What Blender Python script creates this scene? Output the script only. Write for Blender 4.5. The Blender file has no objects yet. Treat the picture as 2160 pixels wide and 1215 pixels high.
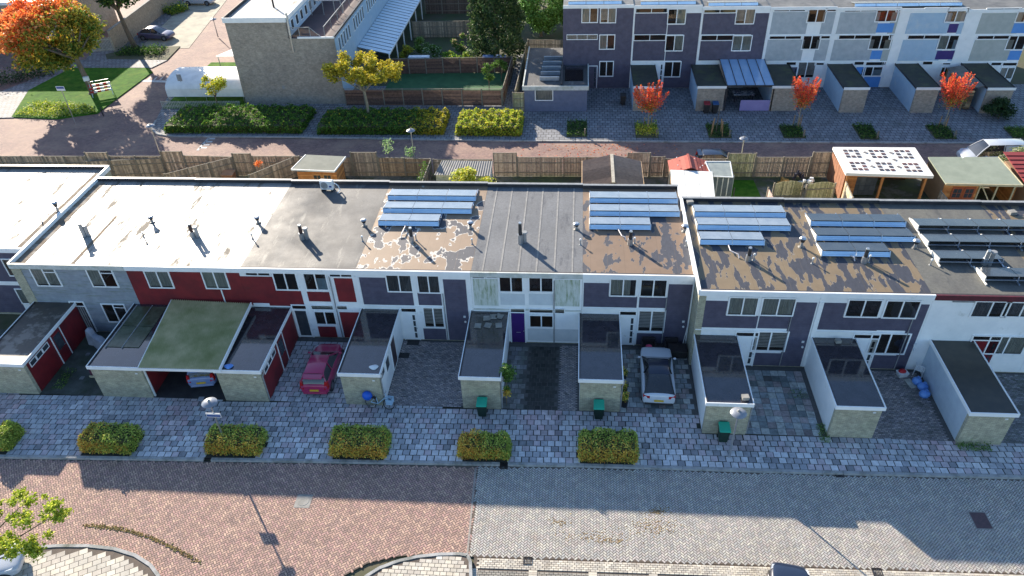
import bpy, math, random
import numpy as np
from mathutils import Vector, Matrix
random.seed(11); RNG = np.random.default_rng(11)
R = math.radians
SC = bpy.context.scene
COL = SC.collection

# ---------------------------------------------------------------- camera, sky, sun, exposure
FPX, PITCH, ROLL, YAW = 1576.4, R(37.53), R(-2.485), R(-5.88)
CAMP = np.array([0.0, 0.0, 31.0])
FW = np.array([math.sin(YAW)*math.cos(PITCH), math.cos(YAW)*math.cos(PITCH), -math.sin(PITCH)])
_r = np.array([math.cos(YAW), -math.sin(YAW), 0.0]); _u = np.cross(_r, FW)
RT = math.cos(ROLL)*_r + math.sin(ROLL)*_u
UP = -math.sin(ROLL)*_r + math.cos(ROLL)*_u
cd = bpy.data.cameras.new('camera'); cam = bpy.data.objects.new('camera', cd); COL.objects.link(cam)
cd.sensor_fit = 'HORIZONTAL'; cd.sensor_width = 36.0; cd.lens = FPX/2160*36.0
cd.clip_start = 0.5; cd.clip_end = 2000
cam.matrix_world = Matrix(((RT[0], UP[0], -FW[0], CAMP[0]), (RT[1], UP[1], -FW[1], CAMP[1]), (RT[2], UP[2], -FW[2], CAMP[2]), (0, 0, 0, 1)))
SC.camera = cam
SUN_EL, SUN_AZ = R(20.0), R(142.0)          # azimuth the shadows point to, clockwise from +Y
tosun = Vector((-math.sin(SUN_AZ)*math.cos(SUN_EL), -math.cos(SUN_AZ)*math.cos(SUN_EL), math.sin(SUN_EL)))
w = bpy.data.worlds.new('World'); SC.world = w; w.use_nodes = True
nt = w.node_tree; nt.nodes.clear()
sky = nt.nodes.new('ShaderNodeTexSky'); sky.sky_type = 'NISHITA'; sky.sun_disc = False
sky.sun_elevation = SUN_EL; sky.sun_rotation = math.atan2(tosun.x, tosun.y)
sky.air_density = 1.0; sky.dust_density = 0.4; sky.ozone_density = 3.0
bg = nt.nodes.new('ShaderNodeBackground'); bg.inputs['Strength'].default_value = 0.10
wo = nt.nodes.new('ShaderNodeOutputWorld')
nt.links.new(sky.outputs[0], bg.inputs[0]); nt.links.new(bg.outputs[0], wo.inputs[0])
sl = bpy.data.lights.new('sun', 'SUN'); sl.energy = 5.0; sl.angle = R(0.5); sl.color = (1.0, 0.88, 0.72)
so = bpy.data.objects.new('sun', sl); COL.objects.link(so); so.location = (-60, 80, 40)
so.rotation_euler = tosun.to_track_quat('Z', 'Y').to_euler()
SC.view_settings.view_transform = 'Standard'; SC.view_settings.look = 'None'
SC.view_settings.exposure = 1.45; SC.view_settings.gamma = 1.0; SC.view_settings.use_curve_mapping = False
SC.render.engine = 'CYCLES'
SC.cycles.use_denoising = True
SC.cycles.max_bounces = 6; SC.cycles.transparent_max_bounces = 12

# ---------------------------------------------------------------- photo pixel -> place
def ray(x, y): return (x-1080)/FPX*RT - (y-607.5)/FPX*UP + FW
def gz(x, y, z=0.0):
    d = ray(x, y); t = (z-CAMP[2])/d[2]; return CAMP + t*d
def gy(x, y, Y):
    d = ray(x, y); t = (Y-CAMP[1])/d[1]; return CAMP + t*d
def gx(x, y, X):
    d = ray(x, y); t = (X-CAMP[0])/d[0]; return CAMP + t*d

# ---------------------------------------------------------------- colours and materials
def lin(r, g, b):
    f = lambda v: v/12.92 if v <= 0.04045 else ((v+0.055)/1.055)**2.4
    return (f(r/255), f(g/255), f(b/255))
MATS = {}
def nmat(name):
    m = bpy.data.materials.new(name); m.use_nodes = True
    n = m.node_tree.nodes; n.clear()
    o = n.new('ShaderNodeOutputMaterial'); b = n.new('ShaderNodeBsdfPrincipled')
    m.node_tree.links.new(b.outputs[0], o.inputs[0])
    return m, n, m.node_tree.links, b, o
def pos(n, l, stretch=(1, 1, 1), rot=0):
    g = n.new('ShaderNodeNewGeometry'); mp = n.new('ShaderNodeMapping')
    mp.inputs['Scale'].default_value = stretch; mp.inputs['Rotation'].default_value[2] = rot
    l.new(g.outputs['Position'], mp.inputs['Vector']); return mp.outputs[0]
def noise(n, l, vec, scale, detail=4, rough=0.6):
    t = n.new('ShaderNodeTexNoise'); t.inputs['Scale'].default_value = scale
    t.inputs['Detail'].default_value = detail; t.inputs['Roughness'].default_value = rough
    l.new(vec, t.inputs['Vector']); return t.outputs[0]
def ramp(n, l, val, stops):
    r = n.new('ShaderNodeValToRGB'); e = r.color_ramp.elements
    while len(e) < len(stops): e.new(0.5)
    for k, (p, c) in enumerate(stops):
        e[k].position = p
        e[k].color = (c[0], c[1], c[2], 1) if not isinstance(c, (int, float)) else (c, c, c, 1)
    l.new(val, r.inputs[0]); return r.outputs[0]
def mixc(n, l, fac, a, b, mode='MIX'):
    m = n.new('ShaderNodeMix'); m.data_type = 'RGBA'; m.blend_type = mode
    for s, v in ((0, fac), (6, a), (7, b)):
        if isinstance(v, (int, float)): m.inputs[s].default_value = v
        elif isinstance(v, tuple): m.inputs[s].default_value = (v[0], v[1], v[2], 1)
        else: l.new(v, m.inputs[s])
    return m.outputs[2]
def bumpn(n, l, b, h, strength=0.3, dist=0.02):
    k = n.new('ShaderNodeBump'); k.inputs['Strength'].default_value = strength; k.inputs['Distance'].default_value = dist
    l.new(h, k.inputs['Height']); l.new(k.outputs[0], b.inputs['Normal'])
def M(name, c1, c2=None, scale=1.5, rough=0.8, bump=0.0, bscale=20, stretch=(1, 1, 1), metal=0.0, spec=0.5, lo=0.35, hi=0.65, dirt=None, dscale=0.6, dlo=0.5, dhi=0.7, coat=0.0, detail=5):
    if name in MATS: return MATS[name]
    m, n, l, b, o = nmat(name)
    b.inputs['Roughness'].default_value = rough; b.inputs['Metallic'].default_value = metal
    b.inputs['Specular IOR Level'].default_value = spec; b.inputs['Coat Weight'].default_value = coat
    v = pos(n, l, stretch)
    if c2 is None: c2 = tuple(x*0.82 for x in c1)
    col = ramp(n, l, noise(n, l, v, scale, detail), [(lo, c1), (hi, c2)])
    if dirt:
        col = mixc(n, l, ramp(n, l, noise(n, l, pos(n, l), dscale, 6, 0.7), [(dlo, 0.0), (dhi, 1.0)]), col, dirt)
    l.new(col, b.inputs['Base Color'])
    if bump: bumpn(n, l, b, noise(n, l, v, bscale, 3), bump)
    MATS[name] = m; return m
def MC(name, rough=0.8, var=0.25, vscale=3, bump=0.0, bscale=40, trans=0.0, spec=0.4, stain=None, sscale=0.35, slo=0.5, shi=0.75, wet=0):
    """colour comes from the per-face attribute Col"""
    if name in MATS: return MATS[name]
    m, n, l, b, o = nmat(name)
    b.inputs['Roughness'].default_value = rough; b.inputs['Specular IOR Level'].default_value = spec
    a = n.new('ShaderNodeAttribute'); a.attribute_name = 'Col'
    v = pos(n, l)
    col = mixc(n, l, 1.0, a.outputs['Color'], ramp(n, l, noise(n, l, v, vscale, 5), [(0.3, 1-var), (0.7, 1+var)]), 'MULTIPLY')
    if stain: col = mixc(n, l, ramp(n, l, noise(n, l, v, sscale, 6, 0.7), [(slo, 0.0), (shi, 0.85)]), col, stain)
    l.new(col, b.inputs['Base Color'])
    if bump: bumpn(n, l, b, noise(n, l, v, bscale, 2), bump)
    if trans:
        t = n.new('ShaderNodeBsdfTranslucent'); l.new(col, t.inputs['Color'])
        mx = n.new('ShaderNodeMixShader'); mx.inputs[0].default_value = trans
        l.new(b.outputs[0], mx.inputs[1]); l.new(t.outputs[0], mx.inputs[2]); l.new(mx.outputs[0], o.inputs[0])
    MATS[name] = m; return m
def MBRICK(name, c1, c2, mortar, bw=0.22, bh=0.065, ms=0.012, axis='xz', rough=0.85, bump=0.4, stain=None, sc=0.5, slo=0.45, shi=0.75, offset=0.5):
    """brick or slab courses; axis says which world axes carry the pattern"""
    if name in MATS: return MATS[name]
    m, n, l, b, o = nmat(name); b.inputs['Roughness'].default_value = rough
    g = n.new('ShaderNodeNewGeometry'); s = n.new('ShaderNodeSeparateXYZ'); c = n.new('ShaderNodeCombineXYZ')
    l.new(g.outputs['Position'], s.inputs[0])
    if axis == 'wall':      # x+y along, z up: works for both wall directions
        a = n.new('ShaderNodeMath'); a.operation = 'ADD'; l.new(s.outputs[0], a.inputs[0]); l.new(s.outputs[1], a.inputs[1])
        l.new(a.outputs[0], c.inputs[0]); l.new(s.outputs[2], c.inputs[1])
    else:
        l.new(s.outputs['xyz'.index(axis[0])], c.inputs[0]); l.new(s.outputs['xyz'.index(axis[1])], c.inputs[1])
    t = n.new('ShaderNodeTexBrick'); l.new(c.outputs[0], t.inputs['Vector'])
    t.inputs['Scale'].default_value = 1; t.inputs['Brick Width'].default_value = bw; t.inputs['Row Height'].default_value = bh
    t.inputs['Mortar Size'].default_value = ms; t.inputs['Mortar Smooth'].default_value = 0.2; t.offset = offset
    t.inputs['Color1'].default_value = (*c1, 1); t.inputs['Color2'].default_value = (*c2, 1); t.inputs['Mortar'].default_value = (*mortar, 1)
    v = pos(n, l)
    col = mixc(n, l, 1.0, t.outputs['Color'], ramp(n, l, noise(n, l, v, 3.5, 5, 0.7), [(0.3, 0.72), (0.7, 1.22)]), 'MULTIPLY')
    if stain: col = mixc(n, l, ramp(n, l, noise(n, l, v, sc, 6, 0.7), [(slo, 0.0), (shi, 0.8)]), col, stain)
    l.new(col, b.inputs['Base Color'])
    if bump: bumpn(n, l, b, t.outputs['Fac'], -bump, 0.01)
    MATS[name] = m; return m
def MSLAT(name, c1, c2, pitch=0.14, axis=2, rough=0.6, bump=0.6, stain=None, sc=1.5, slo=0.55, shi=0.7, sst=(1, 1, 1), spec=0.4):
    """boards: a groove every `pitch` metres along a world axis"""
    if name in MATS: return MATS[name]
    m, n, l, b, o = nmat(name); b.inputs['Roughness'].default_value = rough; b.inputs['Specular IOR Level'].default_value = spec
    g = n.new('ShaderNodeNewGeometry'); s = n.new('ShaderNodeSeparateXYZ'); l.new(g.outputs['Position'], s.inputs[0])
    mo = n.new('ShaderNodeMath'); mo.operation = 'DIVIDE'; l.new(s.outputs[axis], mo.inputs[0]); mo.inputs[1].default_value = pitch
    fr = n.new('ShaderNodeMath'); fr.operation = 'FRACT'; l.new(mo.outputs[0], fr.inputs[0])
    groove = ramp(n, l, fr.outputs[0], [(0.0, 0.0), (0.12, 1.0), (0.95, 1.0), (1.0, 0.2)])
    v = pos(n, l)
    col = ramp(n, l, noise(n, l, v, 2.2, 5), [(0.35, c1), (0.65, c2)])
    if stain: col = mixc(n, l, ramp(n, l, noise(n, l, pos(n, l, sst), sc, 6, 0.75), [(slo, 0.0), (shi, 0.9)]), col, stain)
    l.new(col, b.inputs['Base Color']); bumpn(n, l, b, groove, bump, 0.02)
    MATS[name] = m; return m
def MGLASS(name, tint=(0.02, 0.03, 0.04), see=0.75, rough=0.02):
    """a thin pane: clear behind, mirror-like at a slant"""
    if name in MATS: return MATS[name]
    m, n, l, b, o = nmat(name); n.remove(b)
    tr = n.new('ShaderNodeBsdfTransparent'); tr.inputs[0].default_value = (see, see, see, 1)
    gl = n.new('ShaderNodeBsdfGlossy'); gl.inputs['Roughness'].default_value = rough
    fr = n.new('ShaderNodeFresnel'); fr.inputs['IOR'].default_value = 1.7
    mx = n.new('ShaderNodeMixShader'); l.new(fr.outputs[0], mx.inputs[0]); l.new(tr.outputs[0], mx.inputs[1]); l.new(gl.outputs[0], mx.inputs[2])
    l.new(mx.outputs[0], o.inputs[0]); MATS[name] = m; return m

# ---------------------------------------------------------------- mesh builder and object tree
FR = {}                                       # world frame of every parent
class MB:
    def __init__(s): s.v = []; s.f = []; s.c = []; s.col = None
    def _add(s, vs, fs):
        k = len(s.v); s.v += [tuple(float(q) for q in p) for p in vs]
        for f in fs: s.f.append(tuple(i+k for i in f)); s.c.append(s.col)
        return s
    def box(s, x0, y0, z0, x1, y1, z1):
        if x0 > x1: x0, x1 = x1, x0
        if y0 > y1: y0, y1 = y1, y0
        if z0 > z1: z0, z1 = z1, z0
        return s._add([(x0, y0, z0), (x1, y0, z0), (x1, y1, z0), (x0, y1, z0), (x0, y0, z1), (x1, y0, z1), (x1, y1, z1), (x0, y1, z1)],
                      [(3, 2, 1, 0), (4, 5, 6, 7), (0, 1, 5, 4), (1, 2, 6, 5), (2, 3, 7, 6), (3, 0, 4, 7)])
    def hexa(s, b, t):                         # four bottom points, four top points
        return s._add(list(b)+list(t), [(3, 2, 1, 0), (4, 5, 6, 7), (0, 1, 5, 4), (1, 2, 6, 5), (2, 3, 7, 6), (3, 0, 4, 7)])
    def obox(s, c, size, rz=0.0, rx=0.0):
        m = Matrix.Translation(c) @ Matrix.Rotation(rz, 4, 'Z') @ Matrix.Rotation(rx, 4, 'X')
        a, b, d = size[0]/2, size[1]/2, size[2]/2
        p = [(-a, -b, -d), (a, -b, -d), (a, b, -d), (-a, b, -d), (-a, -b, d), (a, -b, d), (a, b, d), (-a, b, d)]
        return s._add([m @ Vector(q) for q in p], [(3, 2, 1, 0), (4, 5, 6, 7), (0, 1, 5, 4), (1, 2, 6, 5), (2, 3, 7, 6), (3, 0, 4, 7)])
    def prism(s, poly, z0, z1):
        a = sum(poly[i][0]*poly[(i+1) % len(poly)][1]-poly[(i+1) % len(poly)][0]*poly[i][1] for i in range(len(poly)))
        if a < 0: poly = poly[::-1]
        n = len(poly)
        return s._add([(p[0], p[1], z0) for p in poly]+[(p[0], p[1], z1) for p in poly],
                      [tuple(range(n))[::-1], tuple(range(n, 2*n))]+[(i, (i+1) % n, n+(i+1) % n, n+i) for i in range(n)])
    def sheet(s, poly, z):
        a = sum(poly[i][0]*poly[(i+1) % len(poly)][1]-poly[(i+1) % len(poly)][0]*poly[i][1] for i in range(len(poly)))
        if a < 0: poly = poly[::-1]
        return s._add([(p[0], p[1], z) for p in poly], [tuple(range(len(poly)))])
    def bar(s, p0, p1, w, h=None):
        h = h or w; p0 = Vector(p0); p1 = Vector(p1); d = (p1-p0).normalized()
        u = d.cross(Vector((0, 0, 1)))
        u = Vector((1, 0, 0)) if u.length < 1e-4 else u.normalized()
        v = u.cross(d); u = u*w/2; v = v*h/2
        return s._add([p0-u-v, p0+u-v, p0+u+v, p0-u+v, p1-u-v, p1+u-v, p1+u+v, p1-u+v],
                      [(0, 1, 2, 3), (7, 6, 5, 4), (4, 5, 1, 0), (5, 6, 2, 1), (6, 7, 3, 2), (7, 4, 0, 3)])
    def cone(s, p0, p1, r0, r1=None, n=8, cap=True):
        r1 = r0 if r1 is None else r1
        p0 = Vector(p0); p1 = Vector(p1); d = (p1-p0).normalized()
        u = d.cross(Vector((0, 0, 1))); u = Vector((1, 0, 0)) if u.length < 1e-4 else u.normalized(); v = d.cross(u)
        ring = lambda p, r: [p+u*math.cos(2*math.pi*i/n)*r+v*math.sin(2*math.pi*i/n)*r for i in range(n)]
        fs = [(i, (i+1) % n, n+(i+1) % n, n+i) for i in range(n)]
        if cap: fs += [tuple(range(n))[::-1], tuple(range(n, 2*n))]
        return s._add(ring(p0, r0)+ring(p1, r1), fs)
    def tube(s, pts, r, n=6):
        for a, b in zip(pts[:-1], pts[1:]): s.cone(a, b, r, r, n)
        return s
    def ball(s, c, rx, ry=None, rz=None, nu=10, nv=6, top=False):
        ry = ry or rx; rz = rz or rx; vs = []; fs = []
        for j in range(nv+1):
            t = (math.pi/2 if top else math.pi)*j/nv
            for i in range(nu):
                a = 2*math.pi*i/nu; vs.append((c[0]+rx*math.sin(t)*math.cos(a), c[1]+ry*math.sin(t)*math.sin(a), c[2]+rz*math.cos(t)))
        for j in range(nv):
            for i in range(nu):
                fs.append((j*nu+i, (j+1)*nu+i, (j+1)*nu+(i+1) % nu, j*nu+(i+1) % nu))
        return s._add(vs, fs)
    def quad(s, *p): return s._add(p, [tuple(range(len(p)))])
    def loft(s, rings, close=True, caps=True):
        n = len(rings[0]); vs = [p for r in rings for p in r]; fs = []
        for k in range(len(rings)-1):
            for i in range(n if close else n-1):
                fs.append((k*n+i, k*n+(i+1) % n, (k+1)*n+(i+1) % n, (k+1)*n+i))
        if caps: fs += [tuple(range(n))[::-1], tuple(range((len(rings)-1)*n, len(rings)*n))]
        return s._add(vs, fs)
    def build(s, name, mat, parent=None, local=False, smooth=False, bevel=0, label=None, kind=None, origin=None):
        me = bpy.data.meshes.new(name)
        vs = s.v
        Mx = Matrix.Identity(4)
        if parent is not None: Mx = FR[parent]
        elif origin is not None: Mx = Matrix.Translation(origin)
        if not local:
            inv = Mx.inverted(); vs = [tuple(inv @ Vector(p)) for p in s.v]
        me.from_pydata(vs, [], s.f)
        if any(c is not None for c in s.c):
            at = me.attributes.new('Col', 'FLOAT_COLOR', 'FACE')
            at.data.foreach_set('color', np.array([(*(c or (0.5, 0.5, 0.5)), 1.0) for c in s.c], dtype=np.float32).ravel())
        if smooth:
            me.shade_smooth(); me.set_sharp_from_angle(angle=R(38))
        me.materials.append(mat); me.validate()
        o = bpy.data.objects.new(name, me); COL.objects.link(o)
        if parent is not None: o.parent = parent; FR[o] = FR[parent]
        else:
            o.matrix_world = Mx; FR[o] = Mx
        if bevel:
            bv = o.modifiers.new('edge', 'BEVEL'); bv.width = bevel; bv.segments = 2; bv.limit_method = 'ANGLE'; bv.angle_limit = R(40)
        if label: o['label'] = label
        if kind: o['kind'] = kind
        return o
def T(name, label, cat, loc=(0, 0, 0), rz=0.0, group=None):
    o = bpy.data.objects.new(name, None); COL.objects.link(o); o.empty_display_size = 0.3
    Mx = Matrix.Translation(Vector([float(q) for q in loc])) @ Matrix.Rotation(rz, 4, 'Z'); o.matrix_world = Mx; FR[o] = Mx
    o['label'] = label; o['category'] = cat
    if group: o['group'] = group
    return o
def tag(o, label, cat, group=None, kind=None):
    o['label'] = label; o['category'] = cat
    if group: o['group'] = group
    if kind: o['kind'] = kind
    return o
def npmesh(name, V, Q, C, mat, parent=None, origin=(0, 0, 0)):
    """quads from arrays, colour per face; world coordinates"""
    V = np.asarray(V, dtype=np.float32)
    org = np.array(FR[parent].translation) if parent is not None else np.array(origin, dtype=float)
    if parent is not None and abs(FR[parent][0][1]) > 1e-6:
        inv = np.array(FR[parent].inverted()); V = V@inv[:3, :3].T + inv[:3, 3]
    else: V = V-org
    me = bpy.data.meshes.new(name); nv, nq = len(V), len(Q); k = Q.shape[1]
    me.vertices.add(nv); me.vertices.foreach_set('co', V.astype(np.float32).ravel())
    me.loops.add(nq*k); me.loops.foreach_set('vertex_index', np.asarray(Q, dtype=np.int32).ravel())
    me.polygons.add(nq); me.polygons.foreach_set('loop_start', np.arange(0, nq*k, k, dtype=np.int32))
    me.update(calc_edges=True); me.shade_flat()
    at = me.attributes.new('Col', 'FLOAT_COLOR', 'FACE')
    at.data.foreach_set('color', np.c_[np.asarray(C), np.ones(nq)].astype(np.float32).ravel())
    me.materials.append(mat)
    o = bpy.data.objects.new(name, me); COL.objects.link(o)
    if parent is not None: o.parent = parent; FR[o] = FR[parent]
    else: o.location = org; FR[o] = Matrix.Translation(org)
    return o
def struct(name, poly, z, mat, th=0.0):
    mb = MB()
    poly = [(float(p[0]), float(p[1])) for p in poly]
    if th: mb.prism(poly, z-th, z)
    else: mb.sheet(poly, z)
    o = mb.build(name, mat); o['kind'] = 'structure'; return o

# ---------------------------------------------------------------- shared materials
WHITE = M('white_paint', (0.86, 0.88, 0.88), (0.77, 0.80, 0.81), 1.2, 0.45, dirt=(0.42, 0.45, 0.40), dscale=1.4, dlo=0.62, dhi=0.85)
WHITEG = M('weathered_white_paint', (0.60, 0.62, 0.60), (0.46, 0.49, 0.45), 2.5, 0.6, dirt=(0.22, 0.27, 0.17), dscale=1.8, dlo=0.52, dhi=0.8)
DARKCLAD = MSLAT('anthracite_cladding', lin(88, 86, 104), lin(76, 74, 92), 0.17, 2, 0.55, 0.35)
REDCLAD = M('red_panel', lin(128, 34, 40), lin(104, 28, 36), 1.2, 0.6, dirt=lin(80, 34, 36), dscale=1.1, dlo=0.55, dhi=0.8, bump=0.05)
GREYCLAD = MSLAT('grey_blue_cladding', lin(150, 158, 168), lin(134, 142, 152), 0.2, 2, 0.6, 0.5, stain=lin(104, 116, 88), sc=0.9, slo=0.5, shi=0.72, sst=(0.6, 1, 5.0))
BRICKG = MBRICK('yellow_grey_brick', lin(190, 184, 156), lin(160, 156, 136), lin(146, 146, 132), axis='wall', stain=lin(126, 134, 108), sc=0.6, slo=0.55, shi=0.9)
BRICKFAR = MBRICK('grey_brown_brick', lin(170, 160, 146), lin(142, 134, 124), lin(148, 142, 132), axis='wall', stain=lin(104, 100, 96), sc=0.35, slo=0.5, shi=0.9)
GLASS = MGLASS('window_glass')
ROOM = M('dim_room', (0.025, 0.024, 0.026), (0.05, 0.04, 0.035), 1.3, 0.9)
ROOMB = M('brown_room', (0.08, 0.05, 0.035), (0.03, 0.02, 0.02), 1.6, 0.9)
CURT = M('pale_curtain', lin(188, 196, 192), lin(150, 158, 158), 3, 0.9, stretch=(6, 6, 0.5))
CURTD = M('grey_curtain', lin(124, 128, 132), lin(84, 88, 96), 3, 0.9, stretch=(7, 7, 0.4))
BLIND = M('white_blind', lin(206, 212, 214), lin(186, 192, 196), 3, 0.7)
PURPLE = M('purple_paint', lin(66, 34, 110), lin(58, 30, 100), 1, 0.35)
BURG = M('burgundy_paint', lin(96, 36, 46), lin(78, 32, 40), 2, 0.55)
BITU = M('wet_bitumen', lin(60, 58, 64), lin(46, 45, 50), 2.0, 0.07, spec=1.0, bump=0.01, bscale=4)
BITUG = M('grey_bitumen', lin(108, 106, 102), lin(88, 87, 84), 1.6, 0.55, dirt=lin(134, 132, 126), dscale=0.5, dlo=0.45, dhi=0.75, bump=0.06, bscale=30)
METAL = M('galvanised_steel', (0.52, 0.54, 0.56), (0.42, 0.44, 0.46), 4, 0.38, metal=0.8)
METALD = M('dark_metal', (0.05, 0.05, 0.055), (0.03, 0.03, 0.035), 4, 0.5, metal=0.3)
PVCG = M('grey_pvc', lin(150, 152, 152), lin(128, 130, 132), 4, 0.5)
PLASTICW = M('white_plastic', lin(226, 228, 228), lin(210, 213, 214), 4, 0.4)
RUBBER = M('black_rubber', (0.018, 0.018, 0.02), (0.028, 0.028, 0.03), 5, 0.75)
CONC = M('concrete', lin(150, 148, 142), lin(124, 123, 118), 2.5, 0.9, bump=0.1, bscale=40)
WOODG = MC('weathered_fence_wood', 0.85, 0.3, 5, 0.08, 40)
WOODO = MC('orange_shed_wood', 0.65, 0.2, 4, 0.1, 30)
# ================================================================ the ground
SOIL = M('soil', lin(92, 88, 70), lin(70, 78, 50), 0.8, 0.95, bump=0.2, bscale=8)
GRASS = M('lawn_green', lin(74, 118, 34), lin(50, 92, 26), 1.4, 0.95, bump=0.5, bscale=25, dirt=lin(106, 130, 50), dscale=0.5, dlo=0.5, dhi=0.8, spec=0.1)
ROADB = MBRICK('red_brown_road_bricks', lin(150, 118, 108), lin(124, 98, 94), lin(92, 80, 76), 0.21, 0.105, 0.01, 'xy', 0.85, 0.3, stain=lin(170, 142, 122), sc=0.25)
PAVB = MBRICK('grey_pavement_slabs', lin(140, 142, 146), lin(116, 118, 124), lin(60, 62, 64), 0.5, 0.5, 0.03, 'xy', 0.8, 0.4, stain=lin(70, 72, 70), sc=0.4, slo=0.5, shi=0.8)
JOINT = M('dark_joint_sand', lin(58, 58, 54), lin(46, 50, 40), 3, 0.95)
JOINTR = M('brown_joint_sand', lin(104, 92, 82), lin(88, 80, 72), 3, 0.95)
g = struct('ground', [(-400, -150), (400, -150), (400, 500), (-400, 500)], -0.16, SOIL)

def kerbY(x): return float(np.interp(x, [-40, -30.8, -14, 1, 13.3, 22.5, 34], [24.0, 24.24, 24.75, 25.16, 25.30, 25.47, 25.7]))
def pieces(cx, cy, ang, a, b, z0, z1, inset=0.006):
    """boxes without bottoms: centres, headings, sizes -> verts and quads"""
    n = len(cx); ca, sa = np.cos(ang), np.sin(ang)
    V = np.zeros((n, 8, 3))
    sg = np.array([(-1, -1), (1, -1), (1, 1), (-1, 1)])
    for k in range(4):
        for t, (zz, ins) in enumerate(((z0, 0.0), (z1, inset))):
            u = sg[k, 0]*(a/2-ins); v = sg[k, 1]*(b/2-ins)
            V[:, t*4+k, 0] = cx+u*ca-v*sa; V[:, t*4+k, 1] = cy+u*sa+v*ca; V[:, t*4+k, 2] = zz
    base = np.array([(4, 5, 6, 7), (0, 1, 5, 4), (1, 2, 6, 5), (2, 3, 7, 6), (3, 0, 4, 7)])
    Q = (np.arange(n)*8)[:, None, None]+base[None]
    return V.reshape(-1, 3), Q.reshape(-1, 4)
def inpoly(x, y, poly):
    r = np.zeros(len(x), bool); n = len(poly)
    for i in range(n):
        x0, y0 = poly[i]; x1, y1 = poly[(i+1) % n]
        c = ((y0 > y) != (y1 > y)) & (x < (x1-x0)*(y-y0)/(y1-y0+1e-12)+x0); r ^= c
    return r
def pick(n, pal, var=0.08):
    pal = np.array(pal); c = pal[RNG.integers(0, len(pal), n)]*(1+RNG.normal(0, var, (n, 1))); return np.clip(c, 0.01, 0.95)

# ---- front road: herringbone bricks, red-brown to the left, grey to the right
RED_PAL = [lin(176, 144, 130), lin(162, 134, 122), lin(186, 156, 138), lin(152, 126, 118), lin(170, 136, 128)]
GRY_PAL = [lin(176, 174, 166), lin(164, 164, 160), lin(186, 182, 170), lin(170, 166, 162), lin(180, 172, 166)]
def xborder(y): return -4.68-(y-19.69)*0.037
road_poly = [(-40, 23.95)]+[(x, kerbY(x)) for x in (-30.8, -14, 1, 13.3, 22.5, 34)]+[(34, 20.62), (20.2, 20.2), (-4.35, 19.72), (-5.4, 19.78), (-6.8, 19.72), (-8.2, 19.5), (-9.3, 19.1), (-10.4, 18.3), (-11.2, 17.2), (-11.6, 15), (-18, 15), (-18.3, 17.0), (-18.9, 17.9), (-19.8, 18.6), (-21.4, 19.1), (-23.2, 19.25), (-25, 19.15), (-27.1, 18.75), (-40, 16)]
road = struct('front_road', road_poly, -0.105, JOINTR)
ROADM = MC('road_brick_faces', 0.85, 0.12, 1.6, 0, 60, stain=lin(150, 126, 98), sscale=0.45, slo=0.56, shi=0.95)
def herring(name, poly, W, pal, ang0, gap):
    k = np.arange(-220, 220); s = np.arange(-110, 110)
    K, S = np.meshgrid(k, s); K = K.ravel(); S = S.ravel()
    hx = K+4*S+1.0; hy = K+0.5; vx = K+4*S+0.5; vy = K+2.0
    X = np.r_[hx, vx]*W; Y = np.r_[hy, vy]*W; A = np.r_[np.zeros(len(hx)), np.full(len(vx), math.pi/2)]
    ca, sa = math.cos(ang0), math.sin(ang0)
    x = X*ca-Y*sa-5; y = X*sa+Y*ca+22
    keep = inpoly(x, y, poly); x, y, A = x[keep], y[keep], A[keep]+ang0
    n = len(x); V, Q = pieces(x, y, A+RNG.normal(0, 0.012, n), 2*W-gap, W-gap, -0.15, -0.10+0, 0.008)
    o = npmesh(name, V, Q, np.repeat(pick(n, pal, 0.07), 5, axis=0), ROADM, road); o['kind'] = 'stuff'; return o
left_poly = [(xborder(25), 24.86), (-14, 24.72), (-30.8, 24.21), (-40, 23.9)]+road_poly[-1:-16:-1]+[(-5.4, 19.74), (-4.72, 19.7)]
left_poly = [p for p in left_poly]
rp = [(-4.55, 19.74), (20.2, 20.22), (34, 20.64), (34, 25.68), (22.5, 25.45), (13.3, 25.27), (1, 25.13), (-4.75, 24.93)]
lp = [(-4.78, 24.9), (-14, 24.72), (-30.8, 24.21), (-40, 23.9), (-40, 16), (-27.1, 18.75), (-25, 19.15), (-23.2, 19.25), (-21.4, 19.1), (-19.8, 18.6), (-18.9, 17.9), (-18.3, 17.0), (-18, 15), (-11.6, 15), (-11.2, 17.2), (-10.4, 18.3), (-9.3, 19.1), (-8.2, 19.5), (-6.8, 19.72), (-5.4, 19.74), (-4.6, 19.72)]
herring('paving_bricks', lp, 0.115, RED_PAL, R(36), 0.014)
herring('paving_bricks', rp, 0.105, GRY_PAL, R(45), 0.012)
# pale strip of bricks between the two pavings
mb = MB(); mb.col = lin(150, 144, 136)
for i in range(25):
    y0 = 19.75+i*0.205; mb.obox((xborder(y0+0.1)-0.0, y0+0.1, -0.105), (0.09, 0.195, 0.02), 0.037)
mb.build('border_bricks', ROADM, road, kind='stuff')

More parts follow.
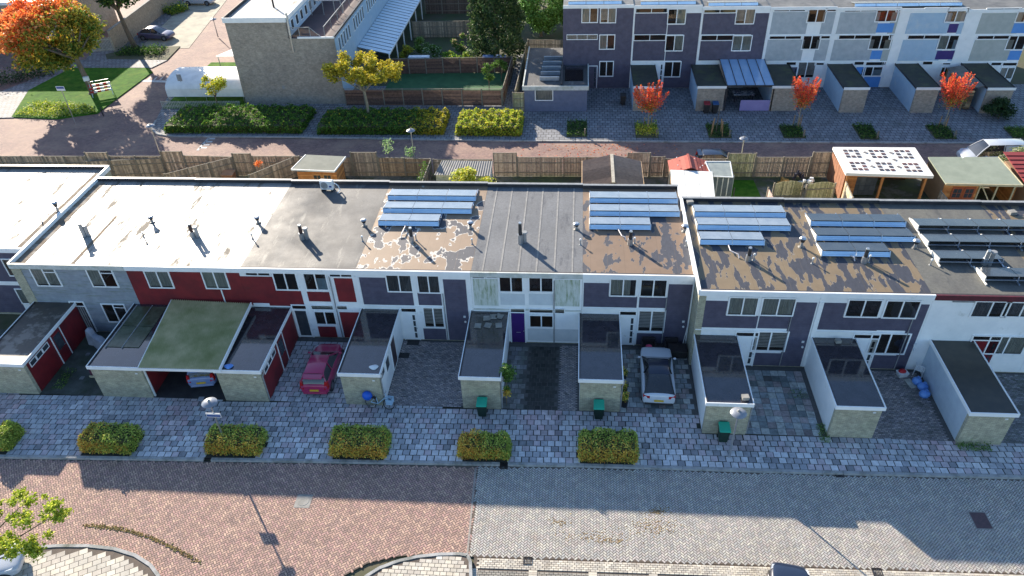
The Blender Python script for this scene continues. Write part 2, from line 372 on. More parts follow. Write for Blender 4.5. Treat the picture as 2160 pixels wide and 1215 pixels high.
# ---- kerb stones along the far side of the front road
KERBM = M('kerb_concrete', lin(170, 170, 168), lin(146, 147, 146), 2.0, 0.85, bump=0.08, bscale=30, dirt=lin(84, 88, 74), dscale=0.9, dlo=0.5, dhi=0.75)
kerb = struct('kerb', [(-38, kerbY(-38)+0.01), (34, kerbY(34)+0.01), (34, kerbY(34)+0.2), (-38, kerbY(-38)+0.2)], -0.12, JOINT)
GR = [(-19.3, 0.42), (-3.42, 0.42), (13.61, 0.42)]
x = -36.0
while x < 28:
    xa, xb = x+0.008, x+0.992; ya, yb = kerbY(xa)+0.006, kerbY(xb)+0.006
    for gxx, gw in GR:
        if xa < gxx+gw/2 < xb: xb = gxx-gw/2; yb = kerbY(xb)+0.006
    MB().hexa([(xa, ya, -0.13), (xb, yb, -0.13), (xb, yb+0.19, -0.13), (xa, ya+0.19, -0.13)], [(xa, ya+0.02, 0.006), (xb, yb+0.02, 0.006), (xb, yb+0.19, 0.008), (xa, ya+0.19, 0.008)]).build('kerb_stone', KERBM, kerb)
    x = xb+0.008 if xb < x+0.98 else x+1.0
    for gxx, gw in GR:
        if abs(x-gxx+gw/2) < 0.03: x = gxx+gw/2
IRON = M('cast_iron', lin(66, 60, 58), lin(48, 46, 46), 6, 0.6, metal=0.4)
def drain(px, py, label, w=0.42, z=-0.095):
    c = gz(px, py, -0.1); t = T('gully_grate', label, 'drain', (c[0], c[1], z), 0.02, 'street gullies')
    mb = MB(); mb.box(-w/2, -0.2, -0.04, w/2, -0.17, 0.03); mb.box(-w/2, 0.17, -0.04, w/2, 0.2, 0.03); mb.box(-w/2, -0.17, -0.04, -w/2+0.03, 0.17, 0.03); mb.box(w/2-0.03, -0.17, -0.04, w/2, 0.17, 0.03)
    mb.build('frame', IRON, t, local=True)
    MB().box(-w/2+0.03, -0.17, -0.04, w/2-0.03, 0.17, -0.03).build('sump', RUBBER, t, local=True)
    for k in range(5): MB().box(-w/2+0.06+k*0.065, -0.17, -0.028, -w/2+0.09+k*0.065, 0.17, 0.022).build('bar', IRON, t, local=True)
drain(440, 963, 'gully grate in the kerb between the lamp hedge and the hedge left of it')
drain(1063, 983, 'gully grate in the kerb by the smallest front hedge')
drain(1770, 1000, 'gully grate in the far kerb in front of the plain white garage')
drain(1113, 1183, 'gully grate in the sunlit near gutter by the traffic island')
drain(1850, 1207, 'gully grate in the sunlit near gutter right of the parked dark car')
def manhole(px, py, label, m, w=0.8, h=0.8):
    c = gz(px, py, -0.1); t = T('manhole_cover', label, 'manhole cover', (c[0], c[1], -0.098), 0.02)
    MB().box(-w/2, -h/2, -0.03, w/2, h/2, 0.004).build('frame', CONC, t, local=True)
    MB().cone((0, 0, 0.002), (0, 0, 0.012), 0.29, 0.285, 20).build('lid', m, t, local=True)
manhole(640, 1057, 'pale square manhole cover in the red brick road', CONC)
t = None
c = gz(2069, 1098, -0.1); t = T('manhole_cover', 'dark square manhole cover in the shaded grey road', 'manhole cover', (c[0], c[1], -0.098), 0.02)
MB().box(-0.42, -0.5, -0.03, 0.42, 0.5, 0.003).build('frame', CONC, t, local=True); MB().box(-0.36, -0.44, 0, 0.36, 0.44, 0.012).build('lid', M('red_brown_iron', lin(92, 70, 72), lin(76, 62, 66), 8, 0.7), t, local=True)

# ---- hedges beds and the slab pavement
HB = [((-12, 950), (22, 952), 886), ((168, 955), (281, 958), 889), ((432, 959), (550, 961), 893), ((694, 965), (815, 967), 894), ((966, 968), (1074, 971), 908), ((1220, 973), (1345, 978), 902)]
BEDS = []
for a, b, top in HB:
    A = gz(*a, 0); B = gz(*b, 0); yb = gz((a[0]+b[0])/2, top, 0.95)[1]
    BEDS.append((A[0], B[0], (A[1]+B[1])/2, yb))
XSTEP = 7.05
def pavtop(x): return 28.98 if x < XSTEP else 27.72
pav = struct('pavement', [(-38, kerbY(-38)+0.2)]+[(x, kerbY(x)+0.2) for x in (-30, -14, 1, 13.3, 22.5, 30)]+[(30, 27.72), (XSTEP, 27.72), (XSTEP, 28.98), (-38, 28.98)], -0.022, JOINT)
SLABM = MC('pavement_slab_faces', 0.78, 0.2, 4, 0, 40, stain=lin(70, 76, 72), sscale=0.55, slo=0.52, shi=0.86)
SLAB_PAL = [lin(182, 184, 187), lin(172, 174, 179), lin(192, 192, 194), lin(160, 162, 167), lin(180, 170, 174)]
th = 0.0227; sz = 0.385; cx, cy, cc = [], [], []
for j in range(14):
    for i in range(-100, 90):
        u = (i+(0.5 if j % 2 else 0.0))*sz; v = 0.2+(j+0.5)*sz*0.97
        x = u*math.cos(th)-v*math.sin(th); y = kerbY(x)+0.005+v*math.cos(th)
        if x < -37 or x > 29.5 or y > pavtop(x)+0.08 or y-sz/2 < kerbY(x)+0.04: continue
        if any(bx0+0.1 < x < bx1-0.1 and by0-0.1 < y < by1-0.12 for bx0, bx1, by0, by1 in BEDS): continue
        cx.append(x); cy.append(y); cc.append(j)
cx = np.array(cx)+RNG.normal(0, 0.006, len(cx)); cy = np.array(cy)+RNG.normal(0, 0.006, len(cy))
dcam = cy+0.02*np.abs(cx); vis = (cx > -26) & (cx < 21)
order = np.argsort(np.where(vis, dcam, 999)); ind = order[:300]; rest = order[300:]
A = th+RNG.normal(0, 0.012, len(cx)); cols = pick(len(cx), SLAB_PAL, 0.05)
dk = RNG.random(len(cx)) < 0.04; cols[dk] *= 0.62
pk = np.sin(cx*0.9+3)*np.cos(cx*0.31) > 0.55; cols[pk] = cols[pk]*np.array([1.12, 0.97, 0.96])
V, Q = pieces(cx[rest], cy[rest], A[rest], sz-0.034, sz-0.04, -0.03, 0.0, 0.01)
V[:, 2] += np.repeat(RNG.normal(0, 0.003, len(rest)), 8)*(V[:, 2] > -0.02)
o = npmesh('paving_slabs', V, Q, np.repeat(cols[rest], 5, axis=0), SLABM, pav); o['kind'] = 'stuff'
SLABME = []
for k in range(10):
    V, Q = pieces(np.zeros(1), np.zeros(1), np.zeros(1), sz-0.034, sz-0.04, -0.03, 0.0, 0.01)
    q = npmesh('paving_slab', V, Q, np.repeat(np.clip(pick(1, SLAB_PAL, 0.12)*(0.65 if k == 9 else 1), 0, 1), 5, axis=0), SLABM, pav); SLABME.append(q)
for n_, i in enumerate(ind):
    q = SLABME[n_] if n_ < 10 else SLABME[int(RNG.integers(0, 10))].copy()
    if n_ >= 10: COL.objects.link(q)
    q.parent = pav; q.location = (cx[i], cy[i], RNG.normal(0, 0.003)); q.rotation_euler[2] = A[i]

# ---- driveways
def slabs(name, rect, size, gap, pal, bond=0.5, z=0.01, jit=0.008, var=0.1, mat=None, dark=0.06, parent=None, ratio=1.0):
    x0, y0, x1, y1 = rect; X, Y = [], []
    j = 0; y = y0+size*ratio/2
    while y+size*ratio/2 <= y1+0.02:
        x = x0+size/2-(size*bond if j % 2 else 0)
        while x-size/2 < x1-0.02:
            if x-size/2 >= x0-0.02 and x+size/2 <= x1+0.02: X.append(x); Y.append(y)
            x += size
        j += 1; y += size*ratio
    X = np.array(X); Y = np.array(Y); n = len(X)
    if ratio < 1: jit *= 0.3
    V, Q = pieces(X+RNG.normal(0, jit, n), Y+RNG.normal(0, jit, n), RNG.normal(0, 0.004 if ratio < 1 else 0.012, n), size-gap, size*ratio-gap, z-0.03, z, 0.008)
    V[:, 2] += np.repeat(RNG.normal(0, 0.0006 if ratio < 1 else 0.002, n), 8)*(V[:, 2] > z-0.02)
    c = pick(n, pal, var); c[RNG.random(n) < dark] *= 0.6
    o = npmesh(name, V, Q, np.repeat(c, 5, axis=0), mat or SLABM, parent); o['kind'] = 'stuff'; return o
MOSSY = MC('mossy_slab_faces', 0.85, 0.25, 4, 0, 40, stain=lin(66, 72, 58), sscale=0.8, slo=0.48, shi=0.8)
JOINTB = M('grey_joint_sand', lin(92, 90, 90), lin(78, 78, 76), 3, 0.95)
def drive(x0, x1, y0, y1, mat=JOINTB): return struct('driveway', [(x0, y0), (x1, y0), (x1, y1), (x0, y1)], 0.004, mat)
DARKP = [lin(128, 130, 134), lin(114, 116, 122), lin(138, 138, 140), lin(108, 112, 110)]
BRN = [lin(154, 146, 146), lin(140, 134, 136), lin(164, 154, 150), lin(132, 128, 130)]
MIXP = [lin(154, 160, 162), lin(136, 144, 148), lin(166, 170, 166), lin(118, 126, 128), lin(144, 136, 136)]
F1, F2 = 34.62, 33.08
d = drive(-40, -26.3, 29.0, F1, M('mossy_dark_paving', lin(58, 62, 56), lin(84, 88, 84), 1.1, 0.9, bump=0.4, bscale=12, dirt=lin(48, 62, 40), dscale=0.7, dlo=0.45, dhi=0.7))
slabs('paving_slabs', (-31.2, 29.05, -26.5, 34.5), 0.3, 0.03, DARKP, z=0.0, mat=MOSSY, parent=d, dark=0.3, var=0.2)
d = drive(-26.3, -17.6, 29.0, F1, M('dark_asphalt', lin(58, 58, 60), lin(46, 46, 50), 2, 0.8, bump=0.2, bscale=60))
d = drive(-17.6, -12.2, 29.0, F1); slabs('paving_slabs', (-17.5, 29.02, -12.6, 34.55), 0.4, 0.028, SLAB_PAL, parent=d, var=0.06, dark=0.02)
d = drive(-12.2, -5.6, 29.0, F1); slabs('paving_bricks', (-10.6, 29.02, -6.05, 34.5), 0.21, 0.014, BRN, parent=d, ratio=0.5, mat=MC('stained_drive_brick', 0.8, 0.25, 4, 0.15, 50, stain=lin(56, 44, 54), sscale=0.34, slo=0.6, shi=0.72), var=0.1)
d = drive(-5.6, 0.95, 29.0, F1); slabs('paving_slabs', (-3.85, 29.02, -2.65, 34.4), 0.4, 0.02, DARKP, parent=d, mat=MOSSY)
slabs('paving_bricks', (-0.72, 29.02, 0.38, 34.5), 0.2, 0.014, BRN, parent=d, ratio=0.5)
slabs('paving_slabs', (-2.62, 29.02, -0.75, 34.3), 0.31, 0.006, [lin(58, 58, 56), lin(50, 52, 50)], parent=d, mat=MC('black_moss_slab', 0.6, 0.3, 2, 0.2, 30, stain=lin(86, 90, 86), sscale=1.5, slo=0.55, shi=0.85))
d = drive(0.95, 7.04, 29.0, F1); slabs('paving_slabs', (2.7, 29.02, 7.0, 34.5), 0.4, 0.022, MIXP, parent=d, mat=MOSSY, dark=0.1)
d = drive(7.05, 13.4, 27.74, F2); slabs('paving_slabs', (9.3, 27.76, 13.45, 33.0), 0.45, 0.012, MIXP, bond=0.0, parent=d, var=0.14, dark=0.1, mat=MC('varied_drive_slab', 0.8, 0.3, 5, 0.2, 40, stain=lin(58, 66, 56), sscale=0.9, slo=0.55, shi=0.8))
d = drive(13.4, 19.9, 27.74, F2); slabs('paving_bricks', (15.8, 27.76, 19.95, 33.0), 0.22, 0.016, BRN, parent=d, ratio=0.5, mat=MOSSY, dark=0.1)
d = drive(19.9, 30, 27.74, F2); slabs('paving_bricks', (22.4, 27.76, 26.0, 33.0), 0.22, 0.016, DARKP, parent=d, ratio=0.5, mat=MOSSY)

# ---- near side of the road: gutter strip, bays, islands
PALE = [lin(196, 188, 172), lin(184, 178, 166), lin(204, 196, 180), lin(178, 170, 158)]
PALEM = MC('pale_paving_faces', 0.8, 0.12, 2, 0, 50, stain=lin(150, 136, 110), sscale=0.7, slo=0.56, shi=0.9)
nb = [(-4.2, -30), (60, -30), (60, 20.9), (34, 20.6), (20.2, 20.18), (-4.35, 19.7)]
near = struct('parking_strip', nb, -0.112, JOINTR)
def row_field(name, parent, y0f, rows, x0, x1, L, H, pal, mat, z):
    X, Y, A = [], [], []
    for j in range(rows):
        x = x0+(0.5*L if j % 2 else 0)
        while x+L/2 < x1:
            X.append(x+L/2); Y.append(y0f(x+L/2)+j*H); A.append(0.0197); x += L
    X, Y = np.array(X), np.array(Y); n = len(X)
    V, Q = pieces(X, Y, np.array(A)+RNG.normal(0, 0.008, n), L-0.014, H-0.012, z-0.05, z, 0.005)
    o = npmesh(name, V, Q, np.repeat(pick(n, pal, 0.06), 5, axis=0), mat, parent); o['kind'] = 'stuff'
ykn = lambda x: 19.72+(x+4.35)*0.0197
row_field('gutter_bricks', near, lambda x: ykn(x)-0.54, 5, -4.2, 33, 0.21, 0.105, PALE, PALEM, -0.085)
BAYP = [lin(150, 144, 134), lin(138, 134, 126), lin(144, 140, 130)]
row_field('bay_bricks', near, lambda x: ykn(x)-3.25, 25, -4.2, 33, 0.21, 0.105, BAYP, PALEM, -0.096)
for k in range(14):
    xx = 1.15+k*2.72-2.72*2
    mb = MB()
    for i in range(24): mb.col = tuple(np.clip(np.array(random.choice(PALE))*1.05, 0, 1)); mb.obox((xx+0.02*i*0.0, ykn(xx)-0.66-i*0.107, -0.094), (0.38, 0.095, 0.02), 0.0197)
    mb.build('bay_line', PALEM, near)
def kerbed(name, px, mat, kw=0.14, h=0.02):
    pts = [gz(*p, 0)[:2] for p in px]
    o = struct(name, pts, h, mat, 0.16); return o, pts
isl, ip = kerbed('traffic_island', [(770, 1218), (800, 1199), (840, 1184), (880, 1175), (925, 1170), (970, 1169), (986, 1172), (992, 1185), (994, 1240), (760, 1240)], JOINTR)
X, Y = np.meshgrid(np.arange(-13, -4, 0.3), np.arange(16.5, 20, 0.2)); X = X+0.15*(np.round((Y-16.5)/0.2) % 2); x = X.ravel(); y = Y.ravel(); k = inpoly(x, y, [(p[0]-(0.12 if p[0] > -5 else -0.1), p[1]-0.16) for p in ip])
V, Q = pieces(x[k], y[k], np.zeros(int(k.sum())), 0.285, 0.185, 0.0, 0.034, 0.005)
o = npmesh('paving_slabs', V, Q, np.repeat(pick(int(k.sum()), PALE, 0.05), 5, axis=0), PALEM, isl); o['kind'] = 'stuff'
for a, b in zip(ip[:8], ip[1:9]):
    MB().bar((a[0], a[1], -0.02), (b[0], b[1], -0.02), 0.15, 0.15).build('kerb_stone', KERBM, isl)
llp = [(-60, 1212), (0, 1167), (60, 1157), (120, 1152), (185, 1152), (240, 1158), (285, 1172), (318, 1193), (335, 1216), (345, 1260), (-60, 1260)]
isl2, ip2 = kerbed('corner_pavement', llp, JOINTR)
X, Y = np.meshgrid(np.arange(-40, -6, 0.4), np.arange(5.5, 27.2, 0.3)); X = X+0.2*(np.round((Y-5.5)/0.3) % 2); x = X.ravel(); y = Y.ravel()
cxm, cym = -21.0, 16.8; ca, sa = math.cos(R(28)), math.sin(R(28)); xr = cxm+(x-cxm)*ca-(y-cym)*sa; yr = cym+(x-cxm)*sa+(y-cym)*ca
ipin = [(p[0]+(-24-p[0])*0.05, p[1]-0.3) for p in ip2]; k = inpoly(xr, yr, ipin)
V, Q = pieces(xr[k], yr[k], np.full(k.sum(), R(28)), 0.385, 0.285, 0.0, 0.034, 0.006)
o = npmesh('paving_slabs', V, Q, np.repeat(pick(int(k.sum()), PALE, 0.05), 5, axis=0), PALEM, isl2); o['kind'] = 'stuff'
for a, b in zip(ip2[:9], ip2[1:10]):
    MB().bar((a[0], a[1], -0.02), (b[0], b[1], -0.02), 0.16, 0.15).build('kerb_stone', KERBM, isl2)
# weeds and dry leaves in the old wheel curve
mbc = []
for i in range(420):
    tt = random.random(); ang = R(100-tt*75); rx = 5.6
    px = 180+tt*240+random.gauss(0, 3); py = 1109+ (tt**2.0)*78+random.gauss(0, 2.2); p = gz(px, py, -0.09); mbc.append(p)
P = np.array(mbc); s = RNG.uniform(0.03, 0.09, len(P)); a = RNG.uniform(0, 6.28, len(P))
V, Q = pieces(P[:, 0], P[:, 1], a, 0.09, 0.05, -0.1, -0.075, 0.01)
o = npmesh('leaf_litter', V, Q, np.repeat(pick(len(P), [lin(150, 130, 82), lin(112, 108, 62), lin(120, 96, 60)], 0.15), 5, axis=0), MC('dry_leaf', 0.9, 0.2)); o['kind'] = 'stuff'; o['label'] = 'curved line of dry leaves and weeds on the red road'

struct('side_street', [(-18.0, -30), (-11.6, -30), (-11.6, 15.02), (-18.0, 15.02)], -0.1, ROADB)
struct('near_pavement', [(-60, -30), (-18.05, -30), (-18.05, 16.4), (-60, 16.4)], 0.0, PAVB, 0.1)
struct('near_pavement', [(-11.55, -30), (-4.25, -30), (-4.25, 17.9), (-10.6, 17.9), (-11.55, 15)], 0.0, PAVB, 0.1)

for cxp, cyp, sx_, sy_, n_ in ((1385, 1078, 14, 4, 90), (1378, 1110, 26, 9, 120), (1250, 1132, 40, 7, 90), (1180, 1100, 10, 4, 40), (1290, 1142, 16, 4, 40)):
    P = np.array([gz(cxp+random.gauss(0, sx_), cyp+random.gauss(0, sy_), -0.1) for _ in range(n_)]); V, Q = pieces(P[:, 0], P[:, 1], RNG.uniform(0, 6.28, n_), 0.07, 0.045, -0.1, -0.092, 0.008)
    o = npmesh('leaf_litter', V, Q, np.repeat(pick(n_, [lin(150, 128, 92), lin(120, 100, 72)], 0.15), 5, axis=0), MC('dry_leaf', 0.9, 0.2), None, (P[:, 0].mean(), P[:, 1].mean(), -0.1)); o['kind'] = 'stuff'; o['label'] = 'brown litter scattered on the sunlit grey road'

# ---- behind the houses: back gardens, back road, far pavement, the side street on the left
struct('back_garden_ground', [(-60, 43), (60, 42), (60, 56.4), (-60, 55.9)], -0.05, M('garden_ground', lin(86, 96, 56), lin(72, 72, 60), 0.7, 0.95, bump=0.4, bscale=10, dirt=lin(120, 116, 104), dscale=0.35, dlo=0.5, dhi=0.6))
struct('back_road', [(-140, 55.9), (140, 56.6), (140, 62.2), (45, 62.1), (-12, 62.4), (-38.5, 62.9), (-41.3, 64.2), (-42.0, 67), (-40.0, 75.5), (-34.1, 82), (-34.1, 140), (-140, 140)], -0.115, ROADB)
fk = [(-41.9, 66.5), (-41.5, 64.6), (-40.3, 63.5), (-38.5, 63.0), (-26.5, 62.9), (-12.2, 62.45), (-4.5, 62.3), (18, 62.2), (60, 62.1)]
struct('far_pavement', fk+[(60, 75), (-44, 75)], -0.02, PAVB, 0.1)
fkerb = struct('far_kerb', [(p[0], p[1]-0.02) for p in fk]+[(p[0], p[1]+0.02) for p in fk[::-1]], -0.105, JOINT)
for a, b in zip(fk[:-1], fk[1:]):
    n_ = max(1, int(math.hypot(b[0]-a[0], b[1]-a[1])/1.5))
    for i in range(n_):
        p = [a[k]+(b[k]-a[k])*i/n_ for k in (0, 1)]; q = [a[k]+(b[k]-a[k])*(i+0.97)/n_ for k in (0, 1)]
        MB().bar((p[0], p[1], -0.06), (q[0], q[1], -0.06), 0.2, 0.12).build('kerb_stone', KERBM, fkerb)
def pxs(*p, z=0.0): return [tuple(gz(a, b, z)[:2]) for a, b in p]
struct('far_lawn_ground', [(-34.0, 75), (140, 75), (140, 170), (-34.0, 170)], -0.03, M('far_garden_ground', lin(70, 84, 50), lin(84, 80, 64), 0.4, 0.95))
struct('corner_footpath', pxs((-120, 250), (28, 247), (70, 186), (150, 142), (320, 142), (353, 126), (225, 122), (150, 128), (60, 170), (-60, 215), (-160, 270)), -0.03, PAVB, 0.08)
struct('corner_lawn', pxs((24, 246), (60, 190), (150, 143), (312, 143), (322, 151), (245, 208), (205, 238), (120, 250)), -0.012, GRASS, 0.09)
struct('planting_strip_ground', pxs((222, 114), (290, 99), (380, 97), (352, 126), (225, 124)), -0.014, SOIL, 0.08)
struct('parking_bay', pxs((270, 100), (390, 6), (408, -30), (500, -30), (398, 100)), -0.085, M('pale_parking_asphalt', lin(172, 168, 150), lin(152, 148, 134), 0.8, 0.9, dirt=lin(120, 118, 110), dscale=0.4, dlo=0.5, dhi=0.8), 0.02)
struct('gravel_footpath', pxs((195, 105), (330, 0), (375, -20), (395, 0), (300, 95), (225, 122), (180, 125)), -0.04, PAVB, 0.06)
MARK = M('white_road_paint', lin(206, 206, 204), lin(176, 174, 172), 4, 0.8)
mk = T('road_marking', 'white toothed speed table line across the side street', 'road marking', (*gz(340, 170, -0.1)[:2], -0.11))
MB().prism(pxs((294, 172), (385, 175), (386, 171), (296, 168), z=-0.1), -0.112, -0.105).build('line', MARK, mk)
for k in range(7):
    x_ = 298+k*12.6; MB().prism(pxs((x_, 168), (x_+4, 168), (x_+9, 162), (x_+7, 162), z=-0.1), -0.112, -0.105).build('tooth', MARK, mk)
mk = T('road_marking', 'white toothed speed table line on the shaded back road', 'road marking', (*gz(435, 300, -0.1)[:2], -0.11))
MB().prism(pxs((414, 317), (419, 317), (447, 285), (443, 285), z=-0.1), -0.112, -0.105).build('line', MARK, mk)
for k in range(5):
    x_ = 419+k*5.8; y_ = 313-k*6.4; MB().prism(pxs((x_, y_), (x_+16, y_), (x_+18, y_-3), (x_+3, y_-3), z=-0.1), -0.112, -0.105).build('tooth', MARK, mk)
# ================================================================ the near terrace
YL, YR = 34.65, 33.10
C1 = lambda x, y: (x/3.574, 540+y/3.574)
C2 = lambda x, y: (480+x/3.574, 540+y/3.574)
C3 = lambda x, y: (940+x/3.375, 540+y/3.375)
C4 = lambda x, y: (1420+x/2.919, 580+y/2.919)
def rect(c, x0, y0, x1, y1, Y):
    a = gy(*c(x0, y0), Y); b = gy(*c(x1, y1), Y); return a[0], b[2], b[0], a[2]
def curtain(parent, x0, z0, x1, z1, y, mat, fold=0.09):
    n = max(6, int((x1-x0)/fold*4)); mb = MB(); pts = [(x0+(x1-x0)*i/n, y+0.011*math.sin(i*math.pi/2)) for i in range(n+1)]
    for (a, ya), (b, yb) in zip(pts[:-1], pts[1:]): mb.quad((a, ya, z0), (b, yb, z0), (b, yb, z1), (a, ya, z1))
    return mb.build('curtain', mat, parent)
def blind(parent, x0, z0, x1, z1, y, mat=None):
    mb = MB(); k = z0+0.03
    while k < z1-0.02: mb.box(x0, y-0.004, k, x1, y+0.004, min(k+0.075, z1)); k += 0.115
    return mb.build('blind', mat or BLIND, parent)
def window(house, x0, z0, x1, z1, yf, cols=2, inside='room', frame=None, fw=0.075, top=0.0, name='window'):
    """frame with panes in front of wall face yf (the camera side is -y)"""
    frame = frame or WHITE; mb = MB(); yo = yf-0.07
    mb.box(x0, yo, z0, x1, yf-0.003, z0+fw*1.1); mb.box(x0, yo, z1-fw, x1, yf-0.003, z1)
    mb.box(x0, yo, z0+fw*1.1, x0+fw, yf-0.003, z1-fw); mb.box(x1-fw, yo, z0+fw*1.1, x1, yf-0.003, z1-fw)
    ws = (x1-x0-2*fw-(cols-1)*fw)/cols; cells = []
    for i in range(cols):
        a = x0+fw+i*(ws+fw)
        if i: mb.box(a-fw, yo+0.001, z0+fw*1.1, a, yf-0.003, z1-fw)
        zt = z1-fw
        if top and i in ((cols-1,) if top > 0 else range(cols)):
            zs = zt-abs(top); mb.box(a, yo+0.002, zs-0.05, a+ws, yf-0.003, zs); cells.append((a, zs, a+ws, zt, i)); zt = zs-0.05
        cells.append((a, z0+fw*1.1, a+ws, zt, i))
    o = mb.build(name, frame, house)
    for a, c, b, d, i in cells:
        ins = inside[i % len(inside)] if isinstance(inside, (list, tuple)) else inside
        MB().quad((a, yf-0.006, c), (b, yf-0.006, c), (b, yf-0.006, d), (a, yf-0.006, d)).build('dark_room_backing', ROOMB if ins == 'brown' else ROOM, o)  # flat sheet whose dark colour stands in for the unlit room
        m = 0.015
        if ins == 'curtain': curtain(o, a+m, c+m*3, b-m, d, yf-0.022, CURT)
        elif ins == 'dark_curtain': curtain(o, a+m, c+m*3, b-m, d, yf-0.022, CURTD)
        elif ins == 'half_curtain': curtain(o, a+m, c+m*3, a+(b-a)*0.55, d, yf-0.022, CURT)
        elif ins == 'blind': blind(o, a+m, c+(d-c)*0.15, b-m, d, yf-0.02)
        elif ins == 'shade': MB().box(a+m, yf-0.024, c+(d-c)*0.06, b-m, yf-0.018, d).build('blind', CURT, o)
        elif ins == 'low': MB().box(a+m, yf-0.024, c, b-m, yf-0.018, c+(d-c)*0.68).build('blind', M('frosted_blue_film', lin(150, 178, 196), lin(140, 170, 190), 2, 0.4), o)
        MB().quad((a, yf-0.046, c), (b, yf-0.046, c), (b, yf-0.046, d), (a, yf-0.046, d)).build('pane', GLASS, o)
    return o
PN = [0]
def panel(house, x0, z0, x1, z1, yf, mat, proud=0.015, name='panel'):
    PN[0] += 1; proud += (PN[0] % 9)*0.0012
    return MB().box(x0, yf-proud, z0, x1, yf-0.002, z1).build(name, mat, house)
def door(house, x0, z0, x1, z1, yf, mat, glass=0, frame=None, trans=0.0):
    frame = frame or WHITE; fw = 0.07; mb = MB(); yo = yf-0.06
    mb.box(x0, yo, z0, x0+fw, yf-0.003, z1); mb.box(x1-fw, yo, z0, x1, yf-0.003, z1); mb.box(x0+fw, yo, z1-fw, x1-fw, yf-0.003, z1)
    zt = z1-fw
    if trans: mb.box(x0+fw, yo, zt-trans-fw, x1-fw, yf-0.003, zt-trans)
    o = mb.build('door', frame, house)
    if trans:
        MB().quad((x0+fw, yf-0.02, zt-trans), (x1-fw, yf-0.02, zt-trans), (x1-fw, yf-0.02, zt), (x0+fw, yf-0.02, zt)).build('dark_room_backing', ROOM, o)  # dark sheet painted as the unlit hall behind the transom
        MB().quad((x0+fw, yf-0.045, zt-trans), (x1-fw, yf-0.045, zt-trans), (x1-fw, yf-0.045, zt), (x0+fw, yf-0.045, zt)).build('pane', GLASS, o)
        zt -= trans+fw
    MB().box(x0+fw, yf-0.035, z0+0.02, x1-fw, yf-0.004, zt).build('leaf', mat, o)
    if glass == 1:
        for k in range(4):
            a = x1-fw-0.26; h = (zt-z0-0.3)/4; zz = z0+0.15+k*h
            MB().box(a, yf-0.042, zz+0.04, a+0.15, yf-0.034, zz+h-0.04).build('pane', M('dark_door_glass', (0.06, 0.07, 0.08), (0.04, 0.05, 0.06), 3, 0.1), o)
    if glass == 2:
        MB().box(x0+fw+0.08, yf-0.045, z0+0.15, x1-fw-0.08, yf-0.034, zt-0.1).build('pane', M('dark_door_glass', (0.06, 0.07, 0.08), (0.04, 0.05, 0.06), 3, 0.1), o)
    if glass == 3:
        for k in range(5):
            a = x0+fw+0.05+k*(x1-x0-2*fw-0.1)/5; MB().box(a, yf-0.045, z0+0.06, a+0.08, yf-0.034, zt-0.05).build('slat', PVCG, o)
    MB().cone((x1-fw-0.06, yf-0.04, 1.02), (x1-fw-0.06, yf-0.09, 1.02), 0.022, 0.03, 8).build('handle', METAL, o)
    return o
def pipe(house, x, z0, z1, yf, mat=None, r=0.04):
    return MB().cone((x, yf-0.06, z0), (x, yf-0.06, z1), r, r, 8).build('downpipe', mat or PVCG, house)

# ---- roof coverings
def roofmat(name, base, dark, outline, thr, ow, stretch, sc, ylo=None, seam=1.0, rough=0.6):
    if name in MATS: return MATS[name]
    m, n, l, b, o = nmat(name); b.inputs['Roughness'].default_value = rough
    v = pos(n, l, stretch); nz = noise(n, l, v, sc, 3.0, 0.5)
    g_ = n.new('ShaderNodeNewGeometry'); s_ = n.new('ShaderNodeSeparateXYZ'); l.new(g_.outputs['Position'], s_.inputs[0])
    if ylo is not None:                         # patches thin out towards the back of the roof
        mr = n.new('ShaderNodeMapRange'); mr.inputs[1].default_value = ylo; mr.inputs[2].default_value = ylo+5; mr.inputs[3].default_value = 0.0; mr.inputs[4].default_value = 0.14
        l.new(s_.outputs[1], mr.inputs[0]); sb = n.new('ShaderNodeMath'); sb.operation = 'SUBTRACT'; l.new(nz, sb.inputs[0]); l.new(mr.outputs[0], sb.inputs[1]); nz = sb.outputs[0]
    col1 = ramp(n, l, noise(n, l, pos(n, l), 1.3, 6, 0.7), [(0.3, base), (0.7, tuple(q*0.82 for q in base))])
    col2 = ramp(n, l, noise(n, l, pos(n, l, (3, 1, 1)), 2.5, 6, 0.7), [(0.35, dark), (0.7, tuple(q*1.5 for q in dark))])
    r1 = n.new('ShaderNodeValToRGB'); r1.color_ramp.interpolation = 'CONSTANT'; e = r1.color_ramp.elements; e[0].position = 0; e[0].color = (0, 0, 0, 1); e[1].position = thr; e[1].color = (1, 1, 1, 1)
    r2 = n.new('ShaderNodeValToRGB'); r2.color_ramp.interpolation = 'CONSTANT'; e = r2.color_ramp.elements; e[0].position = 0; e[0].color = (0, 0, 0, 1); e[1].position = thr-ow; e[1].color = (1, 1, 1, 1)
    l.new(nz, r1.inputs[0]); l.new(nz, r2.inputs[0])
    c = mixc(n, l, r2.outputs[0], col1, outline); c = mixc(n, l, r1.outputs[0], c, col2)
    mo = n.new('ShaderNodeMath'); mo.operation = 'DIVIDE'; l.new(s_.outputs[0], mo.inputs[0]); mo.inputs[1].default_value = seam
    fr = n.new('ShaderNodeMath'); fr.operation = 'FRACT'; l.new(mo.outputs[0], fr.inputs[0])
    c = mixc(n, l, ramp(n, l, fr.outputs[0], [(0.0, 0.75), (0.03, 0.0)]), c, tuple(q*0.55 for q in base))
    l.new(c, b.inputs['Base Color']); bumpn(n, l, b, noise(n, l, pos(n, l), 18, 3), 0.12)
    MATS[name] = m; return m
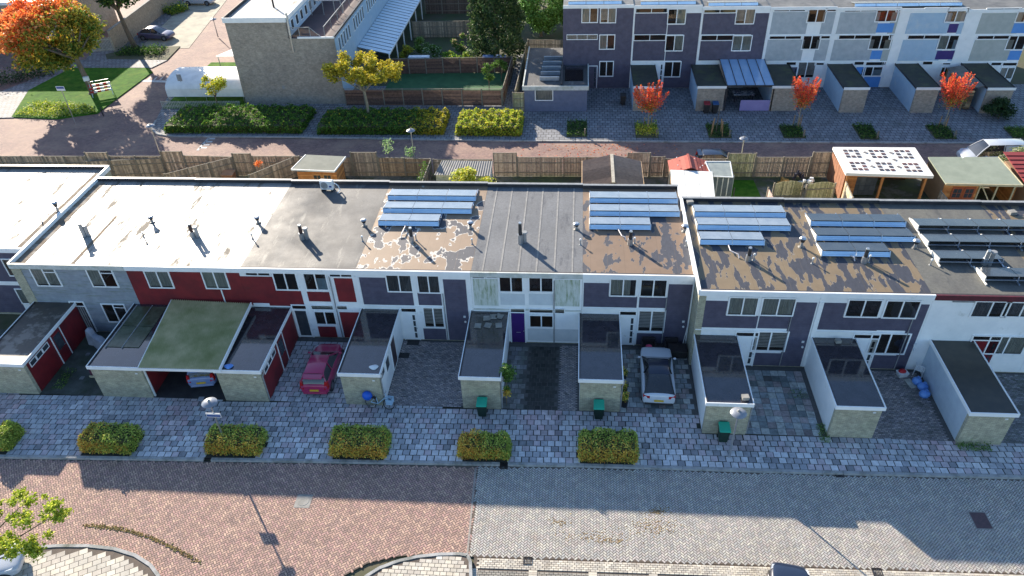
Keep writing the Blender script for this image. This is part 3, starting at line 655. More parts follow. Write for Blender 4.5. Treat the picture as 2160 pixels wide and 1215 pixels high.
def sheenroof(name, c1, c2, rlo, rhi, dirt, drough=None, dlo=0.56):
    if name in MATS: return MATS[name]
    m, n, l, b, o = nmat(name); v = pos(n, l)
    col = ramp(n, l, noise(n, l, pos(n, l, (1, 0.35, 1)), 0.9, 6, 0.65), [(0.35, c1), (0.68, c2)])
    dm = ramp(n, l, noise(n, l, pos(n, l, (2.2, 0.5, 1)), 0.7, 6, 0.7), [(dlo, 0.0), (dlo+0.1, 0.9)])
    col = mixc(n, l, dm, col, dirt)
    l.new(col, b.inputs['Base Color'])
    ro = ramp(n, l, noise(n, l, pos(n, l, (0.6, 0.6, 1)), 0.5, 5, 0.6), [(0.35, rlo), (0.65, rhi)])
    if drough: ro = mixc(n, l, dm, ro, (drough, drough, drough))
    l.new(ro, b.inputs['Roughness'])
    fine = ramp(n, l, noise(n, l, v, 7, 8, 0.85), [(0.32, 0.7), (0.68, 1.3)]); l.new(mixc(n, l, 1.0, col, fine, 'MULTIPLY'), b.inputs['Base Color'])
    b.inputs['Specular IOR Level'].default_value = 0.6
    bumpn(n, l, b, noise(n, l, v, 5, 4), 0.05, 0.02); MATS[name] = m; return m
SEAML = M('pale_seam', lin(142, 141, 138), lin(122, 121, 119), 3, 0.8)
WHITEROOF = sheenroof('pale_wet_roof', lin(150, 148, 143), lin(132, 130, 126), 0.36, 0.5, lin(100, 92, 80), 0.9, 0.535)
GREYROOF = sheenroof('grey_sheen_roof', lin(84, 85, 86), lin(66, 67, 69), 0.6, 0.82, lin(122, 120, 114))
SEAMROOF = sheenroof('grey_strip_roof', lin(104, 107, 111), lin(90, 93, 97), 0.75, 0.9, lin(70, 74, 82))
BROWN = lin(142, 120, 98); DPATCH = lin(56, 58, 66)
ROOF4 = roofmat('brown_roof_white_edged_patches', BROWN, DPATCH, lin(186, 182, 174), 0.52, 0.035, (1.2, 0.8, 1), 1.05, 39.5)
ROOF6 = roofmat('brown_roof_dark_patches', lin(130, 108, 88), DPATCH, lin(126, 116, 108), 0.53, 0.012, (1.6, 0.7, 1), 1.25, 40.5)
ROOF7 = roofmat('brown_roof_long_dark_patches', lin(126, 110, 86), lin(52, 54, 62), lin(128, 120, 108), 0.5, 0.012, (1.8, 0.55, 1), 1.1, None)
ROOF9 = sheenroof('dark_grey_roof', lin(98, 98, 92), lin(82, 82, 80), 0.7, 0.85, lin(70, 72, 72))
EDGE = M('dark_roof_edge', lin(64, 60, 62), lin(48, 47, 50), 2.5, 0.7)

def house(label, x0, x1, yf, yb, zr, deck, fascia, wallmat, frontmat, left_end=False, right_end=False, seams=None, dz=0.26, fh=0.36, rim_front=None):
    h = T('terraced_house', label, 'house', ((x0+x1)/2, yf, 0), 0, 'near terrace houses')
    h['x'] = 0; del h['x']
    MB().box(x0+0.004, yf+0.0, -0.1, x1-0.004, yb, zr-dz-0.01).build('wall', wallmat, h)
    MB().box(x0+0.006, yf-0.04, 0.08, x1-0.006, yf-0.002, zr-fh-0.004).build('front_board', frontmat, h)
    r = MB().box(x0+0.003, yf-0.02, zr-dz-0.009, x1-0.003, yb-0.1, zr-dz).build('roof', deck, h)
    if seams:
        for sx in seams: MB().box(sx-0.05, yf+0.12, zr-dz+0.001, sx+0.05, yb-0.22, zr-dz+0.014).build('roofing_strip_seam', SEAML, r)
    MB().box(x0+0.002, yb-0.14, zr-dz-0.2, x1-0.002, yb+0.04, zr-0.03).build('parapet', EDGE, h)
    MB().box(x0+0.002, yb-0.16, zr-0.029, x1-0.002, yb+0.06, zr).build('coping', PVCG, h)
    MB().box(x0+0.002, yf-0.04, zr-dz+0.001, x1-0.002, yf+0.10, zr-0.05).build('roof_edge', rim_front or EDGE, h)
    MB().box(x0+0.002, yf-0.14, zr-fh, x1-0.002, yf-0.041, zr-0.02).build('fascia', fascia, h)
    if left_end: MB().box(x0-0.06, yf-0.06, zr-fh, x0+0.06, yb+0.05, zr-0.005).build('end_fascia', WHITE, h)
    if right_end: MB().box(x1-0.06, yf-0.06, zr-fh, x1+0.06, yb+0.05, zr-0.005).build('end_fascia', WHITE, h)
    return h
XB = [-34.45, -27.05, -19.95, -12.88, -5.97, 0.55, 6.93]
FL = YL-0.04
ZR = 5.45
# house 0: set back, only its right end is in the picture
h0 = house('set-back house at the far left edge with glaring white roof', -43.5, -34.55, 36.3, 47.0, 5.45, WHITEROOF, WHITE, BRICKG, DARKCLAD, right_end=True)
for (a, b, c, d) in ((-36.4, 3.2, -34.9, 4.6),): window(h0, a, b, c, d, 36.26, 2, 'room')
window(h0, -36.6, 0.9, -34.9, 2.2, 36.26, 2, 'curtain'); panel(h0, -36.6, 0.1, -34.9, 0.85, 36.26, WHITE)
panel(h0, -43.4, 2.45, -34.6, 2.75, 36.26, WHITE, 0.03)
# house 1: grey-blue
h1 = house('grey-blue boarded house at the left end with glaring white roof', XB[0], XB[1], YL, 45.25, ZR, WHITEROOF, WHITEG, BRICKG, GREYCLAD, left_end=True)
MB().box(XB[0]+0.0, YL-0.075, 0, XB[0]+0.62, YL-0.042, ZR-0.37).build('brick_pier', BRICKG, h1)
for r_, n_ in (((215, 85, 480, 228), 'shade'), ((640, 92, 905, 235), ['shade', 'brown'])): window(h1, *rect(C1, *r_, FL), FL, 2, n_, top=0.22)
window(h1, *rect(C1, 757, 355, 1000, 500, FL), FL, 2, ['room', 'room'], top=0.2)
a = rect(C1, 505, 338, 755, 598, FL); door(h1, a[0]+0.1, 0.05, a[2], a[3], FL, M('dark_door', lin(60, 60, 66), lin(50, 50, 56), 2, 0.4), 3, trans=0.28)
STRIP = M('brown_roof_dirt', lin(128, 112, 94), lin(104, 94, 82), 1.5, 0.95, dirt=lin(150, 144, 134), dscale=1.2, dlo=.5, dhi=.6)
MB().box(XB[0]+.07, YL+.2, ZR-.258, XB[0]+.75, 44.9, ZR-.25).build('gutter_strip', STRIP, h1)
for px_, ya_, yb_ in ((-30.6, 35.0, 40.5),): MB().box(px_-.12, ya_, ZR-.258, px_+.12, yb_, ZR-.25).build('roofing_strip_seam', STRIP, h1)
MB().box(-35.3, 36.6, ZR-.258, -34.75, 46.7, ZR-.25).build('gutter_strip', STRIP, h0)
# house 2: red, carport in front
h2 = house('red panelled house behind the corrugated carport', XB[1], XB[2], YL, 45.2, ZR, WHITEROOF, WHITE, BRICKG, REDCLAD)
window(h2, *rect(C1, 1078, 105, 1322, 242, FL), FL, 2, 'shade'); window(h2, *rect(C1, 1508, 108, 1742, 248, FL), FL, 2, 'shade')
p = gy(*C1(1640, 250), FL); pipe(h2, p[0]+0.25, 2.7, p[2], FL, WHITE)
# house 3: red, with white window bands
h3 = house('red panelled house with white window band above the magenta car', XB[2], XB[3], YL, 45.1, ZR, GREYROOF, WHITE, BRICKG, WHITE)
def P3(c, *r): return rect(c, *r, FL)
a = P3(C2, -60, 155, 565, 378); b = P3(C2, 330, 115, 550, 258)
panel(h3, XB[2]+0.01, a[1], b[0]-0.05, P3(C2, 125, 150, 200, 160)[3]-0.02, FL, REDCLAD); panel(h3, b[0]-0.05, a[1], P3(C2, 0, 0, 562, 300)[2], b[1]-0.06, FL, REDCLAD)
panel(h3, XB[2]+0.01, 0.1, b[0]+0.3, a[1]-0.15, FL, REDCLAD)
panel(h3, *P3(C2, 598, 268, 782, 343), FL, REDCLAD); panel(h3, *P3(C2, 800, 166, 975, 346), FL, REDCLAD)
window(h3, *P3(C2, 125, 107, 330, 150), FL, 2, 'room', fw=0.06); window(h3, b[0], b[1], b[2], b[3], FL, 2, ['room', 'room'])
window(h3, *P3(C2, 560, 118, 772, 258), FL, 2, ['room', 'low']); window(h3, *P3(C2, 760, 118, 945, 160), FL, 2, 'room', fw=0.06)
window(h3, *P3(C2, 625, 365, 805, 405), FL, 1, 'curtain', fw=0.05); window(h3, *P3(C2, 818, 368, 910, 404), FL, 1, 'curtain', fw=0.05)
window(h3, *P3(C2, 645, 410, 832, 518), FL, 2, 'room')
a = P3(C2, 470, 362, 662, 625); door(h3, a[0]+0.05, 0.05, a[2], a[3], FL, WHITE, 2, trans=0.26)
a = P3(C2, 680, 530, 838, 640); panel(h3, a[0], 0.08, a[2], a[3], FL, REDCLAD)
a = P3(C2, 842, 422, 1010, 630); panel(h3, a[0], 0.08, XB[3]-0.05, a[3], FL, REDCLAD)
a = P3(C2, 195, 352, 322, 378); panel(h3, *a, FL-0.015, WHITE, 0.03, 'vent_grille')
p = gy(*C2(785, 250), FL); pipe(h3, p[0]+0.03, 0.1, 4.9, FL, PVCG, 0.035)
# houses 4, 6, 7, 8: anthracite cladding with white trim
def dark_house(h, c, yf, x0, x1, P1, W1, W2, P2, P3r, D, WG, PG, ins, gins, band):
    fl = yf-0.04; q = lambda r: rect(c, *r, fl)
    w1, w2, p1, p2, p3 = q(W1), q(W2), q(P1), q(P2), q(P3r)
    sh_ = max(0, .16-(w2[0]-w1[2]))/2; w1 = (w1[0], w1[1], w1[2]-sh_, w1[3]); w2 = (w2[0]+sh_, w2[1], w2[2], w2[3])
    z1 = w1[1]-0.02
    panel(h, p1[0], p1[1], p1[2]-0.03, z1, fl, DARKCLAD); panel(h, p1[0], z1, w1[0]-0.02, p1[3], fl, DARKCLAD)
    panel(h, p2[0], p2[1], p2[2], w2[1]-0.02, fl, DARKCLAD)
    panel(h, p3[0], 0.1, min(p3[2], x1-0.1), p3[3], fl, DARKCLAD)
    window(h, *w1, fl, 2, ins[0]); window(h, *w2, fl, 2, ins[1])
    d_ = q(D); door(h, d_[0], 0.05, d_[2], d_[3], fl, WHITE, 1, trans=0.25)
    wg = q(WG); window(h, *wg, fl, 2, gins, fw=0.085)
    pg = q(PG); panel(h, pg[0], 0.1, pg[2], pg[3], fl, DARKCLAD)
    panel(h, x0+0.05, q(band)[1], p3[0]-0.12, q(band)[3], fl, WHITE, 0.04, 'trim_board')
    xp = (w2[2]+p3[0])/2; pipe(h, xp, 0.1, w2[1], fl, PVCG, 0.03)
    # the neighbour-side trim
    panel(h, x0+0.01, 0.1, p1[0]-0.02, p1[3]+0.05, fl, WHITE, 0.03, 'trim_board')
    lx = (p3[0]+min(p3[2], x1-0.1))/2+0.35
    MB().box(lx, fl-0.05, 1.95, lx+0.14, fl-0.016, 2.09).build('number_plate', PLASTICW, h)
    MB().ball((lx+0.1, fl-0.07, 1.65), 0.07).build('wall_lamp', PLASTICW, h)
h4 = house('anthracite house with brown patched roof between the red house and the white house', XB[3], XB[4], YL, 45.0, ZR, ROOF4, WHITE, BRICKG, WHITE)
dark_house(h4, C2, YL, XB[3], XB[4], (990, 160, 1412, 372), (1185, 130, 1405, 272), (1420, 138, 1612, 280), (1432, 285, 1618, 372), (1622, 175, 1835, 640), (1300, 385, 1460, 630), (1465, 380, 1645, 540), (1475, 545, 1655, 640), ['dark_curtain', 'dark_curtain'], 'blind', (985, 368, 1600, 388))
h6 = house('anthracite house behind the parked white car', XB[5], XB[6], YL, 44.8, ZR, ROOF6, WHITE, BRICKG, WHITE, right_end=True)
dark_house(h6, C3, YL, XB[5], XB[6], (985, 190, 1362, 368), (1170, 150, 1362, 288), (1382, 155, 1570, 292), (1380, 297, 1565, 370), (1590, 200, 1765, 630), (1235, 385, 1345, 615), (1372, 380, 1552, 540), (1362, 548, 1540, 630), [['curtain', 'half_curtain'], 'room'], 'blind', (985, 366, 1560, 384))
# house 5: white boards
h5 = house('white boarded house with purple front door', XB[4], XB[5], YL, 44.9, ZR, SEAMROOF, WHITEG, BRICKG, WHITE, seams=[-5.3, -4.25, -3.2, -2.15, -1.1, -0.05])
WBOARD = MSLAT('white_vertical_boards', lin(206, 212, 206), lin(190, 198, 190), 0.09, 0, 0.6, 0.5, stain=lin(112, 132, 80), sc=1.1, slo=0.48, shi=0.66, sst=(6, 1, 0.8))
WBOARD2 = MSLAT('clean_white_vertical_boards', lin(204, 212, 216), lin(194, 202, 208), 0.09, 0, 0.6, 0.5)
for r_, m_ in (((192, 162, 378, 352), WBOARD), ((388, 266, 565, 348), WBOARD2), ((592, 268, 763, 350), WBOARD2), ((778, 168, 952, 358), WBOARD)): panel(h5, *rect(C3, *r_, FL), FL, m_, 0.02)
for r_ in ((185, 132, 280, 158), (288, 134, 370, 158), (772, 144, 850, 165), (856, 144, 950, 165)): window(h5, *rect(C3, *r_, FL), FL, 1, 'room', fw=0.045)
window(h5, *rect(C3, 374, 134, 556, 258, FL), FL, 2, 'brown'); window(h5, *rect(C3, 586, 138, 770, 258, FL), FL, 2, ['brown', 'room'])
a = rect(C3, 455, 366, 575, 603, FL); door(h5, a[0], 0.05, a[2], a[3], FL, PURPLE, 0, trans=0.24)
b = rect(C3, 505, 532, 535, 545, FL); MB().box(b[0], FL-0.05, 0.85, b[2], FL-0.036, 0.9).build('letter_slot', METAL, h5)
window(h5, *rect(C3, 592, 370, 768, 406, FL), FL, 1, 'brown', fw=0.05); window(h5, *rect(C3, 592, 414, 770, 510, FL), FL, 2, ['brown', 'brown'], frame=WHITE)
window(h5, *rect(C3, 774, 370, 850, 408, FL), FL, 1, 'room', fw=0.05)
for z_ in (2.5, ): panel(h5, XB[4]+0.05, z_+0.1, XB[5]-0.05, z_+0.2, FL, WHITEG, 0.04, 'trim_board')
panel(h5, *rect(C3, 583, 515, 945, 608, FL), FL, MSLAT('white_brick_front', lin(206, 210, 212), lin(194, 200, 204), 0.075, 2, 0.6, 0.25), 0.012)
p = gy(*C3(772, 300), FL); pipe(h5, p[0], 0.1, 4.9, FL, PVCG, 0.035)
# right block, one step nearer
XR = [6.95, 13.45, 19.35, 25.55, 32.0]; ZR2 = 5.62; FR2 = YR-0.04
h7 = house('anthracite house at the step of the terrace, first of the right block', XR[0], XR[1], YR, 42.95, ZR2, ROOF7, WHITE, BRICKG, WHITE, left_end=True)
dark_house(h7, C4, YR, XR[0], XR[1], (197, 157, 512, 328), (345, 130, 522, 250), (538, 135, 736, 252), (532, 257, 700, 330), (742, 167, 903, 570), (385, 345, 490, 545), (500, 340, 686, 470), (490, 478, 650, 565), ['curtain', 'curtain'], 'blind', (170, 330, 690, 348))
MB().box(XR[0]-0.0, YR-0.075, 0, XR[0]+0.4, YR-0.042, ZR2-0.37).build('brick_pier', BRICKG, h7)
h8 = house('anthracite house with plain dark windows beside the white house with burgundy fascia', XR[1], XR[2], YR, 42.9, ZR2, ROOF7, WHITE, BRICKG, WHITE)
dark_house(h8, C4, YR, XR[1], XR[2], (932, 170, 1255, 343), (1080, 145, 1282, 262), (1292, 150, 1490, 268), (1268, 272, 1440, 343), (1492, 180, 1665, 575), (1112, 358, 1218, 540), (1225, 352, 1420, 488), (1205, 492, 1375, 572), ['room', 'room'], 'room', (890, 343, 1430, 360))
h9 = house('white house with burgundy fascia at the right edge', XR[2], XR[3], YR, 42.85, ZR2, ROOF9, BURG, BRICKG, WHITE)
window(h9, *rect(C4, 1862, 155, 2040, 262, FR2), FR2, 2, ['dark_curtain', 'room']); window(h9, *rect(C4, 2052, 160, 2240, 262, FR2), FR2, 2, ['dark_curtain', 'curtain'])
window(h9, *rect(C4, 1955, 370, 2140, 490, FR2), FR2, 2, ['curtain', 'curtain']); a = rect(C4, 1845, 368, 1940, 560, FR2); door(h9, a[0], 0.05, a[2], a[3], FR2, M('red_door', lin(120, 24, 34), lin(104, 22, 30), 2, 0.4), 1, trans=0.25)
panel(h9, *rect(C4, 1720, 160, 1870, 168, FR2), FR2, PVCG, 0.05, 'trim_board')
h10 = house('house past the right edge of the photo, only its roof corner showing', XR[3], XR[4], YR, 42.8, ZR2, ROOF7, WHITE, BRICKG, WHITE)
window(h10, 27, 3.4, 28.6, 4.7, FR2, 2, 'room')

# ---- garages
def garage(label, x0, x1, yf, yb, h, left=None, right=None, roof=None, plate=True, dp=None, front=None):
    g_ = T('garage', label, 'garage', ((x0+x1)/2, yf, 0), 0, 'garages in front of the near terrace')
    front = front or BRICKG; left = left or WHITE; right = right or WHITE
    MB().box(x0, yf, -0.02, x1, yf+0.22, h-0.2).build('front_wall', front, g_)
    wl = MB().box(x0, yf+0.222, -0.02, x0+0.12, yb, h-0.2).build('side_wall', left, g_); wr = MB().box(x1-0.12, yf+0.222, -0.02, x1, yb, h-0.2).build('side_wall', right, g_)
    MB().box(x0+0.122, yf+0.224, -0.02, x1-0.122, yb, 0.03).build('floor_slab', CONC, g_)
    MB().box(x0-0.05, yf-0.05, h-0.2+0.002, x1+0.05, yb, h-0.07).build('roof', roof or BITU, g_)
    mb = MB(); mb.box(x0-0.1, yf-0.1, h-0.24, x1+0.1, yf-0.052, h); mb.build('fascia', WHITE, g_)
    mb = MB(); mb.box(x0-0.1, yf-0.05, h-0.22, x0-0.052, yb, h-0.002).build('fascia', WHITE, g_)
    MB().box(x1+0.052, yf-0.05, h-0.22, x1+0.1, yb, h-0.002).build('fascia', WHITE, g_)
    mb = MB(); mb.box(x0-0.05, yf-0.051, h-0.069, x0+0.01, yb, h-0.02).build('roof_kerb', EDGE, g_)
    if plate: MB().box(x1-0.42, yf-0.02, 1.9, x1-0.28, yf-0.001, 1.99).build('number_plate', PLASTICW, g_)
    if dp: MB().tube([(x1+0.16, yf+0.1, h-0.1), (x1+0.16, yf+0.1, h-0.35), (x1+0.06, yf+0.06, h-0.55), (x1+0.05, yf+0.06, 0.03)], 0.04, 8).build('downpipe', PVCG, g_)
    return g_
def side_red(g_, x, y0, y1, zt):
    """right side of a garage: red panels, a window strip and a door"""
    MB().box(x+0.001, y0, 0.05, x+0.03, y1, zt).build('panel', REDCLAD, g_)
    yw = y0+0.15
    for k in range(3):
        f = MB(); a = yw+k*0.62
        f.box(x+0.031, a, 1.75, x+0.06, a+0.6, 1.8); f.box(x+0.031, a, 2.1, x+0.06, a+0.6, 2.15); f.box(x+0.031, a, 1.8, x+0.06, a+0.05, 2.1); f.box(x+0.031, a+0.55, 1.8, x+0.06, a+0.6, 2.1)
        o = f.build('window', WHITE, g_); MB().box(x+0.031, a+0.05, 1.8, x+0.045, a+0.55, 2.1).build('pane', M('dark_door_glass', (0.06, 0.07, 0.08), (0.04, 0.05, 0.06), 3, 0.1), o)
    a = y0+2.3; f = MB(); f.box(x+0.031, a, 0.03, x+0.07, a+0.07, zt); f.box(x+0.031, a+0.95, 0.03, x+0.07, a+1.02, zt)
    o = f.build('door', WHITE, g_); MB().box(x+0.031, a+0.07, 0.03, x+0.05, a+0.95, zt-0.05).build('leaf', REDCLAD, o)
    MB().box(x+0.051, a+0.2, 0.95, x+0.058, a+0.82, zt-0.2).build('pane', M('dark_door_glass', (0.06, 0.07, 0.08), (0.04, 0.05, 0.06), 3, 0.1), o)
    MB().bar((x+0.08, a+0.85, 1.0), (x+0.08, a+0.7, 1.0), 0.03).build('handle', METAL, o)
GX = lambda px, py: float(gz(px, py, 0)[0])
BROWNROOF = M('brown_felt_roof', lin(78, 70, 62), lin(62, 58, 54), 2, 0.5, dirt=lin(120, 112, 104), dscale=0.5, dlo=0.5, dhi=0.56)
x1 = GX(78, 838); ga = garage('brick garage at the left edge with red side and strip windows', x1-2.6, x1, 28.98, 34.6, 2.5, right=REDCLAD, roof=BROWNROOF); side_red(ga, x1, 29.25, 34.5, 2.2)
x0b, x1b = GX(213, 845), GX(318, 848); gb = garage('brick garage at the left of the corrugated carport', x0b, x1b, 28.98, 34.6, 2.5, left=REDCLAD, right=REDCLAD)
x0c, x1c = GX(475, 848), GX(567, 849); gc = garage('brick garage at the right of the corrugated carport with red side', x0c, x1c, 28.98, 34.6, 2.5, right=REDCLAD, dp=True); side_red(gc, x1c, 29.25, 34.5, 2.2)
x0, x1 = GX(731, 853), GX(811, 856); g3 = garage('garage with a blue-covered bicycle leaning at its front', x0, x1, 28.98, 34.6, 2.53, dp=True)
dg = M('dark_door_glass', (0.06, 0.07, 0.08), (0.04, 0.05, 0.06), 3, 0.1)
for (a, b, c, d, m_) in ((30.4, 31.1, 1.2, 2.0, dg), (31.8, 32.7, 0.1, 2.1, M('brown_door', lin(74, 58, 62), lin(62, 50, 54), 2, 0.4)), (29.5, 30.0, 1.7, 2.1, dg)):
    f = MB(); f.box(x1+0.001, a-0.06, c-0.06, x1+0.035, b+0.06, c); f.box(x1+0.001, a-0.06, d, x1+0.035, b+0.06, d+0.06); f.box(x1+0.001, a-0.06, c, x1+0.035, a, d); f.box(x1+0.001, b, c, x1+0.035, b+0.06, d)
    o = f.build('window', WHITE, g3); MB().box(x1+0.001, a, c, x1+0.02, b, d).build('pane', m_, o)
XG3 = (x0, x1)
x0, x1 = GX(978, 857), GX(1058, 859); g4 = garage('garage with green wheelie bin left of the mossy driveway', x0, x1, 28.98, 34.6, 2.53, dp=True, plate=False); XG4 = (x0, x1)
x0, x1 = GX(1221.6, 863), GX(1306, 865); g5 = garage('garage with green wheelie bin next to the white car', x0, x1, 29.05, 34.6, 2.53, dp=True); XG5 = (x0, x1)
x0, x1 = GX(1480.5, 911), GX(1571, 914); g6 = garage('garage with green wheelie bin and street lamp, right of the terrace step', x0, x1, 27.72, 33.05, 2.42, dp=True, plate=False); XG6 = (x0, x1)
x0, x1 = GX(1744, 918), GX(1838, 922); g7 = garage('plain garage with smooth white side wall, second from the right', x0, x1, 27.76, 33.05, 2.42); XG7 = (x0, x1)
x0, x1 = GX(2012, 926), GX(2104, 929); g8 = garage('garage with white boarded side at the right edge', x0, x1, 27.6, 33.05, 2.42, left=MSLAT('white_horizontal_boards', lin(190, 204, 214), lin(180, 194, 206), 0.3, 2, 0.5, 0.7), roof=M('dull_felt_roof', lin(66, 64, 56), lin(54, 54, 50), 2, 0.35)); XG8 = (x0, x1)
# skylight on the carport-side garage roof, and slabs kept on the next garage roof
SKY = M('dirty_rooflight', lin(92, 98, 80), lin(70, 78, 62), 2, 0.25, dirt=lin(60, 66, 44), dscale=1.2, dlo=0.45, dhi=0.65)
sk = T('rooflight', 'long dirty rooflight on the garage left of the carport', 'rooflight', ((x0b+x1b)/2, 32, 2.43))
for k in range(2):
    for j in range(2):
        xa = x0b+0.25+k*1.0; MB().box(xa, 30.6+j*1.9, 2.431, xa+0.95, 32.45+j*1.9, 2.47).build('pane', SKY, sk)
f = MB(); f.box(x0b+0.18, 30.5, 2.431, x0b+0.24, 34.45, 2.5); f.box(x0b+1.205, 30.5, 2.431, x0b+1.245, 34.45, 2.5); f.build('frame', PVCG, sk)
for (px, py, w_) in ((1027, 671, 0.42), (1041, 668, 0.42), (1054, 667, 0.42), (1008, 687, 0.38), (1029, 686, 0.38), (1052, 686, 0.38)):
    c = gz(px, py, 2.5); tag(MB().obox((c[0], c[1], 2.5), (w_, 0.4, 0.05), random.uniform(-0.3, 0.3)).build('stone_slab', CONC, origin=(c[0], c[1], 2.475)), 'loose grey paving slab on the garage roof by the purple door', 'slab', 'slabs lying on the garage roof')
for (px, py, y_, l_) in ((1768, 719, 0.3, 'small pale slab on the roof of the plain white garage'), (1433, 833, 0.3, None), (1572, 838, 0.36, 'mossy stone block at the front corner of the lamp garage roof')):
    if l_: c = gz(px, py, 2.45); tag(MB().obox((c[0], c[1], 2.45), (y_, y_*0.8, 0.2), 0.1).build('stone_block', CONC, origin=(c[0], c[1], 2.35)), l_, 'stone')
# ---- carport
CORR = M('mossy_corrugated_sheet', lin(206, 196, 156), lin(180, 174, 132), 1.2, 0.5, dirt=lin(140, 146, 92), dscale=0.5, dlo=0.45, dhi=0.75)
cp = T('carport', 'carport with mossy corrugated roof between two garages', 'carport', ((x1b+x0c)/2, 29.1, 0))
A = gz(362, 632, 2.95); B = gz(529, 640, 2.95); C_ = gz(462, 780, 2.62); D = gz(291, 776, 2.62)
nx = 150; mb = MB(); rows = []
for j in range(13):
    t_ = j/12; row = []
    for i in range(nx+1):
        s_ = i/nx; p = (D*(1-s_)+C_*s_)*(1-t_)+(A*(1-s_)+B*s_)*t_
        row.append((p[0], p[1], p[2]+0.05*math.sin(i*2*math.pi/4)+(0.008 if j in (4, 8) else 0)))
    rows.append(row)
mb.loft(rows, close=False, caps=False); mb.build('corrugated_roof', CORR, cp, smooth=True)
MB().bar(D+np.array([-0.05, 0, -0.1]), C_+np.array([0.05, 0, -0.1]), 0.05, 0.18).build('front_beam', WHITE, cp)
MB().bar(C_+np.array([0.03, 0, -0.02]), B+np.array([0.03, 0, -0.02]), 0.06, 0.22).build('side_beam', WHITE, cp); MB().bar(D+np.array([-0.03, 0, -0.06]), A+np.array([-0.03, 0, -0.06]), 0.05, 0.12).build('side_beam', WHITE, cp)
for k in (0.12, 0.4, 0.7):
    MB().bar(D*(1-k)+A*k+np.array([0, 0, -0.12]), C_*(1-k)+B*k+np.array([0, 0, -0.12]), 0.06, 0.1).build('rafter', WHITE, cp)
MB().box(x1b+0.02, 29.1, 0, x1b+0.1, 29.18, 2.5).build('post', WHITE, cp)
# ================================================================ leaves
LEAF = MC('leaf_faces', 0.55, 0.18, 3, 0, trans=0.35, spec=0.3)
BARK = M('grey_bark', lin(116, 106, 90), lin(88, 80, 70), 6, 0.95, bump=0.5, bscale=30, stretch=(1, 1, 0.3))
LIGHTBLOCK = M('hedge_light_block', lin(76, 74, 46), lin(60, 64, 40), 6, 0.95)
def leaves(name, P, size, C, parent=None, origin=None, up=0.5, aspect=0.62):
    n = len(P); N = RNG.normal(0, 1, (n, 3)); N[:, 2] = np.abs(N[:, 2])+up; N /= np.linalg.norm(N, axis=1)[:, None]
    T1 = np.cross(N, RNG.normal(0, 1, (n, 3))); T1 /= np.linalg.norm(T1, axis=1)[:, None]; T2 = np.cross(N, T1)
    s = size*RNG.uniform(0.65, 1.35, (n, 1)); a = T1*s*0.5; b = T2*s*0.5*aspect; dr = N*s*0.14
    V = np.stack([P-a-dr, P-b*1.0+dr*0.4, P+a-dr, P+b+dr*0.4], axis=1).reshape(-1, 3)
    Q = np.arange(n*4).reshape(-1, 4)
    return npmesh(name, V, Q, C, LEAF, parent, origin if origin is not None else (0, 0, 0))
def blob(c, r, n, shell=0.55):
    d = RNG.normal(0, 1, (n, 3)); d /= np.linalg.norm(d, axis=1)[:, None]
    rad = (shell+(1-shell)*RNG.random((n, 1)))*RNG.uniform(0.82, 1.08, (n, 1)); return np.array(c)+d*rad*np.array(r)
G_HEDGE = [lin(180, 196, 92), lin(156, 178, 80), lin(200, 210, 108), lin(130, 152, 68)]
G_AUT = [lin(236, 196, 88), lin(222, 162, 78), lin(242, 216, 110), lin(194, 160, 76), lin(210, 196, 90)]
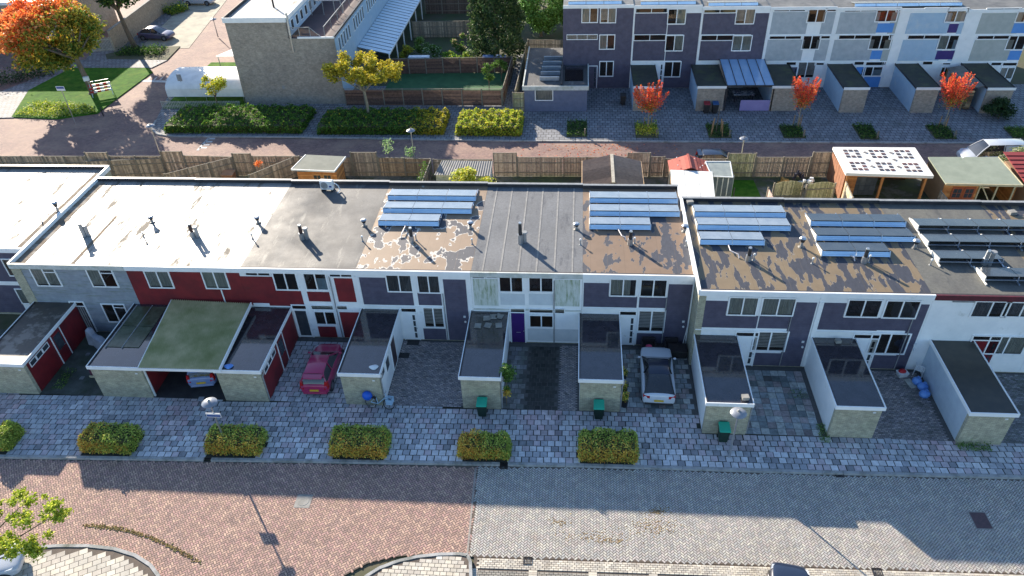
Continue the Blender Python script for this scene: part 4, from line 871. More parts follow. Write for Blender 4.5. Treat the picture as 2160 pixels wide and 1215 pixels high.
def hedge(label, x0, x1, y0, y1, h, n=3400, aut=0.35, autside='front', size=0.11, pal=G_HEDGE, pal2=G_AUT, group='clipped hedges along the front kerb', name='hedge', bump=0.1, z0=0.0):
    t = T(name, label, 'hedge', ((x0+x1)/2, (y0+y1)/2, z0), 0, group)
    i = 0.13; MB().box(x0+i, y0+i, z0, x1-i, y1-i, z0+h-i*1.2).build('core', LIGHTBLOCK, t)  # solid dark box added inside to block light through the leaves
    A = np.array([(x1-x0)*(y1-y0), (x1-x0)*h*1.2, (x1-x0)*h*0.5, (y1-y0)*h, (y1-y0)*h]); k = (A/A.sum()*n).astype(int); P = []; S = []
    def rnd(m): return RNG.random(m)
    P.append(np.c_[x0+rnd(k[0])*(x1-x0), y0+rnd(k[0])*(y1-y0), h+RNG.normal(0, 0.05, k[0])]); S += [0]*k[0]
    P.append(np.c_[x0+rnd(k[1])*(x1-x0), y0+RNG.normal(0, 0.05, k[1]), rnd(k[1])*h]); S += [1]*k[1]
    P.append(np.c_[x0+rnd(k[2])*(x1-x0), y1+RNG.normal(0, 0.05, k[2]), rnd(k[2])*h]); S += [2]*k[2]
    for q, xx in ((3, x0), (4, x1)): P.append(np.c_[xx+RNG.normal(0, 0.05, k[q]), y0+rnd(k[q])*(y1-y0), rnd(k[q])*h]); S += [q]*k[q]
    P = np.concatenate(P); S = np.array(S)
    # uneven clipped outline: swell and round the corners
    u = (P[:, 0]-x0)/(x1-x0)*2-1; v = (P[:, 1]-y0)/(y1-y0)*2-1
    w_ = np.clip(P[:, 2]/h, 0, 1); ph = x0*1.7
    P[:, 2] += (np.sin(P[:, 0]*4.1+ph)*np.cos(P[:, 1]*3.7+ph)*bump+0.06*np.sin(P[:, 0]*9+ph))*w_
    rr = np.maximum(0, np.abs(u)**6*0.16+np.abs(v)**6*0.16); P[:, 2] -= rr*w_*h
    P[:, 0] -= np.sign(u)*np.where(np.abs(u) > 0.9, 0.10*w_**3*(np.abs(v)**4+0.3), 0)
    ctr = np.array([(x0+x1)/2, (y0+y1)/2]); P[:, :2] += RNG.normal(0, 0.03, (len(P), 2)); P[:, 2] = np.maximum(P[:, 2], 0.02)+z0
    pr = np.full(len(P), aut*0.4)
    if autside == 'front': pr = np.where(S == 1, aut*2.0, np.clip(aut*1.1*(0.5-v), 0, 1))
    if autside == 'left': pr = np.clip(aut*1.6*(0.2-u), 0, 1)+np.where(S == 1, aut*0.7, 0)
    if autside == 'right': pr = np.clip(aut*1.8*(u-0.35)*2, 0, 1)
    pr = np.clip(pr+0.25*np.sin(P[:, 0]*5+ph)*np.sin(P[:, 1]*6)*aut, 0, 0.95)
    C = np.where((RNG.random(len(P)) < pr)[:, None], pick(len(P), pal2, 0.15), pick(len(P), pal, 0.15))
    leaves('foliage', P, size, C, t); return t
HL = ['hedge cut off by the left edge of the photo', 'front hedge with yellow leaves on its left end, left of the lamp hedge', 'front hedge with the street lamp standing in it', 'wide front hedge in front of the bicycle garage', 'smallest front hedge, mostly yellow-brown', 'tidiest green front hedge, rightmost on the kerb']
for (x0, x1, y0, y1), lab, au, sd in zip(BEDS, HL, (0.2, 0.45, 0.4, 0.45, 0.75, 0.4), ('left', 'left', 'front', 'front', 'left', 'front')):
    hedge(lab, x0+0.05, x1-0.05, y0+0.05, y1, 0.98, 4200, au, sd, 0.105)

# ================================================================ on the near roofs
DK1, DK2 = ZR-0.26, ZR2-0.26
PVTOP = M('solar_cell_sky_sheen', lin(128, 136, 144), lin(112, 121, 131), 1.5, 0.22, spec=0.9, coat=0.4)  # pale base colour carries the panels' sky reflection
PVDARK = M('dark_solar_cell', lin(58, 62, 66), lin(46, 50, 56), 1.5, 0.2, spec=0.8)
DEFL = M('deflector_sky_reflection', lin(196, 226, 250), lin(182, 216, 246), 1.5, 0.25)  # aluminium plates; the pale blue stands in for the sky they reflect
ALU = M('aluminium_rail', lin(180, 190, 202), lin(160, 170, 184), 3, 0.35, metal=0.7)
WSUP = M('white_panel_support', lin(226, 224, 216), lin(214, 212, 206), 2, 0.45)
def solar(label, rows, deck, top, hgt=0.36, depth=1.0):
    """rows: (px left, py left, px right, py right, columns) of each row's upper camera-side edge"""
    base = gz(rows[0][0], rows[0][1], deck); t = T('solar_array', label, 'solar panels', (base[0], base[1], deck), 0, 'solar arrays on the near roofs')
    for (xl, yl, xr, yr, n) in rows:
        A = gz(xl, yl, deck+hgt); B = gz(xr, yr, deck+hgt); y = (A[1]+B[1])/2; w_ = (B[0]-A[0])/n
        for k in range(n):
            a, b = A[0]+k*w_+0.012, A[0]+(k+1)*w_-0.012
            MB().hexa([(a, y, deck+hgt-0.04), (b, y, deck+hgt-0.04), (b, y+depth, deck+0.18), (a, y+depth, deck+0.18)], [(a, y-0.01, deck+hgt), (b, y-0.01, deck+hgt), (b, y+depth, deck+0.22), (a, y+depth, deck+0.22)]).build('panel', top, t)
            d_ = MB()
            for s_ in range(3):
                z0 = deck+0.07+s_*(hgt-0.13)/3; z1 = z0+(hgt-0.13)/3-0.012
                y0 = y-0.2+s_*0.06; d_.hexa([(a, y0, z0), (b, y0, z0), (b, y0+0.02, z0), (a, y0+0.02, z0)], [(a, y0+0.055, z1), (b, y0+0.055, z1), (b, y0+0.075, z1), (a, y0+0.075, z1)])
            d_.build('deflector', DEFL, t)
        for k in range(n+1):
            a = A[0]+k*w_; f = MB(); f.bar((a, y-0.2, deck+0.05), (a, y+depth+0.32, deck+0.05), 0.05, 0.06); f.bar((a, y-0.16, deck+0.06), (a, y-0.02, deck+hgt), 0.045)
            f.build('rail', ALU, t)
        s_ = MB(); a = A[0]-0.035; s_.hexa([(a-0.01, y-0.2, deck+0.01), (a+0.02, y-0.2, deck+0.01), (a+0.02, y+depth+0.1, deck+0.01), (a-0.01, y+depth+0.1, deck+0.01)], [(a-0.01, y-0.03, deck+hgt-0.01), (a+0.02, y-0.03, deck+hgt-0.01), (a+0.02, y+depth+0.02, deck+0.13), (a-0.01, y+depth+0.02, deck+0.13)]); s_.build('side_plate', WSUP, t)
    return t
solar('solar array on the brown roof with white-edged patches', [(819, 410.5, 1003, 413, 3), (809, 437, 994, 440, 3), (799, 463.5, 925, 466, 2)], DK1, PVTOP)
solar('solar array left of the terrace step', [(1245, 416, 1430, 418, 3), (1245, 443, 1434, 446, 3), (1244.5, 471, 1373, 473.5, 2)], DK1, PVTOP)
solar('solar array right of the terrace step', [(1466, 446, 1657, 446.5, 3), (1472, 472, 1668, 475.5, 3), (1478, 503, 1613, 505.5, 2)], DK2, PVTOP)
solar('dark solar array in the middle of the right block', [(1711, 464, 1911, 467, 3), (1723, 494.5, 1930, 498, 3), (1735, 527, 1878, 529.5, 2)], DK2, PVDARK)
def rack(label, rows, deck):
    base = gz(rows[0][0], rows[0][1], deck); t = T('solar_array', label, 'solar panels', (base[0], base[1], deck), 0, 'solar arrays on the near roofs')
    for (xl, yl, n, first) in rows:
        A = gz(xl, yl, deck+0.4); y = A[1]; w_ = 1.72
        for k in range(n):
            a, b = A[0]+k*w_+0.015, A[0]+(k+1)*w_-0.015
            MB().hexa([(a, y, deck+0.36), (b, y, deck+0.36), (b, y+1.05, deck+0.18), (a, y+1.05, deck+0.18)], [(a, y-0.01, deck+0.4), (b, y-0.01, deck+0.4), (b, y+1.05, deck+0.22), (a, y+1.05, deck+0.22)]).build('panel', PVDARK, t)
            MB().bar((a-0.01, y-0.12, deck+0.22), (b+0.01, y-0.12, deck+0.22), 0.05, 0.05).build('rail', ALU, t)
        for k in range(n+1):
            a = A[0]+k*w_; f = MB(); f.bar((a, y-0.35, deck+0.05), (a, y+1.35, deck+0.05), 0.07, 0.07); f.bar((a, y-0.06, deck+0.06), (a, y-0.02, deck+0.38), 0.05)
            f.build('support', WSUP if k == 0 else ALU, t)
            if k == 0: MB().hexa([(a-0.03, y-0.06, deck+0.02), (a+0.01, y-0.06, deck+0.02), (a+0.01, y+1.05, deck+0.02), (a-0.03, y+1.05, deck+0.02)], [(a-0.03, y-0.04, deck+0.39), (a+0.01, y-0.04, deck+0.39), (a+0.01, y+1.06, deck+0.2), (a-0.03, y+1.06, deck+0.2)]).build('side_plate', WSUP, t)
            else: MB().ball((a, y+1.06, deck+0.15), 0.09).build('end_cap', WSUP, t)
    return t
rack('open solar rack with white wedge supports at the right edge', [(1938, 475, 4, 1), (1959, 508.5, 4, 1), (1982, 544, 2, 1), (2080, 582, 2, 1)], DK2)
def cowl(px, py, deck, label, h=0.62, kind='cowl', mat=None, group='roof vents'):
    c = gz(px, py, deck); t = T('roof_vent', label, 'roof vent', (c[0], c[1], deck), 0, group)
    if kind == 'cowl':
        MB().cone((0, 0, 0), (0, 0, h*0.62), 0.085, 0.075, 10).build('pipe', PVCG, t, local=True, smooth=True)
        MB().cone((0, 0, h*0.5), (0, 0, h*0.86), 0.11, 0.19, 12).build('cowl', mat or METALD, t, local=True, smooth=True)
        MB().cone((0, 0, h*0.86), (0, 0, h), 0.2, 0.12, 12).build('cap', METAL, t, local=True, smooth=True)
        MB().cone((0, 0, 0), (0, 0, 0.06), 0.2, 0.12, 12).build('collar', BITUG, t, local=True)
    elif kind == 'small':
        MB().cone((0, 0, 0), (0, 0, h), 0.04, 0.035, 8).build('pipe', PVCG, t, local=True); MB().cone((0, 0, h), (0, 0, h+0.08), 0.07, 0.05, 8).build('cap', PLASTICW, t, local=True); MB().cone((0, 0, 0), (0, 0, 0.04), 0.09, 0.05, 8).build('collar', PVCG, t, local=True)
    elif kind == 'flue':
        MB().cone((0, 0, 0), (0, 0, h*0.45), 0.17, 0.16, 12).build('base', METAL, t, local=True, smooth=True); MB().cone((0, 0, h*0.45), (0, 0, h), 0.12, 0.1, 10).build('flue', mat or METALD, t, local=True, smooth=True)
        MB().cone((0, 0, h), (0, 0, h+0.06), 0.11, 0.09, 10).build('cap', METAL, t, local=True)
    elif kind == 'pipe':
        MB().cone((0, 0, 0), (0, 0, h), 0.13, 0.12, 10).build('pipe', METAL, t, local=True, smooth=True); MB().cone((0, 0, h), (0, 0, h+0.05), 0.19, 0.16, 12).build('cap', PVCG, t, local=True)
        MB().cone((0, 0, 0), (0, 0, 0.05), 0.16, 0.1, 10).build('collar', BITUG, t, local=True)
    return t
BRF = M('brown_flue', lin(78, 56, 52), lin(64, 46, 44), 4, 0.6)
DKH0 = 5.19
for a in [
 (123, 446, DKH0, 'grey vent cowl on the set-back left roof', 0.8, 'cowl'), (89, 469, DKH0, 'small vent pipe on the set-back left roof', 0.35, 'small'),
 (179, 499, DK1, 'wide pale flue on the leftmost glaring roof', 0.95, 'pipe'), (187, 497, DK1, 'thin pale flue beside the wide one, leftmost glaring roof', 0.75, 'pipe'),
 (322, 470, DK1, 'vent cowl between the two glaring roofs', 0.55, 'cowl'), (304, 501, DK1, 'small vent pipe below the cowl on the glaring roof', 0.35, 'small'),
 (408, 500, DK1, 'brown flue on the glaring roof above the carport', 0.95, 'flue', BRF), (418, 500, DK1, 'grey capped pipe next to the brown flue above the carport', 0.75, 'pipe'),
 (545, 471, DK1, 'vent cowl at the seam of white and grey roof', 0.55, 'cowl'), (533, 504, DK1, 'small vent pipe at the seam of white and grey roof', 0.35, 'small'),
 (638, 504, DK1, 'brown flue on the grey sheen roof', 1.0, 'flue', BRF), (648, 503, DK1, 'square-topped grey pipe on the grey sheen roof', 0.75, 'pipe'),
 (769, 477, DK1, 'black vent cowl at the right side of the grey sheen roof', 0.55, 'cowl'), (765, 509, DK1, 'small white vent below the black cowl, grey sheen roof', 0.35, 'small'),
 (869, 510, DK1, 'dark flue on the white-patched brown roof', 1.0, 'flue'), (878, 507, DK1, 'short pipe beside the dark flue on the white-patched roof', 0.4, 'small'),
 (993, 482, DK1, 'black vent cowl beside the solar array on the white-patched roof', 0.55, 'cowl'), (996, 515, DK1, 'small vent below the cowl, right edge of the white-patched roof', 0.35, 'small'),
 (1098, 513, DK1, 'tall stepped flue on the grey strip roof', 1.45, 'flue'), (1107, 511, DK1, 'capped pipe beside the tall flue on the grey strip roof', 0.72, 'pipe'),
 (1216, 484, DK1, 'round-headed vent cowl on the grey strip roof', 0.5, 'cowl'), (1224, 516, DK1, 'small white vent on the grey strip roof', 0.35, 'small'),
 (1329, 516, DK1, 'dark flue left of the terrace step', 0.95, 'flue'), (1338, 513, DK1, 'short capped pipe by the dark flue left of the step', 0.35, 'small'),
 (1444, 488, DK1, 'black vent cowl close to the terrace step', 0.5, 'cowl'), (1447, 519, DK1, 'small vent close to the terrace step', 0.35, 'small'),
 (1578, 550, DK2, 'dark flue right of the terrace step', 0.9, 'flue'), (1589, 549, DK2, 'short capped pipe by the flue right of the step', 0.4, 'small'),
 (1690, 521, DK2, 'vent cowl between two solar arrays on the right block', 0.72, 'cowl'), (1713, 556, DK2, 'small white vent between two solar arrays', 0.35, 'small'),
 (1822, 554, DK2, 'dark flue in front of the dark solar array', 0.95, 'flue'), (1832, 553, DK2, 'capped short pipe in front of the dark solar array', 0.42, 'small'),
 (1929, 523, DK2, 'vent cowl between the dark array and the open rack', 0.6, 'cowl'), (1962, 559, DK2, 'small vent by the white wedge support', 0.35, 'small'),
 (2075, 557, DK2, 'slim grey flue standing through the open solar rack', 0.9, 'flue', METAL), (2086, 558, DK2, 'white capped pipe standing through the open solar rack', 0.85, 'pipe')]:
    cowl(a[0], a[1], a[2], a[3], a[4], a[5], a[6] if len(a) > 6 else None)
CABLE = M('pale_cable_duct', lin(214, 206, 204), lin(196, 190, 188), 3, 0.5)
for pts, deck, lab in (([(856, 475), (848, 492), (845, 503)], DK1, 'pale cable duct from the array on the white-patched roof'), ([(1303, 482), (1312, 498), (1318, 500), (1320, 507)], DK1, 'pale cable duct from the array left of the step'), ([(1536, 516), (1541, 529), (1558, 537), (1559, 545)], DK2, 'pale cable duct from the array right of the step'), ([(1794, 539), (1802, 543), (1803, 551)], DK2, 'pale cable duct from the dark array')):
    P = [tuple(gz(x, y, deck+(0.16 if i < len(pts)-1 else 0.02))) for i, (x, y) in enumerate(pts)]
    tag(MB().tube(P, 0.035, 8).build('cable_duct', CABLE, origin=P[-1]), lab, 'cable', 'cable ducts on the roofs')
c = gz(692, 401, DK1); ac = T('air_conditioner', 'white outdoor air conditioner unit at the back of the grey roof', 'air conditioner', (c[0], c[1], DK1), R(-4))
MB().box(-0.45, -0.17, 0.12, 0.45, 0.17, 0.78).build('case', PLASTICW, ac, local=True, bevel=0.02)
MB().cone((-0.14, -0.172, 0.45), (-0.14, -0.19, 0.45), 0.26, 0.25, 20).build('fan_grille', PVCG, ac, local=True)
MB().box(0.2, -0.178, 0.32, 0.38, -0.171, 0.44).build('badge', M('blue_label', lin(34, 64, 140), lin(30, 58, 130), 2, 0.4), ac, local=True)
for s_ in (-0.35, 0.35): MB().box(s_-0.04, -0.25, 0, s_+0.04, 0.25, 0.12).build('foot', RUBBER, ac, local=True)
MB().tube([(0.46, 0, 0.5), (0.6, 0.02, 0.55), (0.8, -0.02, 0.4), (0.9, -0.05, 0.1), (0.85, -0.4, 0.05)], 0.04).build('pipe', PLASTICW, ac, local=True)
for (px, py, deck, lab) in ((1455, 426, DK2, 'tan stone block in the corner of the terrace step'), (2135, 448, DK2, 'stone block on the roof at the upper right edge')):
    c = gz(px, py, deck+0.1); tag(MB().obox((c[0], c[1], deck+0.1), (0.42, 0.35, 0.2), 0.2).build('stone_block', CONC, origin=(c[0], c[1], deck)), lab, 'stone')

# ================================================================ street lamps
LAMPW = M('pale_lamp_shade', lin(150, 154, 160), lin(134, 138, 146), 3, 0.3, metal=0.3)
def lamp(label, x, y, h, name_sign=None, dish=0.4, group='street lamps'):
    t = T('street_lamp', label, 'street lamp', (x, y, -0.02), 0, group)
    MB().cone((0, 0, 0), (0, 0, 0.9), 0.07, 0.07, 10).build('base', METAL, t, local=True, smooth=True)
    MB().cone((0, 0, 0.9), (0, 0, h-0.16), 0.05, 0.04, 10).build('pole', METAL, t, local=True, smooth=True)
    n = 20; rings = []
    for r_, z_ in ((0.07, h-0.2), (0.12, h-0.14), (dish, h-0.10), (dish, h-0.075), (dish*0.75, h-0.01), (0.13, h+0.05), (0.07, h+0.06), (0.06, h+0.13), (0.02, h+0.15)):
        rings.append([(r_*math.cos(2*math.pi*i/n), r_*math.sin(2*math.pi*i/n), z_) for i in range(n)])
    MB().loft(rings[1:6]).build('shade', LAMPW, t, local=True, smooth=True); MB().loft(rings[5:]).build('cap', PVCG, t, local=True, smooth=True)
    MB().cone((0, 0, h-0.3), (0, 0, h-0.11), 0.07, 0.12, 12).build('lens', M('lamp_lens', (0.7, 0.7, 0.66), (0.6, 0.6, 0.56), 2, 0.2), t, local=True)
    if name_sign:
        z_, w_ = name_sign; s_ = MB().box(-w_/2, -0.075, z_-0.15, w_/2, -0.055, z_+0.15).build('name_sign', PLASTICW, t, local=True)
        MB().box(-w_/2+0.03, -0.082, z_-0.11, w_/2-0.03, -0.0755, z_+0.03).build('blue_field', M('sign_blue', lin(40, 84, 150), lin(36, 78, 142), 2, 0.4), s_, local=True)
    return t
lamp('street lamp rising from a front hedge with a blue and white name sign', -18.62, 25.68, 3.4, (2.45, 0.8))
lamp('street lamp in front of the garage right of the terrace step', 8.26, 26.17, 3.38)
for px, py, lab in ((316, 263, 'back street lamp nearest the side street'), (866, 273, 'back street lamp behind the orange shed fence'), (1570, 290, 'back street lamp beside the parked black car')):
    p = gy(px, py, 56.75); lamp(lab, p[0], 56.75, p[2], None, 0.36)
p = gy(440, 40, 92.0); lamp('side street lamp beyond the white tent', gz(460, 78, 0)[0], gz(460, 78, 0)[1], gy(439, 39, gz(460, 78, 0)[1])[2], None, 0.4)
# road name plate on its own post, and the give-way style sign
def sign(label, base_px, top_px, w_, hh, face, band=None, rz=0.0, name='street_sign'):
    b = gz(*base_px, 0); zt = gy(*top_px, b[1])[2]; t = T(name, label, 'sign', (b[0], b[1], -0.03), rz, 'street signs')
    MB().cone((0, 0, 0), (0, 0, zt), 0.035, 0.035, 8).build('post', METAL, t, local=True)
    s_ = MB().box(-w_/2, -0.06, zt-hh, w_/2, -0.037, zt).build('plate', face, t, local=True)
    if band: MB().box(-w_/2+0.05, -0.066, zt-hh*0.55, w_/2-0.05, -0.0605, zt-hh*0.12).build('blue_field', band, s_, local=True)
BLUE = M('sign_blue', lin(40, 84, 150), lin(36, 78, 142), 2, 0.4)
sign('white street name sign with a blue field on the corner lawn', (160, 262), (117, 181), 0.85, 0.45, PLASTICW, BLUE)
sign('small rectangular sign at the end of the toothed line by the white tent', (394, 213), (377, 156), 0.5, 0.7, PVCG)

# ================================================================ cars
GLASSC = M('car_glass', (0.022, 0.024, 0.028), (0.03, 0.032, 0.036), 2, 0.04, spec=0.8, coat=0.5)
RIM = M('alloy_rim', lin(150, 152, 156), lin(130, 132, 138), 6, 0.3, metal=0.7)
TAIL = M('tail_light_red', lin(190, 26, 24), lin(160, 18, 18), 3, 0.2)
HEADL = M('head_light', lin(206, 212, 218), lin(180, 188, 196), 4, 0.1)
PLATE = M('yellow_number_plate', lin(214, 176, 44), lin(200, 162, 40), 4, 0.5)
TRIM = M('black_car_trim', (0.02, 0.02, 0.022), (0.03, 0.03, 0.03), 4, 0.5)
def paint(name, c, rough=0.28): return M(name, c, tuple(q*0.93 for q in c), 0.8, rough, spec=0.5, coat=0.8)
def car(label, p_rear, p_front, L, W, H, pm, kind='hatch', roofm=None, tail=TAIL, z0=0.0, group='parked cars', name='car', plate=True):
    d = Vector((p_front[0]-p_rear[0], p_front[1]-p_rear[1])); rz = math.atan2(-d.x, d.y); f = d.normalized()
    c = (p_rear[0]+f.x*L/2, p_rear[1]+f.y*L/2, z0); t = T(name, label, 'van' if kind == 'van' else 'car', c, rz, group)
    hw = W/2
    ST = {'hatch': [(0, .86, .34, .80), (.015, .93, .26, .90), (.06, .98, .22, .96), (.2, 1, .2, .97), (.5, 1, .2, .93), (.7, .99, .2, .93), (.8, .98, .21, .88), (.9, .95, .22, .80), (.97, .86, .25, .70), (1, .74, .32, .58)],
          'sedan': [(0, .84, .36, .82), (.015, .92, .27, .92), (.07, .97, .23, .97), (.2, 1, .2, .96), (.5, 1, .2, .92), (.72, .99, .2, .92), (.83, .98, .21, .87), (.92, .95, .22, .79), (.98, .86, .26, .68), (1, .74, .33, .56)],
          'coupe': [(0, .86, .36, .80), (.012, .94, .27, .95), (.05, .985, .24, 1.0), (.2, 1.02, .22, .98), (.5, .985, .22, .94), (.7, 1.0, .22, .97), (.82, .99, .22, .93), (.92, .95, .24, .85), (.98, .86, .28, .74), (1, .74, .36, .6)],
          'van': [(0, .94, .36, .95), (.01, .97, .28, 1.02), (.05, 1, .24, 1.05), (.3, 1, .22, 1.05), (.6, 1, .22, 1.02), (.76, .99, .22, 1.02), (.86, .98, .22, .96), (.93, .95, .24, .88), (.98, .88, .28, .76), (1, .78, .36, .62)]}[kind]
    rings = []
    for s_, wf, zl, zs in ST:
        y = -L/2+s_*L; w_ = hw*wf; zm = (zl+zs)/2
        rings.append([(-w_*.86, y, zl), (-w_*.985, y, zl+.1), (-w_, y, zm), (-w_*.985, y, zs-.1), (-w_*.9, y, zs), (-w_*.5, y, zs+.025), (w_*.5, y, zs+.025), (w_*.9, y, zs), (w_*.985, y, zs-.1), (w_, y, zm), (w_*.985, y, zl+.1), (w_*.86, y, zl)])
    o = MB().loft(rings).build('body', pm, t, local=True, smooth=True); sd = o.modifiers.new('smooth', 'SUBSURF'); sd.levels = 1; sd.render_levels = 2
    GH = {'hatch': [(.03, .95, 0), (.075, .93, .62), (.13, .92, .97), (.34, .92, 1), (.5, .92, .97), (.6, .95, .55), (.745, .97, 0)],
          'sedan': [(.09, .95, 0), (.2, .93, .7), (.3, .92, .96), (.45, .92, 1), (.54, .92, .95), (.64, .95, .5), (.77, .97, 0)],
          'coupe': [(.035, .93, 0), (.15, .9, .55), (.28, .88, .92), (.42, .88, 1), (.53, .9, .95), (.62, .93, .52), (.73, .96, 0)],
          'van': [(.01, .97, 0), (.025, .96, .8), (.05, .96, 1), (.4, .96, 1), (.64, .96, .98), (.73, .96, .55), (.83, .97, 0)]}[kind]
    zsf = lambda s_: float(np.interp(s_, [q[0] for q in ST], [q[3] for q in ST]))
    gr, rr = [], []
    for s_, wf, zf in GH:
        y = -L/2+s_*L; zb = zsf(s_)-0.03; zt = zb+0.03+(H-zsf(s_))*zf; wb = hw*wf*0.93; wt = wb-(zt-zb)*0.36
        gr.append([(-wb, y, zb), (-wt, y, zt), (-wt*.5, y, zt+.03*min(1, zf*2)), (wt*.5, y, zt+.03*min(1, zf*2)), (wt, y, zt), (wb, y, zb)])
        if zf > 0.9: rr.append([(-wt-.012, y, zt-.03), (-wt-.008, y, zt+.012), (-wt*.5, y, zt+.045), (wt*.5, y, zt+.045), (wt+.008, y, zt+.012), (wt+.012, y, zt-.03)])
    MB().loft(gr, close=False, caps=False).build('windows', GLASSC, t, local=True, smooth=True)
    for r_, k in ((rr[0], -0.05), (rr[-1], 0.05)):
        pass
    rr = [[(p[0]*.97, p[1]-.05, p[2]-.03) for p in rr[0]]]+rr+[[(p[0]*.97, p[1]+.05, p[2]-.03) for p in rr[-1]]]
    MB().loft(rr).build('roof', roofm or pm, t, local=True, smooth=True)
    for i, (a, b) in enumerate(((0, 1), (1, 2), (-2, -1), (-3, -2))):
        for e in (1, 4):
            base = 0 if e == 1 else 5
            pa = gr[a][e] if i != 0 else gr[a][base]; pb = gr[b][e] if i != 2 else gr[b][base]
            MB().bar(pa, pb, 0.06, 0.07).build('pillar', pm if kind != 'coupe' else TRIM, t, local=True)
    ym = -L/2+L*(0.33 if kind != 'van' else 0.45)
    for sg in (-1, 1):
        k = 3 if kind != 'van' else 3
        MB().bar((gr[k][0][0]*sg*-1, gr[k][0][1], gr[k][0][2]), (gr[k][1][0]*sg*-1, gr[k][1][1], gr[k][1][2]), 0.05, 0.09).build('pillar', pm if kind != 'coupe' else TRIM, t, local=True)
        if kind == 'van': MB().hexa([(sg*(hw*.9), -L/2+.15, 1.02), (sg*(hw*.94), -L/2+.15, 1.02), (sg*(hw*.94), -L/2+L*.38, 1.02), (sg*(hw*.9), -L/2+L*.38, 1.02)], [(sg*(hw*.9-(H-1.05)*.35), -L/2+.2, H-.08), (sg*(hw*.945-(H-1.05)*.35), -L/2+.2, H-.08), (sg*(hw*.945-(H-1.05)*.35), -L/2+L*.38, H-.06), (sg*(hw*.9-(H-1.05)*.35), -L/2+L*.38, H-.06)]).build('side_panel', pm, t, local=True)
        for yy in (-L/2+L*.17, L/2-L*.18):
            ty = MB().cone((sg*(hw-.2), yy, .31), (sg*(hw-.005), yy, .31), .31, .31, 20).build('wheel', RUBBER, t, local=True, smooth=True)
            MB().cone((sg*(hw-.02), yy, .31), (sg*(hw+.006), yy, .31), .205, .19, 16).build('rim', RIM, ty, local=True)
            MB().cone((sg*(hw-.19), yy, .33), (sg*(hw-.004), yy, .33), .355, .355, 20).build('wheel_arch', TRIM, t, local=True)
        zt = zsf(.015)
        MB().hexa([(sg*hw*.55, -L/2-.012, zt-.22), (sg*hw*.93, -L/2+.06, zt-.2), (sg*hw*.95, -L/2+.2, zt-.18), (sg*hw*.55, -L/2+.1, zt-.2)] if kind != 'hatch' else [(sg*hw*.66, -L/2-.012, zt-.28), (sg*hw*.95, -L/2+.05, zt-.26), (sg*hw*.985, -L/2+.22, zt-.22), (sg*hw*.66, -L/2+.12, zt-.22)],
                  [(sg*hw*.55, -L/2+.0, zt-.06), (sg*hw*.93, -L/2+.06, zt-.05), (sg*hw*.94, -L/2+.22, zt-.03), (sg*hw*.55, -L/2+.12, zt-.04)] if kind != 'hatch' else [(sg*hw*.74, -L/2+.08, zt+.2), (sg*hw*.9, -L/2+.12, zt+.2), (sg*hw*.92, -L/2+.28, zt+.2), (sg*hw*.74, -L/2+.2, zt+.2)]).build('tail_light', tail, t, local=True)
        zh = zsf(.95)
        MB().hexa([(sg*hw*.5, L/2-.14, zh-.16), (sg*hw*.86, L/2-.26, zh-.14), (sg*hw*.93, L/2-.5, zh-.04), (sg*hw*.6, L/2-.3, zh-.1)], [(sg*hw*.5, L/2-.17, zh-.03), (sg*hw*.86, L/2-.28, zh+.02), (sg*hw*.92, L/2-.55, zh+.07), (sg*hw*.6, L/2-.34, zh+.05)]).build('headlight', HEADL, t, local=True)
        ymi = L/2-L*.31; MB().ball((sg*(hw+.08), ymi, zsf(.69)+.06), .1, .07, .07, 8, 5).build('mirror', pm, t, local=True, smooth=True)
    if plate: MB().box(-.26, -L/2-.03, .5 if kind != 'coupe' else .52, .26, -L/2+.05, .62 if kind != 'coupe' else .64).build('number_plate', PLATE, t, local=True)
    MB().box(-hw*.8, -L/2-.02, .26, hw*.8, -L/2+.1, .4).build('bumper', TRIM if kind in ('coupe', 'van') else pm, t, local=True, bevel=0.03)
    if kind == 'hatch': MB().hexa([(-hw*.62, -L/2+.07, H-.1), (hw*.62, -L/2+.07, H-.1), (hw*.66, -L/2+.4, H-.07), (-hw*.66, -L/2+.4, H-.07)], [(-hw*.6, -L/2+.08, H-.05), (hw*.6, -L/2+.08, H-.05), (hw*.64, -L/2+.4, H-.02), (-hw*.64, -L/2+.4, H-.02)]).build('spoiler', pm, t, local=True)
    return t
def pt(x, y, z=0.0): return gz(x, y, z)[:2]
CARG = 'parked cars'
MAG = paint('magenta_red_paint', lin(164, 30, 84)); SILV = paint('silver_paint', lin(178, 184, 192)); WHP = paint('white_car_paint', lin(206, 212, 220)); BLK = paint('blue_black_paint', lin(30, 38, 58)); LIL = paint('dark_violet_paint', lin(82, 74, 100)); BLUS = paint('blue_silver_paint', lin(122, 142, 184))
car('magenta hatchback parked on the slab driveway', pt(667, 838), pt(700, 742, 0.1), 3.95, 1.75, 1.48, MAG, 'hatch')
car('white coupe with black roof parked in front of the anthracite house', pt(1388, 861), pt(1381, 760, 0), 4.35, 1.88, 1.54, WHP, 'coupe', roofm=BLK)
car('blue-silver car half hidden under the corrugated carport', pt(430, 822), pt(455, 745), 3.9, 1.68, 1.45, BLUS, 'hatch')
car('black car parked on the back road behind the garden fence', (10.1, 57.35), (14.0, 57.45), 4.0, 1.7, 1.46, BLK, 'hatch')
car('silver van parked on the back road at the right edge', (36.7, 58.6), (31.9, 58.45), 4.9, 1.9, 1.85, SILV, 'van')
car('dark violet car parked beside the planting strip up the side street', pt(298, 76, 0.2), pt(385, 78, 0.2), 4.4, 1.75, 1.45, LIL, 'sedan', z0=-0.08)
car('silver car at the top edge of the parking bay', pt(392, 4, 0.2), pt(467, 4, 0.2), 4.3, 1.75, 1.5, SILV, 'hatch', z0=-0.08)
